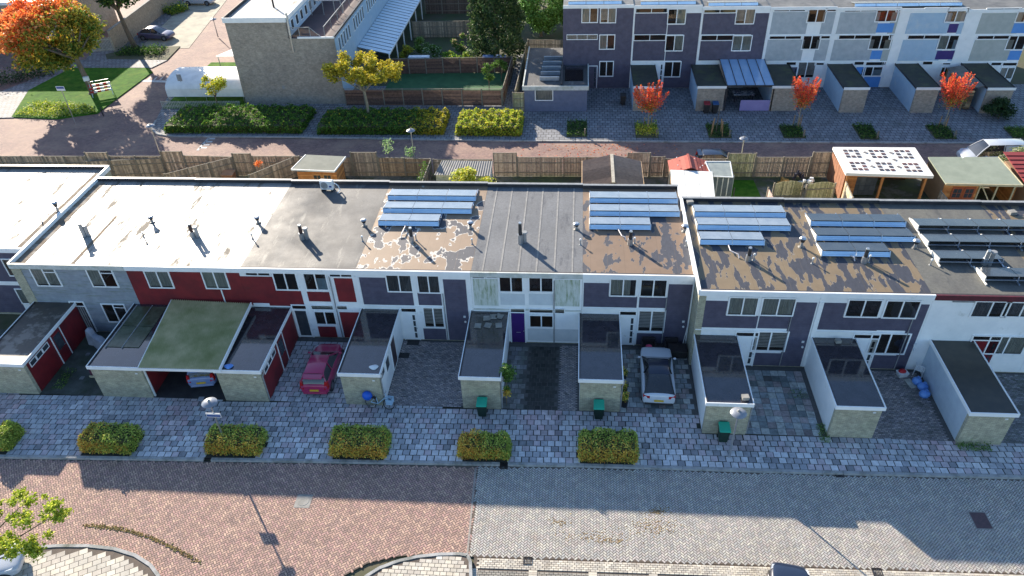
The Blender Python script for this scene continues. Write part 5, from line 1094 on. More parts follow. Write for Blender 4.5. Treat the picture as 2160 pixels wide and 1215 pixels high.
car('dark car cut off by the bottom edge of the photo', pt(1671, 1395), pt(1671, 1245, 0.8), 4.2, 1.76, 1.46, BLK, 'hatch', z0=-0.1)
car('silver-blue car in the lower left corner under the green branches', pt(-150, 1240), pt(50, 1175, 0.5), 4.2, 1.76, 1.46, SILV, 'hatch', z0=0.0)

# ================================================================ small things in front of the houses
GREENL = M('green_bin_lid', lin(34, 170, 138), lin(28, 156, 128), 2, 0.45); GREEND = M('dark_green_bin', lin(26, 54, 44), lin(20, 46, 38), 2, 0.5)
def bin_(label, x, y, rz=0.0, lid=None, body=None, z=0.0, group='wheelie bins'):
    lid = lid or GREENL; body = body or GREEND; t = T('wheelie_bin', label, 'wheelie bin', (x, y, z), rz, group)
    MB().hexa([(-.22, -.25, .08), (.22, -.25, .08), (.22, .2, .08), (-.22, .2, .08)], [(-.28, -.34, .96), (.28, -.34, .96), (.28, .32, .96), (-.28, .32, .96)]).build('body', body, t, local=True, bevel=0.03)
    MB().hexa([(-.31, -.38, .962), (.31, -.38, .962), (.3, .34, .97), (-.3, .34, .97)], [(-.27, -.34, 1.02), (.27, -.34, 1.02), (.27, .3, 1.1), (-.27, .3, 1.1)]).build('lid', lid, t, local=True, bevel=0.03)
    MB().bar((-.2, .38, 1.0), (.2, .38, 1.0), .035).build('handle', body, t, local=True)
    for s_ in (-1, 1): MB().cone((s_*.2, .2, .1), (s_*.26, .2, .1), .1, .1, 12).build('wheel', RUBBER, t, local=True)
    return t
for px, py, lab in ((1016, 846, 'green wheelie bin in front of the garage left of the mossy driveway'), (1263.5, 848, 'green wheelie bin in front of the garage by the white car'), (1529, 899, 'green wheelie bin in front of the lamp garage')):
    c = gz(px, py, 1.06); bin_(lab, c[0], min(c[1], 28.98-0.36 if px < 1400 else 27.72-0.36))
# bicycle with a blue rain cover
FRW = M('pale_blue_bike_frame', lin(176, 206, 226), lin(160, 192, 214), 3, 0.4); CHROME = M('chrome', (0.6, 0.6, 0.62), (0.5, 0.5, 0.52), 3, 0.2, metal=0.9); BLUEC = M('blue_rain_cover', lin(20, 96, 206), lin(16, 82, 186), 3, 0.5, bump=0.3, bscale=9)
a = gz(768, 860, 0); b = gz(834, 868, 0); rz = math.atan2(b[1]-a[1], b[0]-a[0]); bk = T('bicycle', 'pale bicycle with blue covered seat leaning at the garage front', 'bicycle', ((a[0]+b[0])/2, (a[1]+b[1])/2+0.1, 0), rz)
Lm = Matrix.Rotation(R(-16), 4, 'X')
def lean(pts): return [tuple(Lm @ Vector(p)) for p in pts]
for xw in (-0.52, 0.54):
    tor = lean([(xw+.33*math.cos(q*math.pi/8), 0, .34+.33*math.sin(q*math.pi/8)) for q in range(17)]); o = MB().tube(tor, 0.022, 6).build('wheel', RUBBER, bk, local=True)
    MB().tube(lean([(xw+.3*math.cos(q*math.pi/8), 0, .34+.3*math.sin(q*math.pi/8)) for q in range(17)]), 0.012, 5).build('rim', CHROME, o, local=True)
    f = MB()
    for q in range(6): f.tube(lean([(xw, 0, .34), (xw+.3*math.cos(q*math.pi/3), 0, .34+.3*math.sin(q*math.pi/3))]), .006, 4)
    f.build('spokes', CHROME, o, local=True)
f = MB(); f.tube(lean([(-.52, 0, .34), (-.1, 0, .3), (.38, 0, .78)]), .028); f.tube(lean([(-.1, 0, .3), (-.24, 0, .8)]), .024); f.tube(lean([(-.52, 0, .34), (-.24, 0, .72)]), .02); f.tube(lean([(.54, 0, .34), (.42, 0, .72), (.36, 0, 1.0)]), .024); f.build('frame', FRW, bk, local=True)
MB().tube(lean([(.28, -.28, 1.02), (.36, -.1, 1.05), (.36, .1, 1.05), (.28, .28, 1.02)]), .018).build('handlebar', CHROME, bk, local=True)
MB().box(-.36, -.07, .8, -.12, .07, .87).build('saddle', RUBBER, bk, local=True)
cr = MB(); 
for z_ in (.62, .74, .86):
    for q in ((.5, -.2, .86, -.18), (.5, .18, .86, .2), (.5, -.18, .52, .18), (.84, -.18, .86, .18)): cr.box(q[0], q[1], z_, q[2], q[3], z_+.05)
cr.box(.5, -.2, .58, .86, .2, .6); cr.build('front_crate', FRW, bk, local=True)
MB().ball((-.62, 0, .92), .3, .24, .3, 12, 8).build('seat_cover', BLUEC, bk, local=True, smooth=True)
# maroon trailer with white cover beside the carport garage
MARO = M('maroon_tarpaulin', lin(92, 44, 66), lin(78, 38, 58), 2, 0.5, bump=0.2, bscale=5)
a = gz(188, 800, 0.9); tr = T('trailer', 'low maroon covered trailer beside the carport garage', 'trailer', (x0b-0.75, 30.2, 0), 0)
MB().hexa([(-.6, 0, .45), (.6, 0, .45), (.6, 3.4, .45), (-.6, 3.4, .45)], [(-.55, .05, 1.25), (.55, .05, 1.25), (.55, 3.35, 1.25), (-.55, 3.35, 1.25)]).build('cover', MARO, tr, local=True, bevel=0.05)
MB().box(-.62, -.05, .35, .62, 3.42, .449).build('bed', METALD, tr, local=True); MB().box(-.6, -.1, .36, .62, -.052, .5).build('light_bar', M('cream_bar', lin(186, 180, 150), lin(168, 162, 136), 3, 0.5), tr, local=True); MB().box(-.2, -.13, .52, .25, -.11, .62).build('number_plate', PLASTICW, tr, local=True)
for s_ in (-1, 1): MB().cone((s_*.6, 1.7, .28), (s_*.75, 1.7, .28), .28, .28, 16).build('wheel', RUBBER, tr, local=True)
MB().bar((0, 3.4, .42), (0, 4.3, .42), .07).build('drawbar', METAL, tr, local=True)
TARP = M('silver_scooter_cover', lin(170, 174, 184), lin(140, 146, 158), 2.5, 0.35, bump=0.5, bscale=5)
c = gz(205, 728, 0); st = T('covered_scooter', 'scooter under a silver-grey cover by the grey-blue house', 'scooter', (c[0]+0.2, c[1], 0), R(62))
rr = []
for y_, w_, z_ in ((-.85, .12, .5), (-.7, .26, .72), (-.3, .3, .82), (0, .26, .78), (.25, .22, .8), (.45, .28, 1.15), (.62, .3, 1.2), (.8, .2, .75), (.95, .08, .45)):
    rr.append([(-w_*1.25, y_, .06), (-w_*1.05, y_, z_*.5), (-w_*.7, y_, z_*.92), (0, y_, z_), (w_*.7, y_, z_*.92), (w_*1.05, y_, z_*.5), (w_*1.25, y_, .06)])
o = MB().loft(rr).build('cover', TARP, st, local=True, smooth=True)
for y_ in (-.6, .7): MB().cone((-.05, y_, .22), (.05, y_, .22), .22, .22, 14).build('wheel', RUBBER, st, local=True)
# rattan seats, broom, rubbish by the end wall
RATT = M('dark_rattan', lin(48, 42, 44), lin(36, 32, 34), 12, 0.8, bump=0.5, bscale=60)
def lounge(label, x, y, w_, rz=0.0):
    t = T('rattan_armchair', label, 'armchair', (x, y, 0), rz, 'rattan seats against the anthracite wall'); MB().box(-w_/2, -.35, .05, w_/2, .3, .42).build('seat', RATT, t, local=True, bevel=.03)
    MB().box(-w_/2, .18, .43, w_/2, .34, .82).build('backrest', RATT, t, local=True, bevel=.03)
    for s_ in (-1, 1): MB().box(s_*w_/2-.06, -.35, .43, s_*w_/2+.06, .17, .62).build('armrest', RATT, t, local=True, bevel=.02)
    return t
c1 = gz(*C3(1440, 655), 0); lounge('dark rattan armchair with a pink cushion against the wall', c1[0], 34.2, .8); c2 = gz(*C3(1600, 650), 0); lounge('dark rattan armchair nearest the end wall', c2[0], 34.2, .8)
tb = T('rattan_table', 'low dark rattan table between two armchairs', 'table', ((c1[0]+c2[0])/2, 34.1, 0)); MB().box(-.38, -.3, .36, .38, .3, .42).build('top', RATT, tb, local=True)
for sx in (-.32, .32):
    for sy in (-.24, .24): MB().box(sx-.04, sy-.04, 0, sx+.04, sy+.04, .359).build('leg', RATT, tb, local=True)
tag(MB().ball((c1[0], 34.02, .5), .2, .16, .07).build('cushion', M('pink_cloth', lin(226, 88, 122), lin(200, 72, 108), 3, 0.8), smooth=True, origin=(c1[0], 34.02, .42)), 'pink cushion on the dark rattan armchair', 'cushion')
c = gz(*C3(1690, 720), 0); pl = T('storage_box', 'black storage box at the brick end wall behind the white car', 'box', (6.35, c[1]+0.2, 0)); MB().box(-.55, -.35, 0, .5, .35, .55).build('box', TRIM, pl, local=True, bevel=.03); MB().box(-.57, -.37, .551, .52, .37, .6).build('lid', RATT, pl, local=True, bevel=.02)
p1 = gy(*C3(1727, 492), 34.45); p2 = gy(*C3(1680, 635), 34.3); bm = T('broom', 'white broom handle leaning on the anthracite wall', 'broom', (p2[0], 34.2, 0)); MB().tube([(p2[0], 34.2, .05), (p1[0], 34.55, max(1.2, p1[2]))], .022).build('handle', PLASTICW, bm); MB().obox((p2[0], 34.2, .04), (.3, .07, .08)).build('brush', METALD, bm)
# white chair, basket, blue bags, board beside the right-hand garage
c = gz(*C4(1505, 610), 0); ch = T('plastic_chair', 'white plastic garden chair beside the boarded garage', 'chair', (c[0], c[1], 0), R(150))
MB().box(-.24, -.22, .4, .24, .24, .44).build('seat', PLASTICW, ch, local=True, bevel=.015)
for sx in (-.21, .21):
    for sy in (-.2, .21): MB().bar((sx*1.1, sy*1.15, 0), (sx, sy, .4), .045).build('leg', PLASTICW, ch, local=True)
    MB().tube([(sx*1.15, -.2, .44), (sx*1.2, -.18, .64), (sx*1.15, .24, .66)], .025).build('armrest', PLASTICW, ch, local=True)
f = MB(); f.tube([(-.23, .23, .44), (-.24, .3, .8), (-.12, .33, .9), (.12, .33, .9), (.24, .3, .8), (.23, .23, .44)], .025)
for k in range(5): f.bar((-.14+k*.07, .24, .44), (-.14+k*.07, .31, .88), .03, .012)
f.build('backrest', PLASTICW, ch, local=True)
c = gz(*C4(1405, 620), 0); bs = T('laundry_basket', 'white laundry basket holding red things', 'basket', (c[0], c[1], 0), .2)
MB().hexa([(-.22, -.16, 0), (.22, -.16, 0), (.22, .16, 0), (-.22, .16, 0)], [(-.3, -.22, .3), (.3, -.22, .3), (.3, .22, .3), (-.3, .22, .3)]).build('basket', PLASTICW, bs, local=True)
MB().ball((0, .05, .3), .24, .18, .14).build('red_contents', M('red_plastic', lin(190, 24, 34), lin(160, 18, 28), 4, 0.4), bs, local=True, smooth=True)
BAG = M('blue_plastic_bag', lin(112, 158, 220), lin(84, 132, 204), 4, 0.3, bump=0.6, bscale=14)
for k, (ax, ay, r_, lab) in enumerate(((1502, 655, .28, 'upper of the three blue rubbish bags'), (1540, 690, .3, 'middle blue rubbish bag by the boarded garage'), (1550, 735, .3, 'lowest and flattest of the three blue rubbish bags'))):
    c = gz(*C4(ax, ay), .2); o = MB(); o.ball((0, 0, .22), r_, r_*.9, .24, 12, 8); o.cone((0, 0, .42), (0.03, 0, .54), .05, .1, 8)
    o.v = [(p[0]*(1+.12*math.sin(9*p[2]+k+5*p[0])), p[1]*(1+.12*math.cos(7*p[0]+k)), max(0.0, p[2])) for p in o.v]
    q = o.build('rubbish_bag', BAG, local=True, smooth=True, origin=(c[0], c[1], 0)); tag(q, lab, 'bag', 'blue rubbish bags')
c = gz(*C4(1460, 670), 0); tag(MB().obox((c[0], c[1], .03), (.35, .7, .04), .25).build('board', M('worn_white_board', lin(190, 190, 180), lin(160, 160, 150), 3, 0.7), origin=(c[0], c[1], 0)), 'worn white board lying by the blue bags', 'board')
# door mats
for px, py, lab in ((C2(1400, 655)[0], C2(1400, 655)[1], 'dark doormat at the white door of the anthracite house'), (C2(1325, 750)[0], C2(1325, 750)[1], 'dark rubber mat beside the bicycle garage')):
    c = gz(px, py, 0); tag(MB().obox((c[0], c[1], .012), (.75, .45, .02)).build('doormat', RUBBER, origin=(c[0], c[1], 0)), lab, 'doormat')
MB_ = gz(482, 773, 2.45); 
for px, py, lab in ((482, 774, 'pale blue plastic bag on the garage roof right of the carport'), (788, 776, 'white torn bag on the bicycle garage roof')):
    c = gz(px, py, 2.45); o = MB().ball((0, 0, .05), .26, .2, .09, 12, 6); o.v = [(p[0]*(1+.2*math.sin(13*p[1])), p[1]*(1+.2*math.sin(11*p[0])), max(.0, p[2])) for p in o.v]
    tag(o.build('plastic_bag', BAG if px < 600 else PLASTICW, local=True, smooth=True, origin=(c[0], c[1], 2.435)), lab, 'bag')
# plants by the garages
G_FRESH = [lin(104, 140, 60), lin(84, 120, 48), lin(132, 160, 84), lin(70, 104, 46)]
t = T('climbing_plant', 'leafy climbing plant at the corner of the purple-door garage', 'plant', (XG4[1]+0.28, 29.3, 0))
P = np.concatenate([blob((XG4[1]+.3, 29.35, 2.5), (.34, .34, .75), 420, .2), blob((XG4[1]+.42, 29.7, 2.1), (.5, .6, .6), 420, .2), blob((XG4[1]+.35, 29.2, 1.2), (.3, .3, .5), 200, .2)])
Cc = pick(len(P), G_FRESH, .15); k = P[:, 2] < 1.35; Cc[k] = pick(int(k.sum()), G_AUT, .15); leaves('foliage', P, .14, Cc, t); MB().tube([(XG4[1]+.28, 29.3, 0), (XG4[1]+.3, 29.32, 1.3), (XG4[1]+.36, 29.4, 2.9)], .025).build('stem', BARK, t)
TERR = M('dark_plant_pot', lin(40, 40, 46), lin(32, 32, 38), 3, 0.5)
for k, (px, py, lab) in enumerate(((1313, 792, 'potted shrub on the wall of the bin garage, furthest from the street'), (1316, 822, 'potted shrub on the wall of the bin garage, middle one'), (1318, 845, 'potted shrub on the wall of the bin garage, nearest the street'))):
    yy = (31.5, 30.4, 29.5)[k]; xx = XG5[1]+.3; t = T('potted_plant', lab, 'potted plant', (xx, yy, 0), 0, 'potted shrubs along the bin garage')
    MB().cone((0, 0, 0), (0, 0, .42), .15, .2, 12).build('pot', TERR, t, local=True); P = blob((xx, yy, .75), (.26, .3, .36), 150, .3); leaves('foliage', P, .12, pick(len(P), G_AUT[2:]+G_FRESH[:2], .2), t)
def weeds(label, x0, x1, y0, y1, h, n, pal=G_FRESH, cat='weeds'):
    P = np.c_[RNG.uniform(x0, x1, n), RNG.uniform(y0, y1, n), np.abs(RNG.normal(0, h*.5, n))+.02]; o = leaves('weeds', P, .11, pick(n, pal, .2), None, ((x0+x1)/2, (y0+y1)/2, 0), aspect=.3); tag(o, label, cat, kind='stuff'); return o
weeds('weeds at the foot of the boarded garage', XG8[0]-.1, XG8[1]-.6, 27.1, 27.55, .28, 420); weeds('weeds at the corner of the plain white garage', XG7[0]-.45, XG7[0]+.05, 27.3, 28.6, .2, 260); weeds('moss and weeds beside the red garage wall', -30.9, -30.2, 29.4, 31.2, .12, 260)
weeds('weeds under the smallest hedge edge of the pavement', 12.2, 13.3, 30.5, 31.2, .06, 80)
# ================================================================ the far terrace
YF = 74.3; FFL = YF-0.04
F1 = lambda x, y: (1180+x/6.075, y/6.075)
F2_ = lambda x, y: (1460+x/6.075, y/6.075)
F3 = lambda x, y: (1740+x/4.674, y/4.674)
GREYP = MSLAT('pale_grey_render', lin(176, 182, 186), lin(160, 168, 174), 0.3, 2, 0.7, 0.15); BLUEWP = MSLAT('pale_blue_render', lin(168, 192, 212), lin(158, 184, 206), 0.3, 2, 0.7, 0.15, stain=lin(190, 200, 208), sc=0.8)
TANP = MSLAT('pale_tan_render', lin(176, 180, 176), lin(164, 170, 166), 0.3, 2, 0.7, 0.15)
SKYB = M('sky_blue_panel', lin(86, 146, 212), lin(78, 138, 206), 2, 0.45); VIOL = M('dark_violet_panel', lin(60, 46, 116), lin(54, 40, 108), 2, 0.45)
FDARK = DARKCLAD
def far_house(label, x0, x1, zr, front, items, ends=()):
    h = T('far_terraced_house', label, 'house', ((x0+x1)/2, YF, 0), 0, 'far terrace houses')
    MB().box(x0+.004, YF, -.05, x1-.004, YF+9.4, zr-.2).build('wall', BRICKFAR, h)
    MB().box(x0+.006, YF-.04, .02, x1-.006, YF-.002, zr-.3).build('front_board', front, h)
    MB().box(x0+.003, YF-.02, zr-.199, x1-.003, YF+9.4, zr-.14).build('roof', BITUG, h)
    MB().box(x0+.002, YF-.1, zr-.3, x1-.002, YF-.041, zr).build('fascia', WHITE, h)
    for it in items:
        kind, c, r_ = it[0], it[1], it[2]; a = rect(c, *r_, FFL)
        a = (max(a[0], x0+.16), a[1], min(a[2], x1-.03), a[3])
        if a[2]-a[0] < 0.1 or a[3]-a[1] < 0.08: continue
        if kind == 'w': window(h, *a, FFL, it[3] if len(it) > 3 else 2, it[4] if len(it) > 4 else 'room', fw=.085)
        elif kind == 's': window(h, *a, FFL, it[3] if len(it) > 3 else 2, it[4] if len(it) > 4 else 'room', fw=.06)
        elif kind == 'p': panel(h, *a, FFL, it[3], .014)
        elif kind == 'd': door(h, a[0], .03, a[2], a[3], FFL, it[3], 1)
        elif kind == 'g': panel(h, a[0], .03, a[2], a[3], FFL, it[3], .014)
    return h
XF = [-1.47, 5.35, 11.85, 18.25, 24.4, 30.3, 36.4, 42.6]
ZF = [8.4, 8.3, 8.12, 8.02, 7.9, 7.76, 7.6]
far_house('leftmost far anthracite house with the wide blue-grey annexe', XF[0], XF[1], ZF[0], FDARK, [('w', F1, (285, 97, 493, 292), 2, ['curtain', 'brown']), ('w', F1, (523, 97, 725, 295), 2, ['blind', 'curtain']), ('s', F1, (92, 440, 490, 507), 3, 'shade'), ('w', F1, (512, 440, 708, 633), 2, ['curtain', 'brown']), ('w', F1, (512, 780, 690, 980), 2, 'room'), ('d', F1, (370, 840, 480, 1120), FDARK)])
far_house('far anthracite house behind the left orange maple', XF[1], XF[2], ZF[1], WHITE, [('s', F1, (965, 103, 1383, 165)), ('w', F1, (1393, 108, 1612, 310), 2, ['brown', 'curtain']), ('s', F1, (948, 440, 1360, 520)), ('w', F1, (1365, 447, 1578, 655), 2, ['brown', 'curtain']), ('d', F1, (1200, 795, 1320, 1100), WHITE), ('w', F1, (1345, 783, 1545, 988), 2, 'room'),
    ('p', F1, (955, 175, 1368, 436), FDARK), ('p', F1, (940, 525, 1342, 775), FDARK), ('p', F1, (1390, 318, 1590, 440), FDARK), ('p', F1, (1362, 660, 1556, 776), FDARK), ('g', F1, (1618, 168, 1790, 800), FDARK), ('g', F1, (1335, 992, 1530, 1120), FDARK)])
far_house('far anthracite house behind the glass veranda', XF[2], XF[3], ZF[2], WHITE, [('s', F2_, (150, 105, 562, 165)), ('w', F2_, (570, 105, 790, 308), 2, ['blind', 'curtain']), ('s', F2_, (115, 447, 520, 520)), ('w', F2_, (525, 450, 745, 652), 2, 'curtain'), ('p', F2_, (148, 175, 552, 437), FDARK), ('p', F2_, (110, 525, 505, 772), FDARK), ('p', F2_, (560, 315, 768, 440), FDARK), ('p', F2_, (520, 660, 712, 776), FDARK), ('g', F2_, (800, 168, 985, 720), FDARK), ('w', F2_, (500, 790, 700, 990), 2, 'room')])
far_house('far pale house with brown upper window', XF[3], XF[4], ZF[3], WHITE, [('s', F2_, (1050, 100, 1450, 148)), ('w', F2_, (1495, 97, 1695, 290), 2, 'brown'), ('s', F2_, (1715, 100, 1912, 148), 1), ('s', F2_, (990, 456, 1395, 503)), ('w', F2_, (1425, 450, 1620, 635), 2, 'room'), ('s', F2_, (1640, 452, 1830, 498), 1), ('p', F2_, (1040, 155, 1450, 435), GREYP), ('p', F2_, (1690, 155, 1895, 435), GREYP), ('p', F2_, (970, 510, 1390, 775), GREYP), ('p', F2_, (1605, 510, 1815, 775), GREYP), ('s', F2_, (1205, 788, 1330, 838), 1), ('w', F2_, (1362, 788, 1552, 1000), 2, 'blind'), ('s', F2_, (1573, 796, 1757, 838), 1), ('d', F2_, (1225, 850, 1320, 1080), DARKCLAD)])
far_house('far pale house with sky-blue panels and blue front door', XF[4], XF[5], ZF[4], WHITE, [('s', F3, (200, 75, 512, 117), 2, 'brown'), ('w', F3, (520, 72, 700, 217), 2, 'brown'), ('s', F3, (705, 75, 862, 117)), ('p', F3, (490, 230, 662, 320), SKYB), ('p', F3, (155, 122, 497, 330), GREYP), ('p', F3, (668, 122, 852, 330), TANP), ('s', F3, (138, 342, 448, 386)), ('w', F3, (455, 342, 635, 487), 2, 'room'), ('s', F3, (637, 342, 795, 386)), ('p', F3, (425, 497, 590, 583), SKYB), ('p', F3, (95, 393, 437, 595), GREYP), ('p', F3, (598, 393, 780, 598), TANP), ('s', F3, (290, 602, 382, 643), 1), ('s', F3, (405, 605, 562, 647), 1), ('w', F3, (385, 652, 552, 752), 2, ['room', 'low']), ('g', F3, (388, 758, 525, 858), SKYB), ('s', F3, (568, 605, 722, 645)), ('d', F3, (305, 652, 372, 800), SKYB)])
far_house('far pale house with dark violet panels', XF[5], XF[6], ZF[5], WHITE, [('s', F3, (985, 73, 1215, 113)), ('w', F3, (1215, 76, 1395, 220), 2, ['brown', 'curtain']), ('s', F3, (1400, 78, 1565, 118), 2, 'shade'), ('p', F3, (1178, 235, 1350, 322), VIOL), ('p', F3, (845, 130, 1198, 330), BLUEWP), ('p', F3, (1358, 127, 1545, 330), BLUEWP), ('s', F3, (820, 343, 1135, 386)), ('w', F3, (1137, 343, 1312, 490), 2, ['curtain', 'room']), ('s', F3, (1325, 345, 1475, 388)), ('p', F3, (1108, 500, 1270, 585), VIOL), ('p', F3, (772, 393, 1118, 597), BLUEWP), ('p', F3, (1275, 393, 1470, 600), BLUEWP), ('s', F3, (965, 600, 1058, 640), 1), ('w', F3, (1150, 655, 1300, 760), 2, 'room'), ('s', F3, (1160, 615, 1300, 640), 1)])
far_house('rightmost far pale house with the firewood lean-to', XF[6], XF[7], ZF[6], WHITE, [('s', F3, (1595, 78, 1928, 114)), ('w', F3, (1915, 80, 2090, 222), 2, 'brown'), ('p', F3, (1552, 130, 1888, 330), TANP), ('p', F3, (1868, 228, 2030, 325), SKYB), ('s', F3, (1505, 347, 1818, 387)), ('w', F3, (1818, 347, 1990, 492), 2, 'room'), ('p', F3, (1778, 500, 1945, 590), SKYB), ('p', F3, (1480, 395, 1790, 598), TANP), ('s', F3, (1640, 610, 1735, 648), 1), ('s', F3, (1755, 612, 1905, 650), 1), ('w', F3, (1735, 660, 1890, 780), 2, 'curtain'), ('g', F3, (1700, 650, 1728, 850), WHITE)])
for (xa, xb, zz, lab) in ((-1.0, 4.2, ZF[0], 'solar row on the leftmost far roof'), (6.0, 11.3, ZF[1], 'solar row on the second far roof'), (12.5, 17.2, ZF[2], 'solar row on the third far roof'), (26.2, 36.0, ZF[4], 'solar row on the pale far roofs')):
    t = T('solar_array', lab, 'solar panels', (xa, YF+.6, zz-.14), 0, 'solar rows on the far roofs'); n_ = max(3, int((xb-xa)/1.7)); w_ = (xb-xa)/n_
    for k in range(n_):
        a, b = xa+k*w_+.02, xa+(k+1)*w_-.02
        MB().hexa([(a, YF+.8, zz+.1), (b, YF+.8, zz+.1), (b, YF+1.9, zz-.1), (a, YF+1.9, zz-.1)], [(a, YF+.8, zz+.15), (b, YF+.8, zz+.15), (b, YF+1.9, zz-.05), (a, YF+1.9, zz-.05)]).build('panel', PVTOP, t)
        MB().hexa([(a, YF+.6, zz-.13), (b, YF+.6, zz-.13), (b, YF+.63, zz-.13), (a, YF+.63, zz-.13)], [(a, YF+.75, zz+.09), (b, YF+.75, zz+.09), (b, YF+.78, zz+.09), (a, YF+.78, zz+.09)]).build('deflector', DEFL, t)
# far garages
def fgar(label, x0, x1, yf, h=2.5, left=None, roof=None):
    g_ = T('garage', label, 'garage', ((x0+x1)/2, yf, 0), 0, 'garages in front of the far terrace')
    MB().box(x0, yf, -.05, x1, yf+.2, h-.2).build('front_wall', BRICKFAR, g_); MB().box(x0, yf+.202, -.05, x0+.12, YF-.06, h-.2).build('side_wall', left or BLUEWP, g_); MB().box(x1-.12, yf+.202, -.05, x1, YF-.06, h-.2).build('side_wall', BLUEWP, g_)
    MB().box(x0-.04, yf-.04, h-.199, x1+.04, YF-.06, h-.06).build('roof', roof or M('mossy_far_roof', lin(64, 64, 56), lin(50, 52, 46), 1.5, .7, dirt=lin(74, 82, 52), dscale=.8), g_)
    MB().box(x0-.08, yf-.08, h-.24, x1+.08, yf-.041, h).build('fascia', WHITE, g_)
    for xx in (x0-.08, x1+.042): MB().box(xx, yf-.04, h-.2, xx+.038, YF-.06, h-.002).build('fascia', M('dark_metal', (0.05, 0.05, 0.055)), g_)
    return g_
fgar('far garage behind the left orange maple', 5.45, 7.75, 68.7); fgar('far garage with two bins, left of the glass veranda', 11.45, 14.0, 68.7); fgar('far garage right of the glass veranda', 18.35, 20.9, 68.7)
fgar('far garage with white side, between the middle and right maples', 24.75, 26.95, 68.3); fgar('far garage with white side behind the right maple', 31.2, 33.2, 68.25); gw = fgar('far garage with firewood stacked on its left', 37.4, 39.7, 68.15)
t = T('firewood_rack', 'open lean-to stacked with split firewood', 'firewood rack', (36.7, 71, 0))
MB().hexa([(35.8, 68.6, 2.2), (37.25, 68.6, 2.4), (37.25, 73.6, 2.4), (35.8, 73.6, 2.2)], [(35.8, 68.6, 2.26), (37.25, 68.6, 2.46), (37.25, 73.6, 2.46), (35.8, 73.6, 2.26)]).build('roof', BITUG, t)
for yy in (68.8, 71.0, 73.4): MB().box(35.85, yy, 0, 35.95, yy+.1, 2.2).build('post', M('raw_timber', lin(168, 138, 98), lin(140, 112, 80), 4, .8), t)
LOG = MC('log_ends', .9, .3, 6, .2); mb = MB()
for j in range(11):
    for i in range(26):
        mb.col = tuple(pick(1, [lin(150, 128, 96), lin(118, 98, 74), lin(176, 156, 122)], .15)[0]); yy = 69+i*.175+random.gauss(0, .02); mb.cone((36.25+random.gauss(0, .03), yy, .12+j*.165), (36.75, yy, .12+j*.165), .085, .085, 6)
mb.build('logs', LOG, t, kind='stuff')
# blue-grey annexe with vacuum-tube collectors
BLUEB = MSLAT('blue_grey_boards', lin(108, 118, 142), lin(98, 108, 132), .14, 2, .5, .6)
an = T('annexe', 'blue-grey boarded annexe with white fascia beside the far terrace', 'annexe', (-2.1, 68.55, 0))
MB().box(-5.05, 68.6, -.05, 1.0, YF+5, 2.35).build('wall', BLUEB, an); MB().box(-5.1, 68.55, 2.351, 1.05, YF+5, 2.42).build('roof', GREYROOF, an)
MB().box(-5.22, 68.44, 2.2, 1.15, 68.549, 2.62).build('fascia', WHITEG, an); MB().box(-5.22, 68.55, 2.2, -5.101, YF+5, 2.6).build('fascia', WHITEG, an); MB().box(1.051, 68.55, 2.2, 1.15, YF-.06, 2.6).build('fascia', WHITEG, an); MB().box(-1.55, 68.9, 2.421, -1.4, YF+1, 2.7).build('roof_kerb', EDGE, an)
a = rect(F1, -355+10, 1150, -245, 1215, 68.6); aa = gy(1128, 188, 68.6); bb = gy(1167, 212, 68.6); window(an, aa[0], bb[2], bb[0], aa[2], 68.6, 1, 'shade', fw=.08)
MB().box(-1.2, 70.2, 2.421, .6, 73.8, 2.5).build('rooflight', MGLASS('window_glass'), an)
for k in range(5):
    yy = 70.3+k*1.35; xx0, xx1 = -3.6+.05*k, -1.75+.05*k; t = T('solar_tube_collector', ['nearest', 'second nearest', 'middle', 'second farthest', 'farthest'][k]+' vacuum-tube collector on the annexe roof', 'solar collector', ((xx0+xx1)/2, yy, 2.42), 0, 'tube collectors on the annexe')
    MB().hexa([(xx0, yy, 2.75), (xx1, yy, 2.75), (xx1, yy+.55, 2.5), (xx0, yy+.55, 2.5)], [(xx0, yy, 2.83), (xx1, yy, 2.83), (xx1, yy+.55, 2.58), (xx0, yy+.55, 2.58)]).build('tubes', PVDARK, t); MB().box(xx0-.03, yy-.08, 2.45, xx1+.03, yy-.01, 2.86).build('manifold', ALU, t)
    for xx in (xx0, xx1-.05): MB().box(xx, yy+.02, 2.42, xx+.05, yy+.5, 2.5).build('foot', ALU, t)
# glass veranda between two far garages; its sky reflection is painted as blue
vr = T('glass_veranda', 'anthracite veranda with glass roof coloured as reflected sky and table under it', 'veranda', (16.2, 68.8, 0)); BGL = M('veranda_glass_sky_reflection', lin(156, 186, 218), lin(146, 178, 212), 1, .12, spec=.8)
for k in range(5):
    xa = 14.15+k*.87; MB().hexa([(xa, 68.85, 2.5), (xa+.83, 68.85, 2.5), (xa+.83, 74.2, 2.95), (xa, 74.2, 2.95)], [(xa, 68.85, 2.53), (xa+.83, 68.85, 2.53), (xa+.83, 74.2, 2.98), (xa, 74.2, 2.98)]).build('glass_pane', BGL, vr)
for k in range(6): MB().bar((14.13+k*.87, 68.8, 2.52), (14.13+k*.87, 74.2, 2.97), .05, .1).build('glazing_bar', METALD, vr)
MB().box(14.05, 68.7, 2.38, 18.6, 68.8, 2.52).build('gutter', METALD, vr)
for xx in (14.1, 18.42): MB().box(xx, 68.7, 0, xx+.12, 68.82, 2.38).build('post', METALD, vr)
MB().box(15.6, 68.72, 0, 18.35, 68.78, 1.05).build('lilac_screen', M('lilac_screen', lin(150, 142, 190), lin(140, 132, 182), 2, .5), vr)
tb = T('garden_table', 'patterned table under the glass veranda', 'table', (16.3, 71.2, 0)); MB().box(-1.0, -.5, .7, 1.0, .5, .76).build('top', M('patterned_cloth', lin(190, 192, 200), lin(70, 76, 96), 6, .6, lo=.45, hi=.55), tb, local=True)
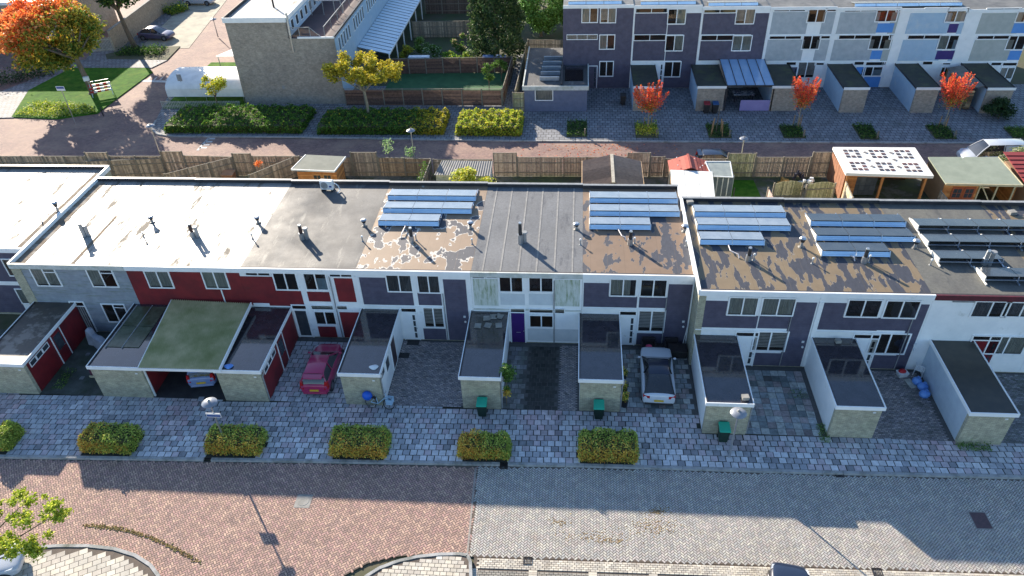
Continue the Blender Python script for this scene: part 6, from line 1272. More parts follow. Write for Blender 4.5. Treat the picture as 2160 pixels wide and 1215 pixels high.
for sx in (-.85, .85):
    for sy in (-.4, .4): MB().box(sx-.04, sy-.04, 0, sx+.04, sy+.04, .7).build('leg', METALD, tb, local=True)
c = gz(1492, 218, 1.0); bin_('dark red-lidded bin in front of the far garage', c[0], 68.2, 0, M('red_bin_lid', lin(150, 34, 48), lin(130, 30, 42), 2, .5), TRIM, group='far bins'); bin_('blue-lidded bin beside the red-lidded bin', c[0]+.8, 68.2, 0, M('blue_bin_lid', lin(44, 84, 130), lin(38, 76, 120), 2, .5), TRIM, group='far bins'); bin_('black bin at the far driveway behind the left maple', 4.55, 70.2, 0, TRIM, TRIM, group='far bins')

# ================================================================ brick building with roof terrace, left of the yellow tree
BX0, BX1, BXT = -34.0, -23.5, -28.0; BY = 70.4
bb_ = T('brick_building', 'tall grey-brown brick end building with a glazed roof terrace', 'building', (-28.7, BY, 0))
MB().box(BX0, BY, -.05, BXT, BY+45, 8.35).build('wall', BRICKFAR, bb_); MB().box(BXT+.002, BY, -.05, BX1, BY+45, 6.7).build('wall', BRICKFAR, bb_)
MB().box(BX0-.05, BY-.05, 8.351, BXT+.05, BY+45, 8.5).build('roof', WHITEROOF, bb_); MB().box(BX0-.14, BY-.12, 8.3, BXT+.12, BY-.051, 8.78).build('fascia', WHITE, bb_); MB().box(BX0-.14, BY-.05, 8.3, BX0-.051, BY+45, 8.76).build('fascia', EDGE, bb_); MB().box(BXT+.051, BY-.05, 8.3, BXT+.12, BY+45, 8.7).build('fascia', WHITE, bb_)
MB().box(BXT+.01, BY+.1, 6.701, BX1-.02, BY+45, 6.74).build('terrace_deck', M('dark_red_deck', lin(70, 48, 54), lin(58, 42, 48), 2, .7), bb_)
MB().box(BXT+.9, BY-.05, 6.701, BX1+.05, BY+.08, 6.86).build('coping', WHITE, bb_); MB().box(BX1-.12, BY+.081, 6.741, BX1+.05, BY+45, 6.9).build('coping', METALD, bb_)
MB().box(BXT+.02, BY+.3, 6.741, BXT+.06, BY+45, 8.29).build('white_wall', BLUEWP, bb_)
for k in range(14):
    yy = BY+1.2+k*1.5; o = MB().box(BXT+.061, yy, 7.1, BXT+.09, yy+.75, 8.1).build('window', WHITE, bb_); MB().box(BXT+.091, yy+.08, 7.18, BXT+.1, yy+.67, 8.02).build('pane', dg, o)
MB().box(BX1+.001, BY+.1, .2, BX1+.05, BY+45, 6.6).build('white_side', BLUEWP, bb_)
for k in range(30):
    yy = BY+1.0+k*.95+(k//5)*1.2; o = MB().box(BX1+.051, yy, 5.0, BX1+.08, yy+.55, 6.4).build('window', WHITE, bb_); MB().box(BX1+.081, yy+.07, 5.1, BX1+.09, yy+.48, 6.3).build('pane', dg, o)
GLP = MGLASS('balustrade_glass', see=.85)
for k in range(3):
    xa = BXT+.1+k*1.05; o = MB(); o.bar((xa, BY+.1, 6.74), (xa, BY+.1, 7.75), .05); o.bar((xa, BY+.1, 7.75), (xa+1.05, BY+.1, 7.75 if k < 2 else 6.8), .05); q = o.build('balustrade', PVCG, bb_)
    MB().quad((xa+.05, BY+.1, 6.8), (xa+1.0, BY+.1, 6.8), (xa+1.0, BY+.1, 7.7 if k < 2 else 6.85), (xa+.05, BY+.1, 7.7)).build('pane', GLP, q)
for k in range(9):
    yy = BY+.2+k*2.4; o = MB(); o.bar((BX1-.9, yy, 6.74), (BX1-.9, yy, 7.75), .05); o.bar((BX1-.9, yy, 7.75), (BX1-.9, yy+2.4, 7.75), .06); q = o.build('balustrade', PVCG, bb_)
    MB().quad((BX1-.9, yy+.05, 6.8), (BX1-.9, yy+2.35, 6.8), (BX1-.9, yy+2.35, 7.7), (BX1-.9, yy+.05, 7.7)).build('pane', GLP, q)
for xx in (-3.4, -2.2, -1.0):
    pass
for yy in (BY+7,): 
    o = MB(); o.tube([(BXT+.3, yy, 6.74), (BXT+.3, yy, 8.2), (BX1-1.0, yy, 8.2), (BX1-.9, yy, 6.9)], .05); o.tube([(-26.4, yy, 6.74), (-26.4, yy, 8.2)], .04); o.tube([(-25.2, yy, 6.74), (-25.2, yy, 8.2)], .04); q = o.build('divider_frame', PVCG, bb_); MB().quad((BXT+.3, yy, 6.8), (BX1-1, yy, 6.8), (BX1-1, yy, 8.15), (BXT+.3, yy, 8.15)).build('pane', GLP, q)
MB().tube([(BXT+.25, BY-.02, 5.4), (BXT+.25, BY-.02, 7.0), (BXT+.2, BY+.2, 9.1)], .11, 10).build('flue', METAL, bb_); MB().cone((-30.4, BY+4.0, 8.5), (-30.4, BY+4.0, 9.6), .1, .1, 8).build('vent', METALD, bb_); MB().box(-29.75, BY-.04, 1.6, -29.5, BY-.001, 1.95).build('vent_grille', PVCG, bb_)
lt = T('glass_lean_to', 'long blue-white glass lean-to roof along the brick building', 'lean-to', (-21.9, 84, 0)); LTG = M('pale_blue_lean_to_glass', lin(196, 214, 226), lin(180, 202, 218), 1.5, .3, spec=.5)
for k in range(34):
    ya = 77.2+k*.95; MB().hexa([(-23.4, ya, 3.35), (-20.1, ya, 2.6), (-20.1, ya+.91, 2.6), (-23.4, ya+.91, 3.35)], [(-23.4, ya, 3.39), (-20.1, ya, 2.64), (-20.1, ya+.91, 2.64), (-23.4, ya+.91, 3.39)]).build('glass_pane', LTG, lt)
for k in range(35): MB().bar((-23.4, 77.18+k*.95, 3.4), (-20.1, 77.18+k*.95, 2.65), .05, .04).build('glazing_bar', METALD, lt)
MB().bar((-20.05, 77.2, 2.55), (-20.05, 109, 2.55), .1, .16).build('gutter', WHITE, lt)
for k in range(9): MB().box(-20.14, 77.2+k*3.9, 0, -20.02, 77.32+k*3.9, 2.5).build('post', WHITE, lt)
MB().box(-23.4, 77.15, 0, -20.1, 77.2, 2.5).build('end_glass', MGLASS('window_glass'), lt)
# white party tent and awning left of the brick building
TENT = M('white_tent_cloth', lin(226, 228, 226), lin(208, 211, 210), 1.2, .6)
tt = T('party_tent', 'white arched tent against the brick building', 'tent', (-38.2, 73.2, 0)); rr = []
for k in range(11):
    a_ = math.pi*k/10; yy = 73.2-2.6*math.cos(a_); zz = 1.5+.95*math.sin(a_); rr.append([(-42.3, yy, zz), (-39.6, yy, zz+.02), (-36.8, yy, zz+.02), (-34.1, yy, zz)])
MB().loft(rr, close=False, caps=False).build('canopy', TENT, tt, smooth=True); MB().box(-42.3, 70.58, .7, -34.1, 70.62, 1.5).build('front_skirt', TENT, tt)
for xx in (-42.25, -38.2, -34.2):
    for yy in (70.62, 75.75): MB().cone((xx, yy, 0), (xx, yy, 1.5), .04, .04, 8).build('pole', METAL, tt)
aw = T('white_awning', 'flat white awning behind the arched tent', 'awning', (-37, 79.5, 0)); MB().hexa([(-39.5, 77.6, 2.3), (-34.1, 77.6, 2.3), (-34.1, 81.5, 2.6), (-36.8, 81.5, 2.6)], [(-39.5, 77.6, 2.36), (-34.1, 77.6, 2.36), (-34.1, 81.5, 2.66), (-36.8, 81.5, 2.66)]).build('cloth', TENT, aw); 
for xx, yy in ((-39.3, 77.7), (-34.3, 77.7), (-36.7, 81.3), (-34.3, 81.3)): MB().cone((xx, yy, 0), (xx, yy, 2.35), .05, .05, 8).build('post', METAL, aw)
struct('tent_lawn', [(-42.5, 69.2), (-34.05, 69.2), (-34.05, 82), (-42.5, 82)], .012, GRASS)
pf = T('picket_fence', 'low pale picket fence around the tent lawn', 'fence', (-38, 69.2, 0)); PK = M('pale_picket', lin(180, 178, 166), lin(150, 150, 138), 4, .85)
for k in range(48): MB().box(-42.4+k*.175, 69.15, .02, -42.32+k*.175, 69.18, .85).build('picket', PK, pf)
for zz in (.25, .68): MB().box(-42.45, 69.181, zz, -34.0, 69.21, zz+.08).build('rail', PK, pf)

# ================================================================ fences
GREYW = [lin(172, 154, 134), lin(154, 138, 122), lin(188, 170, 148), lin(140, 128, 114)]; BRNW = [lin(104, 80, 68), lin(92, 70, 62), lin(118, 90, 76)]; GRNW = [lin(160, 156, 120), lin(144, 142, 106), lin(174, 168, 132)]; TANW = [lin(204, 188, 160), lin(188, 172, 146), lin(216, 200, 174)]
def fence(label, a, b, h, pal=GREYW, bw=.12, horiz=False, posts=2.0, cap=True, name='garden_fence', z=-.05, group='garden fences', arch=0.0, h2=None, postm=None):
    """boards in panels between posts; each panel's boards are one part, every post its own"""
    a = Vector((a[0], a[1])); b = Vector((b[0], b[1])); L = (b-a).length; d = (b-a)/L; n = Vector((-d.y, d.x)); ang = math.atan2(d.y, d.x); h2 = h2 or h
    t = T(name, label, 'fence', ((a.x+b.x)/2, (a.y+b.y)/2, z), 0, group); npn = max(1, round(L/posts))
    for p in range(npn+1):
        q = a+d*(L*p/npn); hh = h+(h2-h)*p/npn; MB().obox((q.x, q.y, z+(hh+.1)/2), (.1, .1, hh+.1), ang).build('post', postm or M('grey_post', lin(140, 132, 118), lin(118, 112, 100), 4, .9), t)
    for p in range(npn):
        mb = MB(); s0 = L*p/npn+.06; s1 = L*(p+1)/npn-.06
        if horiz:
            zz = .08
            while zz < h-.1: mb.col = tuple(pick(1, pal, .1)[0]); q = a+d*((s0+s1)/2); mb.obox((q.x, q.y, z+zz+.07), (s1-s0, .03+.01*random.random(), .13), ang); zz += .145
        else:
            s_ = s0
            while s_ < s1-.02:
                w_ = min(bw*random.uniform(.9, 1.1), s1-s_); q = a+d*(s_+w_/2)+n*random.uniform(-.012, .012); u = ((s_-s0)/(s1-s0)*2-1); hh = h+(h2-h)*(p+.5)/npn+arch*(1-u*u)+random.gauss(0, .008)
                mb.col = tuple(pick(1, pal, .12)[0]); mb.obox((q.x, q.y, z+hh/2+.02), (w_-.012, .025, hh), ang); s_ += w_
        mb.build('boards', WOODG, t, kind='stuff')
        if cap and not arch: q0 = a+d*s0; q1 = a+d*s1; MB().bar((q0.x, q0.y, z+h+(h2-h)*p/npn+.045), (q1.x, q1.y, z+h+(h2-h)*(p+1)/npn+.045), .07, .04).build('cap_rail', M('grey_post', (0.3, 0.27, 0.22)), t)
        for zz in (.4, 1.3):
            if not horiz and zz < h-.2: q0 = a+d*s0-n*.04; q1 = a+d*s1-n*.04; MB().bar((q0.x, q0.y, z+zz), (q1.x, q1.y, z+zz), .05, .07).build('rail', M('grey_post', (0.3, 0.27, 0.22)), t)
    return t
fy = lambda x: 55.35+(x+35)*.0105
def bf(label, x0, x1, h, pal=GREYW, **k): return fence(label, (x0, fy(x0)), (x1, fy(x1)), h, pal, **k)
bf('back fence section at the far left behind the white roof', -60, -42.4, 1.85); bf('tall gate panel in the back fence near the left corner', -42.3, -40.3, 2.2, posts=2.0); bf('back fence run left of the garden with the red mower', -40.2, -35.6, 1.85); bf('tall gate panel beside the diagonal fence', -35.5, -33.6, 2.3)
bf('back fence run behind the red mower garden', -33.5, -29.3, 1.9, h2=1.8); bf('narrow tall panel at the mower garden corner', -29.2, -27.6, 2.1); bf('back fence run left of the orange shed', -27.5, -23.4, 1.85); bf('back fence run behind the orange shed', -23.2, -19.0, 1.75)
bf('tall gate panel right of the orange shed', -18.9, -16.7, 2.2); bf('light board-on-board fence right of the orange shed', -16.6, -12.2, 1.75, [lin(158, 134, 108), lin(142, 120, 98), lin(170, 146, 118)], h2=1.6); bf('low fence run behind the corrugated lean-to', -11.9, -7.0, 1.55); bf('tall gate panel left of the tidy fence', -6.8, -4.9, 2.15)
bf('tidy three-panel back fence in the middle', -4.8, 0.9, 1.75, posts=1.9); bf('back fence run behind the brown gabled shed', 1.0, 4.2, 1.75); bf('tall dark gate panel right of the gabled shed', 4.3, 6.1, 2.15); bf('back fence stub left of the red tiled shed', 6.2, 7.3, 1.8); bf('back fence run behind the white canopy', 7.4, 12.3, 1.6); bf('mossy tall gate panel behind the green lawn', 12.4, 14.6, 2.1, GRNW)
bf('back fence run behind the rubbish garden', 14.7, 19.0, 1.75, posts=2.1); bf('tall panel left of the white-roofed veranda', 19.1, 20.9, 2.2)
bf('back fence run behind the white-roofed veranda', 21.0, 27.3, 1.7); bf('back fence run past the green felt shed', 33.0, 60, 1.7)
fence('diagonal garden divider ending at the tall panel, far left', gz(180, 345, 1.5)[:2], (-35.6, fy(-35.6)-.1), 1.7, GREYW); fence('garden divider with the red mower beside it', gz(348, 372, 1.6)[:2], (-29.3, fy(-29.3)-.1), 1.8, GREYW); fence('garden divider with orange climber at its top', gz(525, 372, 1.7)[:2], (-23.9, fy(-23.9)-.1), 1.8, GREYW)
fence('garden divider at the ivy, left of the corrugated lean-to', (-12.3, 46.0), (-12.1, fy(-12)-.1), 1.6, [lin(110, 104, 96), lin(94, 90, 84)])
fence('light garden divider left of the white-roofed veranda', (20.2, 45.4), (20.75, 55.3), 1.9, TANW, bw=.1); fence('pink-grey plank divider by the green bin', (15.2, 46.4), (14.8, 51.4), 1.5, [lin(190, 168, 160), lin(172, 150, 144)], cap=False); fence('grey divider between veranda and green felt shed', (27.2, 46.2), (27.1, 50.6), 1.8, GREYW)
fence('arched old fence panel standing in the rubbish garden', (15.4, 52.1), (17.6, 52.2), 1.5, GRNW, arch=.22, posts=2.3, cap=False, group='old arched fence panels'); fence('second arched old fence panel right of the first', (17.7, 51.6), (19.9, 51.9), 1.65, GRNW, arch=.22, posts=2.3, cap=False, group='old arched fence panels')
fence('dark brown screen fence of the lawn garden towards the far pavement', (-23.3, 70.0), (-7.4, 69.9), 1.75, BRNW, horiz=True, posts=2.0); fence('brown side fence of the lawn garden along the alley', (-7.3, 69.95), (-7.0, 78.6), 1.75, BRNW, posts=2.1); fence('dark brown fence at the back of the lawn garden', (-20.2, 78.3), (-7.1, 78.7), 1.7, BRNW, horiz=True, posts=2.0)
fence('grey green fence along the alley to the annexe', (-6.0, 69.2), (-5.6, 83.5), 1.9, GRNW, posts=2.0); fence('short plank gate left of the annexe', (-6.2, 68.75), (-5.1, 68.75), 1.85, GRNW, posts=1.1); fence('pale fence across the end of the alley', (-5.5, 83.6), (0, 83.4), 1.8, TANW)
fence('weathered fence behind the far flower garden', (-20, 90), (-9.5, 90), 1.9, GREYW, posts=2.2); fence('furthest brown fence at the top edge of the photo', (-20, 99), (-9, 99), 1.9, [lin(104, 86, 76), lin(92, 76, 68)], posts=2.2)
struct('lawn_garden_ground', [(-20.2, 70.1), (-7.35, 70.0), (-7.1, 78.5), (-20.2, 78.2)], .0, M('turf_green', lin(58, 104, 66), lin(46, 88, 54), 1.0, .9, bump=.3, bscale=20)); struct('alley_paving', [(-7.0, 68.5), (-6.1, 68.5), (-5.7, 84), (-6.9, 84)], .006, PAVB)
struct('back_lawn', [(11.0, 45.6), (15.0, 45.6), (14.6, 55.3), (11.2, 55.3)], -.03, GRASS)

# ================================================================ sheds and verandas in the back gardens
def planks(mb, x0, y0, z0, x1, y1, z1, pal, axis='x', ph=.13, th=.03):
    zz = z0
    while zz < z1-.01:
        mb.col = tuple(pick(1, pal, .08)[0]); t_ = min(zz+ph-.008, z1)
        if axis == 'x': mb.box(x0, y0, zz, x1, y0+th, t_)
        else: mb.box(x0, y0, zz, x0+th, y1, t_)
        zz += ph
ORW = [lin(198, 134, 78), lin(184, 120, 68), lin(208, 146, 88), lin(176, 112, 62)]; FELT = M('grey_green_felt', lin(138, 140, 128), lin(124, 127, 116), 1.2, .85, bump=.1, bscale=40); FELTG = M('green_grey_felt', lin(142, 150, 134), lin(128, 137, 122), 1.0, .85, bump=.1, bscale=40)
sh = T('garden_shed', 'orange wooden shed with grey felt roof and double window doors', 'shed', (-21.0, 53.3, 0))
MB().box(-22.6, 52.6, 0, -19.4, 54.6, 1.95).build('core', M('shed_core', (.3, .2, .12)), sh); mb = MB(); planks(mb, -22.64, 52.56, 0, -19.36, 0, 1.95, ORW); mb.build('front_planks', WOODO, sh, kind='stuff'); mb = MB(); planks(mb, -19.4, 52.6, 0, 0, 54.6, 1.95, ORW, 'y'); mb.build('side_planks', WOODO, sh, kind='stuff')
r0 = [gz(*p, z_) for p, z_ in (((614, 357), 2.15), ((705, 361), 2.15), ((729, 330), 2.4), ((645, 326), 2.4))]
MB().hexa([tuple(p-np.array([0, 0, .06])) for p in r0], [tuple(p) for p in r0]).build('roof', FELT, sh)
for a_, b_ in ((0, 1), (1, 2), (3, 0)): MB().bar(r0[a_]-np.array([0, 0, .05]), r0[b_]-np.array([0, 0, .05]), .06, .14).build('barge_board', WHITE, sh)
for k in range(2):
    xx = -21.4+k*.85; o = MB().box(xx, 52.5, .1, xx+.8, 52.555, 1.8).build('door', M('honey_door', lin(206, 148, 92), lin(190, 132, 80), 3, .6), sh)
    for i in range(2):
        for j in range(2): MB().box(xx+.12+i*.3, 52.49, 1.0+j*.36, xx+.38+i*.3, 52.499, 1.32+j*.36).build('pane', dg, o)
# lean-to with corrugated roof and white wall
CORG = M('grey_corrugated', lin(116, 116, 116), lin(94, 96, 98), 2, .5, dirt=lin(98, 100, 92), dscale=1)
ln = T('corrugated_lean_to', 'lean-to with grey corrugated roof behind the yellow shrub', 'lean-to', (-9.5, 53, 0)); A = gz(932, 338, 2.2); B = gz(1040, 340, 2.2); C_ = gz(1035, 372, 1.85); D = gz(916, 369, 1.85); rows = []
for j in range(3):
    t_ = j/2; rows.append([tuple(((D*(1-i/90)+C_*(i/90))*(1-t_)+(A*(1-i/90)+B*(i/90))*t_)+np.array([0, 0, .014*math.sin(i*math.pi/2)])) for i in range(91)])
MB().loft(rows, close=False, caps=False).build('corrugated_roof', CORG, ln, smooth=True); MB().box(D[0]+.1, D[1]+.1, 0, C_[0]-.1, A[1]-.1, 1.78).build('wall', WHITEG, ln); o = MB().cone((-10.0, D[1]+.1, .9), (-10.0, D[1]+.06, .9), .09, .09, 12).build('round_vent', METALD, ln)
# gabled shed with brown corrugated tiles
TILE = MC('brown_roof_sheets', .8, .2, 4, .1); gs = T('gabled_shed', 'shed with brown wavy gabled roof and pale ridge', 'shed', (2.9, 52, 0))
MB().prism([(.8, 50.2), (5.0, 50.2), (5.0, 54.3), (.8, 54.3)], 0, 1.95).build('wall', M('tan_shed_wall', lin(150, 128, 100), lin(130, 110, 88), 3, .8), gs)
for sd in (-1, 1):
    for r_ in range(5):
        y0_ = 49.95+r_*.9; rows = []
        for j in (0, 1):
            rows.append([(2.9+sd*(.08+2.25*(1-j)), y0_+.92*i/36, 2.08+.56*j+.022*math.sin(i*math.pi/2)+.02*(i/36)) for i in range(37)])
        mb = MB(); mb.col = tuple(pick(1, [lin(150, 132, 116), lin(136, 120, 106), lin(160, 142, 126)], .06)[0]); mb.loft(rows, close=False, caps=False); mb.build('roof_sheet', TILE, gs, smooth=True)
MB().box(2.78, 49.95, 2.62, 3.02, 54.5, 2.7).build('ridge', M('pale_ridge', lin(178, 172, 158), lin(150, 146, 134), 3, .8), gs)
for sd in (-1, 1): MB().bar((2.9+sd*2.36, 49.9, 2.04), (2.9+sd*2.36, 54.5, 2.04), .07, .1).build('gutter', M('tan_timber', lin(178, 150, 116), lin(158, 132, 102), 3, .7), gs)
# red tiled shed, white canopy, small glass porch
rs = T('red_tiled_shed', 'small shed with red tiled roof behind the white canopy', 'shed', (9, 53.6, 0)); REDT = MC('red_tile', .75, .15, 5, .1)
MB().box(7.55, 52.7, 0, 10.35, 54.6, 2.0).build('wall', M('shed_core', (.3, .2, .12)), rs)
for sd in (-1, 1):
    for r_ in range(5):
        mb = MB(); mb.col = tuple(pick(1, [lin(164, 84, 72), lin(150, 74, 64), lin(176, 96, 82)], .07)[0]); u0, u1 = r_/5, (r_+1)/5+.02
        p = lambda u, y: (8.95+sd*(1.55*(1-u)), y, 2.0+.55*u+.02*(1-(u-u0)*5)); mb.quad(p(u0, 52.55), p(u0, 54.75), p(u1, 54.75), p(u1, 52.55)); mb.build('tile_course', REDT, rs)
MB().bar((8.95, 52.5, 2.57), (8.95, 54.8, 2.57), .16, .08).build('ridge', M('red_ridge', lin(160, 80, 70), lin(146, 72, 62), 3, .7), rs)
for k in range(7): MB().ball((7.8+random.random()*2.2, 52.8+random.random()*1.7, 2.45), .05).build('white_dropping', PLASTICW, rs)
wc = T('white_canopy', 'flat white three-panel canopy next to the terrace step', 'canopy', (9, 50.5, 0)); pc = [gz(*p, 2.35) for p in ((1414, 358), (1503, 362), (1509, 420), (1418, 416))]
for k in range(3):
    u0, u1 = k/3+.004, (k+1)/3-.004; q = [pc[0]*(1-u0)+pc[1]*u0, pc[0]*(1-u1)+pc[1]*u1, pc[3]*(1-u1)+pc[2]*u1, pc[3]*(1-u0)+pc[2]*u0]; MB().hexa([tuple(v-np.array([0, 0, .05])) for v in q], [tuple(v) for v in q]).build('roof_panel', TENT, wc)
for v in (pc[0], pc[1]): MB().box(v[0]-.05, v[1]-.15, 0, v[0]+.05, v[1]-.05, 2.3).build('post', PVCG, wc)
for v in (pc[2], pc[3]): MB().box(v[0]-.05, v[1]+.05, 0, v[0]+.05, v[1]+.15, 2.3).build('post', PVCG, wc)
pg = T('glass_porch', 'small greenhouse-like porch with tilted pale roof on the back lawn', 'greenhouse', (11.4, 52.2, 0)); pr = [gz(*p, z_) for p, z_ in (((1488, 341), 2.3), ((1540, 341), 2.3), ((1546, 374), 2.0), ((1502, 372), 2.0))]
MB().hexa([tuple(v-np.array([0, 0, .05])) for v in pr], [tuple(v) for v in pr]).build('roof', M('cloudy_polycarbonate', lin(170, 176, 166), lin(150, 156, 150), 2, .35), pg)
for a_, b_ in ((0, 1), (1, 2), (2, 3), (3, 0)): MB().bar(pr[a_], pr[b_], .07, .07).build('frame', WHITE, pg)
for k in range(4):
    xx = pr[3][0]+.1+k*.42; o = MB(); o.box(xx, pr[3][1]+.3, .05, xx+.04, pr[3][1]+.34, 1.95); o.box(xx+.38, pr[3][1]+.3, .05, xx+.4, pr[3][1]+.34, 1.95); o.box(xx, pr[3][1]+.3, .02, xx+.4, pr[3][1]+.34, .05); q = o.build('window', WHITE, pg); MB().box(xx+.04, pr[3][1]+.31, .05, xx+.38, pr[3][1]+.325, 1.95).build('pane', M('dull_glass', lin(120, 132, 140), lin(104, 116, 126), 2, .2), q)
for v in pr[:2]: MB().box(v[0]-.04, v[1]-.1, 0, v[0]+.04, v[1]-.02, 2.25).build('post', WHITE, pg)
tag(MB().cone((12.0, 50.2, -.03), (12.15, 50.9, 1.75), .04, .04, 8).build('clothes_pole', METALD, origin=(12, 50.2, -.03)), 'thin dark pole standing in front of the glass porch', 'pole')
bin_('green bin on the back lawn beside the plank divider', 13.9, 48.6, .3, M('pale_green_bin', lin(92, 160, 128), lin(82, 148, 118), 2, .5), M('pale_green_bin', lin(92, 160, 128)), group='back garden bins')
# white-roofed veranda with ring pattern
wv = T('white_veranda', 'wooden veranda with white roof patterned in dark square rings', 'veranda', (23.5, 53.5, 0)); vr_ = [gz(*p, 2.7) for p in ((1757, 310), (1930, 311), (1970, 371), (1785, 365))]
MB().hexa([tuple(v-np.array([0, 0, .22])) for v in (vr_[3], vr_[2], vr_[1], vr_[0])], [tuple(v) for v in (vr_[3], vr_[2], vr_[1], vr_[0])]).build('roof', M('white_roof_sheet', lin(228, 226, 220), lin(216, 213, 207), 1, .55), wv)
DT = MC('dark_roof_studs', .6, .2)
def uv(u, v): return (vr_[3]*(1-u)+vr_[2]*u)*(1-v)+(vr_[0]*(1-u)+vr_[1]*u)*v
for r_, v_ in enumerate((.27, .74)):
    for k in range(3):
        uc = .19+k*.31
        for i in (-1, 0, 1):
            for j in (-1, 0, 1):
                if i == 0 and j == 0: continue
                p = uv(uc+i*.066, v_+j*.115); mb = MB(); mb.col = tuple(pick(1, [lin(84, 72, 74), lin(100, 72, 72), lin(70, 66, 72)], .1)[0]); mb.obox((p[0], p[1], 2.72), (.3, .26, .03), .1*random.random()); mb.build('roof_stud', DT, wv)
for u_, v_ in ((.34, .5), (.66, .52), (.35, .26), (.66, .27), (.36, .78), (.67, .78)):
    p = uv(u_, v_); mb = MB(); mb.col = lin(120, 118, 118); mb.obox((p[0], p[1], 2.72), (.22, .3, .03), .6); mb.build('stud_mark', DT, wv)
ORP = M('orange_timber', lin(196, 132, 76), lin(178, 116, 66), 4, .6)
for u_ in (.04, .45, .94):
    p = uv(u_, .06); MB().box(p[0]-.08, p[1]-.08, 0, p[0]+.08, p[1]+.08, 2.47).build('post', ORP, wv)
a_ = uv(.04, .06); b_ = uv(.94, .06); MB().bar((a_[0], a_[1], 2.4), (b_[0], b_[1], 2.4), .12, .16).build('beam', ORP, wv)
mb = MB(); p = uv(.03, .1); q = uv(.17, .1); planks(mb, p[0], p[1], 0, q[0], 0, 2.3, ORW); mb.build('left_wall_planks', WOODO, wv, kind='stuff')
p = uv(.2, .3); q = uv(.47, .3); bk_ = MB(); 
for j in range(5):
    for i in range(4): w_ = (q[0]-p[0])/4; bk_.col = tuple(pick(1, [lin(92, 98, 104), lin(82, 88, 94)], .08)[0]); bk_.box(p[0]+i*w_+.01, p[1], .1+j*.42, p[0]+(i+1)*w_-.01, p[1]+.05, .5+j*.42)
bk_.build('grey_panel_wall', DT, wv)
p0 = uv(.02, .9); p1 = uv(.98, .9); MB().box(p0[0], p0[1], 0, p1[0], p1[1]+.05, 2.3).build('back_wall', M('dark_timber', lin(70, 52, 40), lin(58, 44, 36), 3, .8), wv)
p = uv(.02, .0); q = uv(.02, 1.0); mbs = MB()
for k in range(7): yy = p[1]+.3+(q[1]-p[1]-.5)*k/7; mbs.box(p[0]-.02, yy, .1, p[0]+.02, yy+.5, 2.35)
mbs.build('side_boards', M('red_brown_boards', lin(150, 104, 78), lin(132, 90, 68), 3, .7), wv)
sr = T('swing_frame', 'white tubular frame in front of the white-roofed veranda', 'frame', (22.8, 48.8, 0)); o = MB(); o.tube([(21.6, 48.4, 0), (22.0, 49.3, 1.25), (24.6, 49.2, 1.25), (24.7, 48.2, 0)], .05, 8); o.tube([(21.9, 48.2, 0), (22.3, 49.1, .95), (24.3, 49.0, .95), (24.4, 48.1, 0)], .045, 8); o.build('tubes', PLASTICW, sr)
t = T('garden_plant', 'bright green shrub at the corner of the veranda', 'plant', (20.9, 49.4, 0)); P = blob((20.9, 49.4, .8), (.4, .4, .6), 260, .3); leaves('foliage', P, .16, pick(260, [lin(150, 170, 70), lin(122, 150, 60)], .15), t); MB().cone((20.9, 49.4, 0), (20.9, 49.4, .7), .03, .02, 6).build('stem', BARK, t)
tag(MB().ball((26.2, 49.4, .3), .55, .45, .4, 12, 8).build('kettle_grill', TRIM, smooth=True, origin=(26.2, 49.4, 0)), 'round black covered grill beside the veranda', 'grill')
# green felt shed
gf = T('felt_roof_shed', 'wooden shed with wide green-grey felt roof and red-brown window doors', 'shed', (30, 52.5, 0)); q_ = [gz(*p, z_) for p, z_ in (((1995, 387), 2.3), ((2158, 391), 2.3), ((2105, 331), 2.45), ((1958, 331), 2.45))]
MB().hexa([tuple(v-np.array([0, 0, .1])) for v in q_], [tuple(v) for v in q_]).build('roof', FELTG, gf)
for a_, b_ in ((0, 1), (1, 2)): MB().bar(q_[a_]+np.array([0, -.03, -.05]), q_[b_]+np.array([.03, 0, -.05]), .06, .16).build('barge_board', M('pale_timber', lin(196, 184, 150), lin(180, 168, 138), 3, .7), gf)
ys = q_[0][1]+.25; xs0 = q_[0][0]+.1; xs1 = q_[1][0]-.1; xm = xs0+(xs1-xs0)*.48
mb = MB(); planks(mb, xs0, ys, 0, xm, 0, 2.15, ORW); mb.build('front_planks', WOODO, gf, kind='stuff'); MB().box(xs0, ys+.04, 0, xm, 54.6, 2.15).build('core', M('shed_core', (.3, .2, .12)), gf)
for k in range(2):
    xx = xs0+.65+k*.85; o = MB().box(xx, ys-.05, .1, xx+.8, ys-.005, 1.9).build('door', M('red_brown_door', lin(164, 84, 50), lin(148, 74, 44), 3, .6), gf)
    for i in range(2):
        for j in range(2): MB().box(xx+.12+i*.3, ys-.06, 1.0+j*.38, xx+.38+i*.3, ys-.051, 1.34+j*.38).build('pane', dg, o)
for xx in (xm+.1, (xm+xs1)/2, xs1-.1): MB().box(xx-.05, ys, 0, xx+.05, ys+.1, 2.2).build('post', M('pale_timber', (.5, .45, .33)), gf)
MB().bar(((xm+xs1)/2, ys+.05, .3), (xm+.2, ys+.05, 2.0), .08).build('brace', M('pale_timber', (.5, .45, .33)), gf)
mb = MB(); planks(mb, xm, 54.4, 0, xs1, 0, 2.2, [lin(120, 98, 76), lin(108, 88, 70)]); mb.build('back_planks', WOODO, gf, kind='stuff'); mb = MB(); planks(mb, xs1, ys, 0, 0, 54.6, 2.2, ORW, 'y'); mb.build('side_planks', WOODO, gf, kind='stuff')
rt = T('red_tiled_roof_house', 'neighbouring shed with red tiled roof at the right edge', 'shed', (35.5, 52.5, 0)); MB().box(33.4, 50.5, 0, 38, 55, 2.0).build('wall', M('shed_core', (.3, .2, .12)), rt)
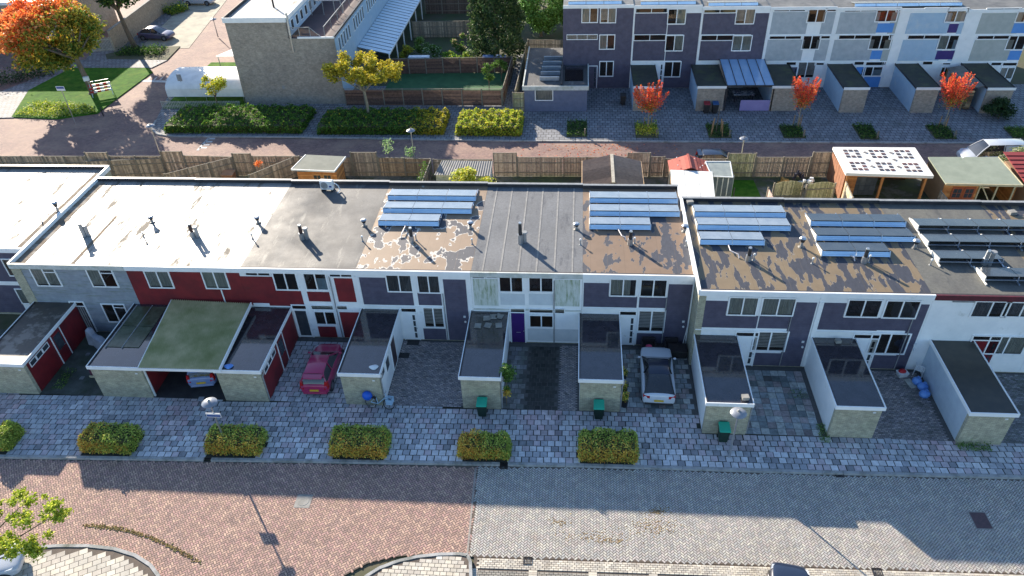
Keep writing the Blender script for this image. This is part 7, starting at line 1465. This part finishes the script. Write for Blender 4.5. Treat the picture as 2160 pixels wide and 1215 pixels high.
for r_ in range(9):
    mb = MB(); mb.col = tuple(pick(1, [lin(142, 58, 58), lin(128, 50, 52)], .06)[0]); u0, u1 = r_/9, (r_+1)/9; mb.hexa([(33.2, 50.3+u0*5, 2.0+u0*.6), (38.2, 50.3+u0*5, 2.0+u0*.6), (38.2, 50.3+u1*5, 1.99+u1*.6), (33.2, 50.3+u1*5, 1.99+u1*.6)], [(33.2, 50.3+u0*5, 2.09+u0*.6), (38.2, 50.3+u0*5, 2.09+u0*.6), (38.2, 50.3+u1*5, 2.03+u1*.6), (33.2, 50.3+u1*5, 2.03+u1*.6)]); mb.build('tile_course', REDT, rt)
# rubbish and odds and ends in the back gardens
for (x_, y_, w_, d_, h_, m_, lab, nm) in ((17.0, 54.0, 1.5, .9, .9, M('mustard_tarp', lin(176, 128, 52), lin(156, 110, 44), 3, .7), 'mustard tarpaulin heap against the back fence', 'tarpaulin'), (18.35, 53.8, .9, .7, 1.15, PLASTICW, 'white plastic bags heaped by the mustard tarpaulin', 'rubbish_heap'), (17.9, 54.4, .6, .5, 1.5, M('dark_sack', lin(50, 48, 62), lin(38, 36, 48), 3, .6), 'dark rubbish sack on top of the fence heap', 'rubbish_sack'), (18.3, 49.4, 1.3, 1.1, .9, M('mixed_scrap', lin(150, 160, 170), lin(86, 92, 104), 6, .6), 'heap of grey scrap boxes in the rubbish garden', 'scrap_heap'), (16.3, 49.2, 1.6, .9, 1.0, M('black_bikes', lin(40, 44, 58), lin(70, 74, 90), 9, .5), 'dark heap of old bicycles under the arched fence', 'bicycle_heap')):
    mb = MB()
    for k in range(14): mb.obox((random.gauss(0, w_*.28), random.gauss(0, d_*.28), h_*random.uniform(.12, .85)), (w_*random.uniform(.15, .4), d_*random.uniform(.2, .45), h_*random.uniform(.1, .3)), random.random()*3, random.gauss(0, .4))
    mb.v = [(p[0], p[1], max(0, p[2])) for p in mb.v]; tag(mb.build(nm, m_, local=True, origin=(x_, y_, -.05), bevel=.02), lab, 'heap')
sf = T('garden_sofa', 'grey-blue cushioned lounger leaning by the light divider', 'lounger', (19.4, 48.6, 0), R(-55)); SOF = M('blue_grey_cushion', lin(112, 136, 150), lin(96, 120, 136), 3, .8)
for k in range(4): MB().obox((-.35+k*.24, 0, .42+k*.16), (.22, 1.1, .08), 0).build('cushion', SOF, sf, local=True)
MB().box(-.5, -.6, 0, .5, .6, .35).build('frame', METALD, sf, local=True)
mw = T('lawn_mower', 'red lawn mower beside the garden divider', 'lawn mower', (*gz(408, 372, .3)[:2], -.05)); MB().ball((0, 0, .3), .5, .35, .25, 12, 8).build('body', M('red_plastic', lin(190, 24, 34)), mw, local=True, smooth=True); MB().tube([(-.4, 0, .3), (-1.0, .3, 1.0), (-1.05, -.1, 1.0)], .03).build('handle', METALD, mw, local=True)
for sx in (-.35, .35):
    for sy in (-.3, .3): MB().cone((sx, sy, .13), (sx, sy*1.25, .13), .13, .13, 12).build('wheel', RUBBER, mw, local=True)
tag(MB().box(-.55, -.4, 0, .55, .4, .22).build('paddling_pool', M('blue_plastic', lin(36, 80, 190), lin(30, 70, 170), 3, .4), local=True, origin=(*gz(385, 376, .1)[:2], -.05), bevel=.05), 'blue plastic tub in front of the red mower', 'tub')
wb_ = T('wooden_box', 'brown wooden box with tilted lid in the back garden', 'box', (*gz(483, 372, .4)[:2], -.05)); MB().box(-.45, -.35, 0, .45, .35, .7).build('box', M('brown_box', lin(170, 122, 92), lin(150, 106, 80), 3, .7), wb_, local=True); MB().hexa([(-.5, -.42, .72), (.5, -.42, .72), (.55, .4, .84), (-.5, .4, .84)], [(-.5, -.42, .77), (.5, -.42, .77), (.55, .4, .89), (-.5, .4, .89)]).build('lid', M('tan_lid', lin(196, 150, 116), lin(180, 136, 104), 3, .7), wb_, local=True)
bin_('green bin with pale blue lid beside the orange shed', gz(734, 376, .5)[0], 51.6, 0, M('pale_blue_lid', lin(176, 200, 216), lin(166, 190, 208), 2, .4), GREEND, group='back garden bins', z=-.05)

# red and white road barrier on the corner lawn
ba = gz(185, 212, 0); rb = T('road_barrier', 'red and white striped road barrier on the corner lawn', 'barrier', (*gz(218, 200, 0)[:2], 0), R(28)); RW = M('barrier_red', lin(180, 40, 44), lin(166, 34, 38), 3, .5)
for z_, y_ in ((.45, -.25), (.75, -.12), (1.05, .1)):
    for k in range(6): MB().box(-1.1+k*.36, y_, z_, -.74+k*.36, y_+.05, z_+.2).build('stripe', RW if k % 2 == 0 else PLASTICW, rb, local=True)
for sx in (-1.0, 1.0): MB().bar((sx, -.4, 0), (sx*.95, .15, 1.3), .05).build('leg', METAL, rb, local=True); MB().bar((sx, .5, 0), (sx*.95, .15, 1.3), .05).build('leg', METAL, rb, local=True)
MB().bar((-1, .15, 1.55), (1, .15, 1.55), .04).build('rail', PLASTICW, rb, local=True); MB().bar((-.95, .15, 1.3), (-1.0, .15, 2.0), .04).build('mast', METAL, rb, local=True); MB().box(-1.3, -.05, 1.75, -.75, .3, 2.15).build('lamp_box', PLASTICW, rb, local=True)
tag(MB().cone((-.0, 0, 0), (0, 0, .9), .06, .06, 10).build('bollard', METALD, local=True, origin=(*gz(218, 244, 0)[:2], -.03)), 'dark bollard at the edge of the corner lawn', 'bollard')
# garden wall and slatted gate up the side street, dark house corner
gwl = T('garden_wall', 'long beige brick garden wall up the side street', 'wall', (-60, 95, 0)); WB = MBRICK('beige_wall_brick', lin(178, 164, 140), lin(158, 146, 126), lin(140, 130, 116), axis='wall')
pa = gz(243, 108, 0); pb = gz(392, -12, 0); MB().bar((pa[0], pa[1], 1.2), (pb[0], pb[1], 1.2), .25, 2.5).build('wall', WB, gwl); MB().bar((pa[0], pa[1], 2.48), (pb[0], pb[1], 2.48), .32, .08).build('coping', CONC, gwl)
sg = T('slatted_gate', 'grey slatted gate at the end of the garden wall', 'gate', (*gz(220, 120, 0)[:2], 0)); qa = gz(195, 112, 0); 
for k in range(17): u = k/16; p = qa*(1-u)+pa*u; MB().box(p[0]-.035, p[1]-.03, .1, p[0]+.035, p[1]+.03, 1.75).build('slat', PK, sg)
for zz in (.3, 1.5): MB().bar((qa[0], qa[1], zz), (pa[0], pa[1], zz), .05, .1).build('rail', PK, sg)
# ================================================================ trees, shrubs and back hedges
def tree(label, base, h_trunk, blobs, pal, n, size, tr=.14, limbs=True, group=None, name='tree', z=-.02, trunk_top=None, shell=.35, bark=None, cat='tree', aspect=.62, pal_fn=None, up=.5):
    t = T(name, label, cat, (base[0], base[1], z), 0, group); tt = trunk_top or (base[0], base[1], h_trunk); b0 = Vector((base[0], base[1], z)); tt = Vector(tt); mb = MB()
    m1 = b0.lerp(tt, .5)+Vector((random.gauss(0, .04), random.gauss(0, .04), 0)); mb.cone(b0, m1, tr*1.2, tr*.9, 10, False); mb.cone(m1, tt, tr*.9, tr*.7, 10, False); mb.cone(b0, b0+Vector((0, 0, .15)), tr*1.7, tr*1.2, 10, False); mb.build('trunk', bark or BARK, t, smooth=True)
    tot = sum(b[1][0]*b[1][1]*b[1][2] for b in blobs); P = []
    for bi, (c, r_) in enumerate(blobs):
        if limbs and bi < 9: mbl = MB(); mid = tt.lerp(Vector(c), .5)+Vector((0, 0, .1)); mbl.cone(tt-Vector((0, 0, .15)), mid, tr*.5, tr*.32, 7, False); mbl.cone(mid, Vector(c)+Vector((0, 0, r_[2]*.3)), tr*.32, tr*.1, 6, False); mbl.build('limb', bark or BARK, t, smooth=True)
        k = max(30, int(n*r_[0]*r_[1]*r_[2]/tot)); P.append(blob(c, r_, k, shell))
    P = np.concatenate(P); C = pal_fn(P) if pal_fn else pick(len(P), pal, .16); leaves('crown', P, size, C, t, aspect=aspect, up=up); return t
def spread(c, R_, k, rmin, rmax, zsq=1.0, jit=.85):
    out = []
    for _ in range(k):
        d = RNG.normal(0, 1, 3); d /= np.linalg.norm(d); f = RNG.uniform(.35, 1)**.6*jit; r_ = RNG.uniform(rmin, rmax); out.append(((c[0]+d[0]*R_[0]*f, c[1]+d[1]*R_[1]*f, c[2]+d[2]*R_[2]*f*zsq), (r_, r_, r_*.8)))
    return out
YEL = [lin(206, 186, 50), lin(188, 172, 48), lin(168, 164, 52), lin(216, 200, 84), lin(146, 150, 56)]
ORA = [lin(246, 146, 78), lin(238, 126, 70), lin(248, 176, 112), lin(222, 118, 60)]; OLV = [lin(150, 148, 62), lin(176, 160, 62), lin(124, 134, 56), lin(206, 182, 70)]
RED = [lin(240, 98, 72), lin(246, 122, 84), lin(230, 84, 66), lin(238, 150, 74)]; GRN = [lin(88, 122, 50), lin(72, 106, 44), lin(110, 142, 62)]; LIME = [lin(186, 196, 64), lin(160, 178, 56), lin(206, 208, 92), lin(128, 152, 48)]; DKG = [lin(52, 78, 44), lin(42, 66, 38), lin(66, 92, 52)]
# yellow street tree
b = gz(778, 251, 0); top = gy(772, 190, b[1]); cc = gy(765, 148, b[1])
def yfn(P):
    low = P[:, 2] < 4.0; C = pick(len(P), YEL, .15); C[low] = pick(int(low.sum()), YEL[2:]+GRN[:1], .15); return C
tree('yellow-leaved street tree in front of the brick building', (b[0], b[1]), top[2], spread((cc[0], b[1], cc[2]+.1), (4.4, 2.8, 1.9), 60, .4, .75, .9), YEL, 9000, .22, .13, pal_fn=yfn, shell=.2, bark=M('pale_bark', lin(160, 152, 130), lin(130, 124, 106), 6, .9))
b = gz(463, 236, 0); cc = gy(446, 178, b[1]); tree('small yellow-green tree by the picket fence', (b[0], b[1]), 1.7, spread((cc[0], b[1], cc[2]), (1.6, 1.3, .9), 14, .35, .6), LIME+YEL[:2], 1500, .2, .06, shell=.15)
# great orange tree at the left
b = gz(196, 196, 0); tt = gy(160, 122, b[1]); cc = gy(95, 60, b[1]+1.0)
def ofn(P):
    s_ = (P[:, 2]-cc[2])/3.5-(P[:, 0]-cc[0])/5.0+RNG.normal(0, .35, len(P)); C = pick(len(P), OLV, .16); k = s_ > .12; C[k] = pick(int(k.sum()), ORA, .12); k2 = (s_ < -.5); C[k2] = pick(int(k2.sum()), OLV[:3]+GRN[:1], .15); return C
tree('big orange and olive autumn tree at the upper left', (b[0], b[1]), 3, spread((cc[0], b[1]+1, cc[2]-.3), (5.6, 4.8, 4.8), 110, .8, 1.4, .85), OLV, 22000, .36, .3, trunk_top=(tt[0], b[1], tt[2]), pal_fn=ofn, shell=.3)
b = gz(284, 98, 0); tt = gy(248, 20, b[1]); cc = gy(235, -25, b[1])
tree('tall green tree with bare grey trunk beside the parked violet car', (b[0], b[1]), 5, spread((cc[0]+.8, b[1], cc[2]+1.0), (5.2, 4.6, 3.4), 60, .8, 1.3), DKG+GRN, 11000, .36, .3, trunk_top=(tt[0], b[1], tt[2]), shell=.25)
# young maples along the far pavement
def maple(label, px, py, ptop, h, w_):
    b = gz(px, py, 0); t = T('maple_tree', label, 'tree', (b[0], b[1], -.02), 0, 'young maples with red leaves'); z0 = gy(ptop[0], ptop[1], b[1])[2]; mb = MB(); mb.cone((b[0], b[1], -.02), (b[0], b[1], z0), .055, .045, 8, False); mb.build('trunk', M('pale_bark', lin(160, 152, 130)), t, smooth=True)
    P = []; C = []
    for k in range(18):
        a_ = k*2.4; sp = w_*random.uniform(.35, 1.0); L_ = h*random.uniform(.75, 1.1)*(1-.25*sp/w_); e = Vector((b[0]+math.cos(a_)*sp, b[1]+math.sin(a_)*sp*.8, z0+L_)); s_ = Vector((b[0], b[1], z0-.1)); md = s_.lerp(e, .5)+Vector((math.cos(a_)*sp*.12, math.sin(a_)*sp*.1, -.1))
        MB().tube([s_, md, e], .016, 5).build('limb', BARK, t)
        for i in range(150):
            u = random.uniform(.12, 1.04); q = s_.lerp(md, u*2) if u < .5 else md.lerp(e, u*2-1); r_ = .3*(1.15-u); P.append((q.x+random.gauss(0, r_), q.y+random.gauss(0, r_), q.z+random.gauss(0, r_))); C.append(pick(1, RED if u > .35 or random.random() < .45 else OLV, .12)[0])
    leaves('crown', np.array(P), .15, np.array(C), t)
    for sx, sy in ((-.35, .2), (.35, .25), (0, -.35)): MB().cone((b[0]+sx, b[1]+sy, -.02), (b[0]+sx*.9, b[1]+sy*.9, 1.1), .045, .045, 6).build('stake', M('raw_timber', (.4, .3, .2)), t)
maple('left red-orange maple in front of the far anthracite house', 1366, 272, (1367, 232), 2.7, 1.75); maple('middle red-orange maple with wooden stakes', 1681, 268, (1684, 222), 2.7, 1.65); maple('right red-orange maple in front of the pale far houses', 1989, 270, (2000, 222), 3.2, 1.6)
b = gz(1508, 285, 0); t = T('staked_sapling', 'wooden tree stakes with a bare sapling between two maples', 'sapling', (b[0], b[1]-.0, 0)); MB().cone((b[0]+.1, b[1]+.3, 0), (b[0]+.15, b[1]+.3, 2.4), .05, .03, 6).build('stem', BARK, t)
for sx, sy in ((-.4, -.2), (-.2, .4), (.55, .2), (.6, -.3)): MB().cone((b[0]+sx, b[1]+sy, -.02), (b[0]+sx*.8, b[1]+sy*.9, 1.5), .05, .05, 6).build('stake', M('raw_timber', (.4, .3, .2)), t)
# planted beds along the far pavement
for k, (q, h_, lab, pal_) in enumerate((((-.85, 1.0, 63.0, 66.3), .3, 'low green planted bed left of the maples', DKG+GRN), ((5.45, 7.5, 62.9, 65.6), .55, 'planted bed with pale yellow shrub under the left maple', GRN+LIME), ((12.0, 14.0, 62.9, 65.6), .4, 'planted bed around the bare stakes', GRN+DKG), ((18.6, 20.5, 62.9, 65.3), .3, 'planted bed under the middle maple', DKG+GRN), ((25.2, 26.8, 62.7, 65.6), .28, 'planted bed between the middle and right maples', DKG+GRN), ((31.6, 33.4, 62.8, 65.5), .28, 'planted bed under the right maple', DKG+GRN), ((38.2, 40.5, 62.9, 65.0), .3, 'planted bed at the right edge of the far pavement', GRN))):
    x0, x1, y0, y1 = q; t = T('planted_bed', lab, 'plant bed', ((x0+x1)/2, (y0+y1)/2, 0), 0, 'planted beds on the far pavement'); MB().box(x0, y0, -.03, x1, y1, .03).build('soil', SOIL, t); n_ = 900
    P = np.c_[RNG.uniform(x0, x1, n_), RNG.uniform(y0, y1, n_), .05+np.abs(RNG.normal(0, h_*.5, n_))]; C = pick(n_, pal_, .18)
    if k == 1: m_ = (P[:, 1] < 64.2); P[m_, 2] += .35*RNG.random(int(m_.sum())); C[m_] = pick(int(m_.sum()), LIME+YEL[:1], .15)
    leaves('foliage', P, .16, C, t, aspect=.5); 
    if k not in (6,): MB().box(x1-.25, y0+.1, .03, x1-.13, y0+.22, .75).build('marker_post', M('grey_post', (.3, .27, .22)), t)
# long back hedges
G_JUN = [lin(94, 134, 50), lin(76, 116, 44), lin(116, 150, 62), lin(62, 98, 40)]
hedge('long back hedge left of the yellow tree', -39.6, -26.0, 63.6, 68.3, .85, 9000, .12, 'none', .2, G_JUN, G_JUN[:1]+LIME[:1], 'long hedges along the back road', bump=.22); hedge('long back hedge under the yellow tree with golden right end', -24.4, -12.4, 63.4, 67.6, .85, 8500, .6, 'right', .2, G_JUN, YEL, 'long hedges along the back road', bump=.2); hedge('short golden-green back hedge right of the brick path', -11.1, -5.1, 63.2, 67.1, .95, 5200, .8, 'none', .2, LIME, YEL+G_JUN[:1], 'long hedges along the back road', bump=.15)
# near branches in the lower left corner
c = gz(88, 1095, 4.2); t_ = tree('bright green tree reaching into the lower left corner', (c[0]-3.6, c[1]-2.2), 2.6, spread((c[0]-.7, c[1]-.5, 4.3), (2.7, 2.1, 1.1), 54, .2, .4), LIME, 5200, .14, .12, shell=.1)
# conifer and garden trees left of the far terrace
def conifer(label, base, h, r_, pal, n, size):
    t = T('conifer', label, 'tree', (base[0], base[1], -.02)); MB().cone((base[0], base[1], -.02), (base[0], base[1], h*.9), .22, .05, 8, False).build('trunk', BARK, t); u = RNG.random(n)**.8; a_ = RNG.uniform(0, 6.28, n); rad = r_*np.clip(1.0-u**3.2, .08, 1)*(.82+.18*np.sin(a_*5+u*21))*RNG.uniform(.72, 1.05, n); P = np.c_[base[0]+np.cos(a_)*rad, base[1]+np.sin(a_)*rad, .3+u*h]; leaves('crown', P, size, pick(n, pal, .2), t, up=.2)
conifer('dark dense conifer beside the alley', (-8.9, 82.0), 12.5, 3.3, [lin(58, 84, 48), lin(48, 72, 44), lin(76, 100, 56), lin(88, 104, 66)], 16000, .34)
tree('light green tree behind the annexe', (-4.4, 90), 1.6, spread((-4.4, 90, 3.6), (2.9, 2.2, 3.4), 40, .7, 1.1), GRN+[lin(120, 170, 90), lin(150, 196, 110)], 8000, .26, .16, shell=.25); tree('bushy green tree left of the far terrace wall', (-1.2, 92), 1.2, spread((-1.0, 92, 3.0), (2.6, 2, 2.9), 30, .6, 1.0), GRN+G_JUN, 6000, .26, .14, shell=.25)
tree('dark tree closing the view behind the conifer', (-12.5, 100), 3.5, spread((-12.5, 101, 4.0), (4.5, 2.5, 4.2), 40, .9, 1.3), DKG, 8000, .32, .2, shell=.3); tree('dark tree behind the alley fence at the top edge', (-6.5, 104), 3.5, spread((-5.5, 102, 4.0), (6, 2.5, 4.2), 50, .9, 1.3), DKG+GRN[:1], 9000, .32, .2, shell=.3)
# flower garden shrubs
for (x_, y_, rx, rz_, pal_, lab) in ((-17.9, 83.5, 1.2, 1.3, GRN+[lin(168, 178, 120)], 'tall flowering shrub by the glass lean-to'), (-19.3, 82.0, .9, 1.1, LIME[:2]+OLV, 'yellowish shrub at the corner of the lean-to'), (-16.2, 82.2, 1.2, 1.0, GRN+[lin(190, 196, 170)], 'white-flowered bush in the flower garden'), (-13.4, 84.5, 1.7, 1.4, G_JUN+[lin(206, 176, 150)], 'large pink-tinged bush in the flower garden'), (-14.2, 80.3, 1.3, 1.2, G_JUN+LIME[:1], 'light green bush hanging over the brown garden fence'), (-11.0, 82.2, 1.4, 1.3, GRN+[lin(196, 196, 184)], 'white-speckled bush left of the conifer'), (-12.4, 80.0, .9, 1.0, LIME[1:]+G_JUN, 'yellow-green bush behind the brown fence'), (-18.2, 80.4, 1.5, .7, DKG, 'low dark bush by the plastic tunnel')):
    t = T('garden_shrub', lab, 'shrub', (x_, y_, 0), 0, 'shrubs of the flower garden'); MB().cone((x_, y_, 0), (x_, y_, rz_*.8), .06, .03, 6).build('stem', BARK, t); P = np.concatenate([blob(q[0], q[1], 130, .3) for q in spread((x_, y_, rz_*.95), (rx, rx, rz_*.7), 8, .4, .6)]); P[:, 2] = np.maximum(P[:, 2], .05); leaves('foliage', P, .2, pick(len(P), pal_, .18), t)
for (x_, y_, h_, lab) in ((-8.9, 72.5, 2.6, 'thin young tree on the turf lawn'), (-8.0, 76.2, 1.6, 'small shrub at the alley corner of the turf lawn')): tree(lab, (x_, y_), h_*.5, spread((x_, y_, h_), (.8, .7, .9), 8, .3, .5), GRN, 600, .18, .05, shell=.2, cat='tree')
tag(MB().box(-1.2, -.4, 0, 1.2, .4, .75).build('plastic_tunnel', M('clear_plastic_sheet', lin(188, 198, 208), lin(150, 164, 180), 3, .3, bump=.4, bscale=6), local=True, origin=(-17.3, 79.2, .9), bevel=.12), 'pale plastic cover behind the brown garden fence, left', 'plastic cover'); tag(MB().box(-1.3, -.4, 0, 1.3, .4, .5).build('plastic_tunnel', M('blue_clear_plastic', lin(150, 178, 214), lin(90, 120, 190), 3, .3, bump=.4, bscale=6), local=True, origin=(-9.0, 79.3, 1.1), bevel=.1), 'blue-white plastic cover behind the brown garden fence, right', 'plastic cover')
tag(MB().cone((0, 0, 0), (0, 0, .55), .35, .42, 14).cone((0, 0, .55), (0, 0, .85), .5, .2, 14).build('stone_planter', CONC, local=True, origin=(-10.6, 70.9, 0)), 'pale round stone planter on the turf lawn', 'planter')
# yellow shrub behind the terrace
t = T('garden_shrub', 'big yellow-green shrub behind the middle of the near terrace', 'shrub', (-8.1, 51.3, 0)); MB().cone((-8.1, 51.3, 0), (-8.1, 51.3, 1.5), .09, .05, 6).build('stem', BARK, t)
P = np.concatenate([blob(q[0], q[1], 190, .3) for q in spread((-8.0, 51.3, 1.7), (1.9, 1.3, 1.3), 20, .45, .75)]+[blob((-10.2, 51.0, 1.2), (.7, .6, .7), 200, .3)]); leaves('foliage', P, .2, pick(len(P), LIME+[lin(226, 224, 150), lin(214, 196, 74)], .14), t)
t = T('ivy', 'ivy climbing the garden divider left of the lean-to', 'plant', (-12.4, 51, 0)); P = np.c_[RNG.normal(-12.35, .15, 700), RNG.uniform(48.4, 54.8, 700), RNG.uniform(.1, 2.0, 700)]; leaves('foliage', P, .16, pick(700, G_JUN+GRN, .15), t); MB().tube([(-12.35, 49, 0), (-12.35, 50.5, 1.0), (-12.35, 53, 1.9)], .03).build('stem', BARK, t)
t = T('ivy', 'orange climber on top of a garden divider', 'plant', (*gz(545, 350, 1.7)[:2], 0)); c = gz(545, 342, 1.9); P = blob((c[0], c[1], 1.8), (.4, .5, .3), 160, .2); leaves('foliage', P, .14, pick(160, ORA, .15), t); MB().tube([(c[0], c[1], 0), (c[0], c[1], 1.8)], .02).build('stem', BARK, t)
for px, py, h_, lab in ((838, 312, 1.8, 'pale green shoots rising over the fence, left pair'), (877, 322, 1.0, 'low green shoots beside the back lamp')): 
    c = gz(px, py+18, 0); t = T('young_plant', lab, 'plant', (c[0], 56.4, -.1)); P = np.c_[RNG.normal(c[0], .22, 160), RNG.normal(56.4, .2, 160), RNG.uniform(.6, 1.0, 160)*(h_+1.2)]; leaves('foliage', P, .16, pick(160, [lin(168, 196, 140), lin(128, 164, 100)], .15), t); MB().cone((c[0], 56.4, -.1), (c[0], 56.4, h_+.8), .03, .02, 6).build('stem', BARK, t)
tree('green shrub over the fence at the left edge', (gz(8, 320, 1.5)[0], 55.0), 1.2, spread((gz(8, 305, 1.8)[0], 55.0, 2.0), (1.0, .8, .9), 12, .4, .6), GRN+LIME[:1], 1200, .18, .06, shell=.25)
t = T('garden_shrub', 'white-flowered shrub behind the green felt shed', 'shrub', (34.6, 56.0, 0)); P = np.concatenate([blob(q[0], q[1], 150, .3) for q in spread((34.6, 56.0, 1.6), (1.5, .8, 1.0), 10, .4, .65)]); leaves('foliage', P, .2, pick(len(P), [lin(206, 206, 182), lin(150, 160, 110), lin(120, 136, 84)], .15), t); MB().cone((34.6, 56, 0), (34.6, 56, 1.4), .06, .03, 6).build('stem', BARK, t)
t = T('garden_shrub', 'dark green bush in front of the firewood garage', 'shrub', (38.6, 67.2, 0)); P = np.concatenate([blob(q[0], q[1], 190, .35) for q in spread((38.6, 67.0, 1.0), (1.6, 1.0, .8), 12, .5, .75)]); P[:, 2] = np.maximum(P[:, 2], .03); leaves('foliage', P, .2, pick(len(P), DKG, .18), t); MB().cone((38.6, 67, 0), (38.6, 67, .9), .06, .03, 6).build('stem', BARK, t)
# left corner planting
for (px, py, lx, ly, h_, lab, pal_) in ((45, 165, 5.5, 1.6, 1.1, 'dark hedge row under the orange tree', DKG), (300, 110, 4.6, 1.3, .55, 'grassy planting strip at the foot of the tall tree', GRN+DKG), (372, 24, 2.4, 1.2, .8, 'pale shrubs beside the upper parking bay', GRN+LIME[:1])):
    c = gz(px, py, 0); t = T('shrub_border', lab, 'shrubs', (c[0], c[1], 0)); n_ = 1500; P = np.c_[RNG.uniform(-lx, lx, n_)*.6, RNG.uniform(-ly, ly, n_), .03+np.abs(RNG.normal(0, h_*.5, n_))]; a_ = R(38) if px < 100 else (R(0) if px < 350 else R(60)); P = np.c_[c[0]+P[:, 0]*math.cos(a_)-P[:, 1]*math.sin(a_), c[1]+P[:, 0]*math.sin(a_)+P[:, 1]*math.cos(a_), P[:, 2]]; leaves('foliage', P, .24, pick(n_, pal_, .2), t, aspect=.4)
    MB().cone((c[0], c[1], -.02), (c[0], c[1], h_*.6), .05, .03, 6).build('stem', BARK, t)
n_ = 1600; q = np.array(pxs((30, 243), (75, 215), (190, 222), (205, 238), (120, 249))); P = np.c_[RNG.uniform(q[:, 0].min(), q[:, 0].max(), n_*2), RNG.uniform(q[:, 1].min(), q[:, 1].max(), n_*2), .02+np.abs(RNG.normal(0, .16, n_*2))]; P = P[inpoly(P[:, 0], P[:, 1], [tuple(a) for a in q])]; tag(leaves('groundcover', P, .2, pick(len(P), LIME+[lin(190, 190, 150), lin(120, 140, 70)], .15), None, tuple(q.mean(0))+(0,), aspect=.4), 'sunlit pale ground cover on the corner lawn', 'ground cover', kind='stuff')
# fallen leaves on the back road
n_ = 260; P = np.c_[RNG.normal(2.5, 3.5, n_), RNG.uniform(57.2, 61.8, n_), np.full(n_, -.09)]; tag(leaves('fallen_leaves', P, .16, pick(n_, RED+ORA+[lin(120, 84, 60)], .2), None, (2.5, 60, -.1), up=3), 'orange leaves fallen on the sunlit back road', 'leaves', kind='stuff')

# house behind the orange tree: its roof shades the corner lawn and footpath
nh = T('corner_house', 'pale house hidden behind the big orange tree', 'house', (-74, 87.5, 0)); MB().box(-90, 86.6, -.05, -61.5, 97, 5.5).build('wall', BRICKFAR, nh); MB().box(-90.1, 86.5, 5.501, -61.4, 97, 5.7).build('roof', BITUG, nh); MB().box(-90.15, 86.4, 5.45, -61.35, 86.499, 5.85).build('fascia', WHITE, nh)
for k in range(4): window(nh, -64.2-k*4.5, 3.3, -62.4-k*4.5, 4.7, 86.6, 2, 'room'); window(nh, -64.2-k*4.5, .9, -62.4-k*4.5, 2.3, 86.6, 2, 'curtain')
# the street goes on past both edges of the photograph
struct('front_road_west', [(-140, 16), (-40.02, 16), (-40.02, 23.9), (-140, 21.5)], -0.102, ROADB)
struct('front_road_east', [(34.02, 20.6), (140, 22.6), (140, 28), (34.02, 25.68)], -0.102, ROADB)
struct('pavement_west', [(-140, 21.7), (-37.4, 24.3), (-37.4, 34.6), (-140, 34.6)], -0.024, PAVB)
struct('pavement_east', [(29.7, 25.8), (140, 28.2), (140, 33.1), (29.7, 33.1)], -0.024, PAVB)
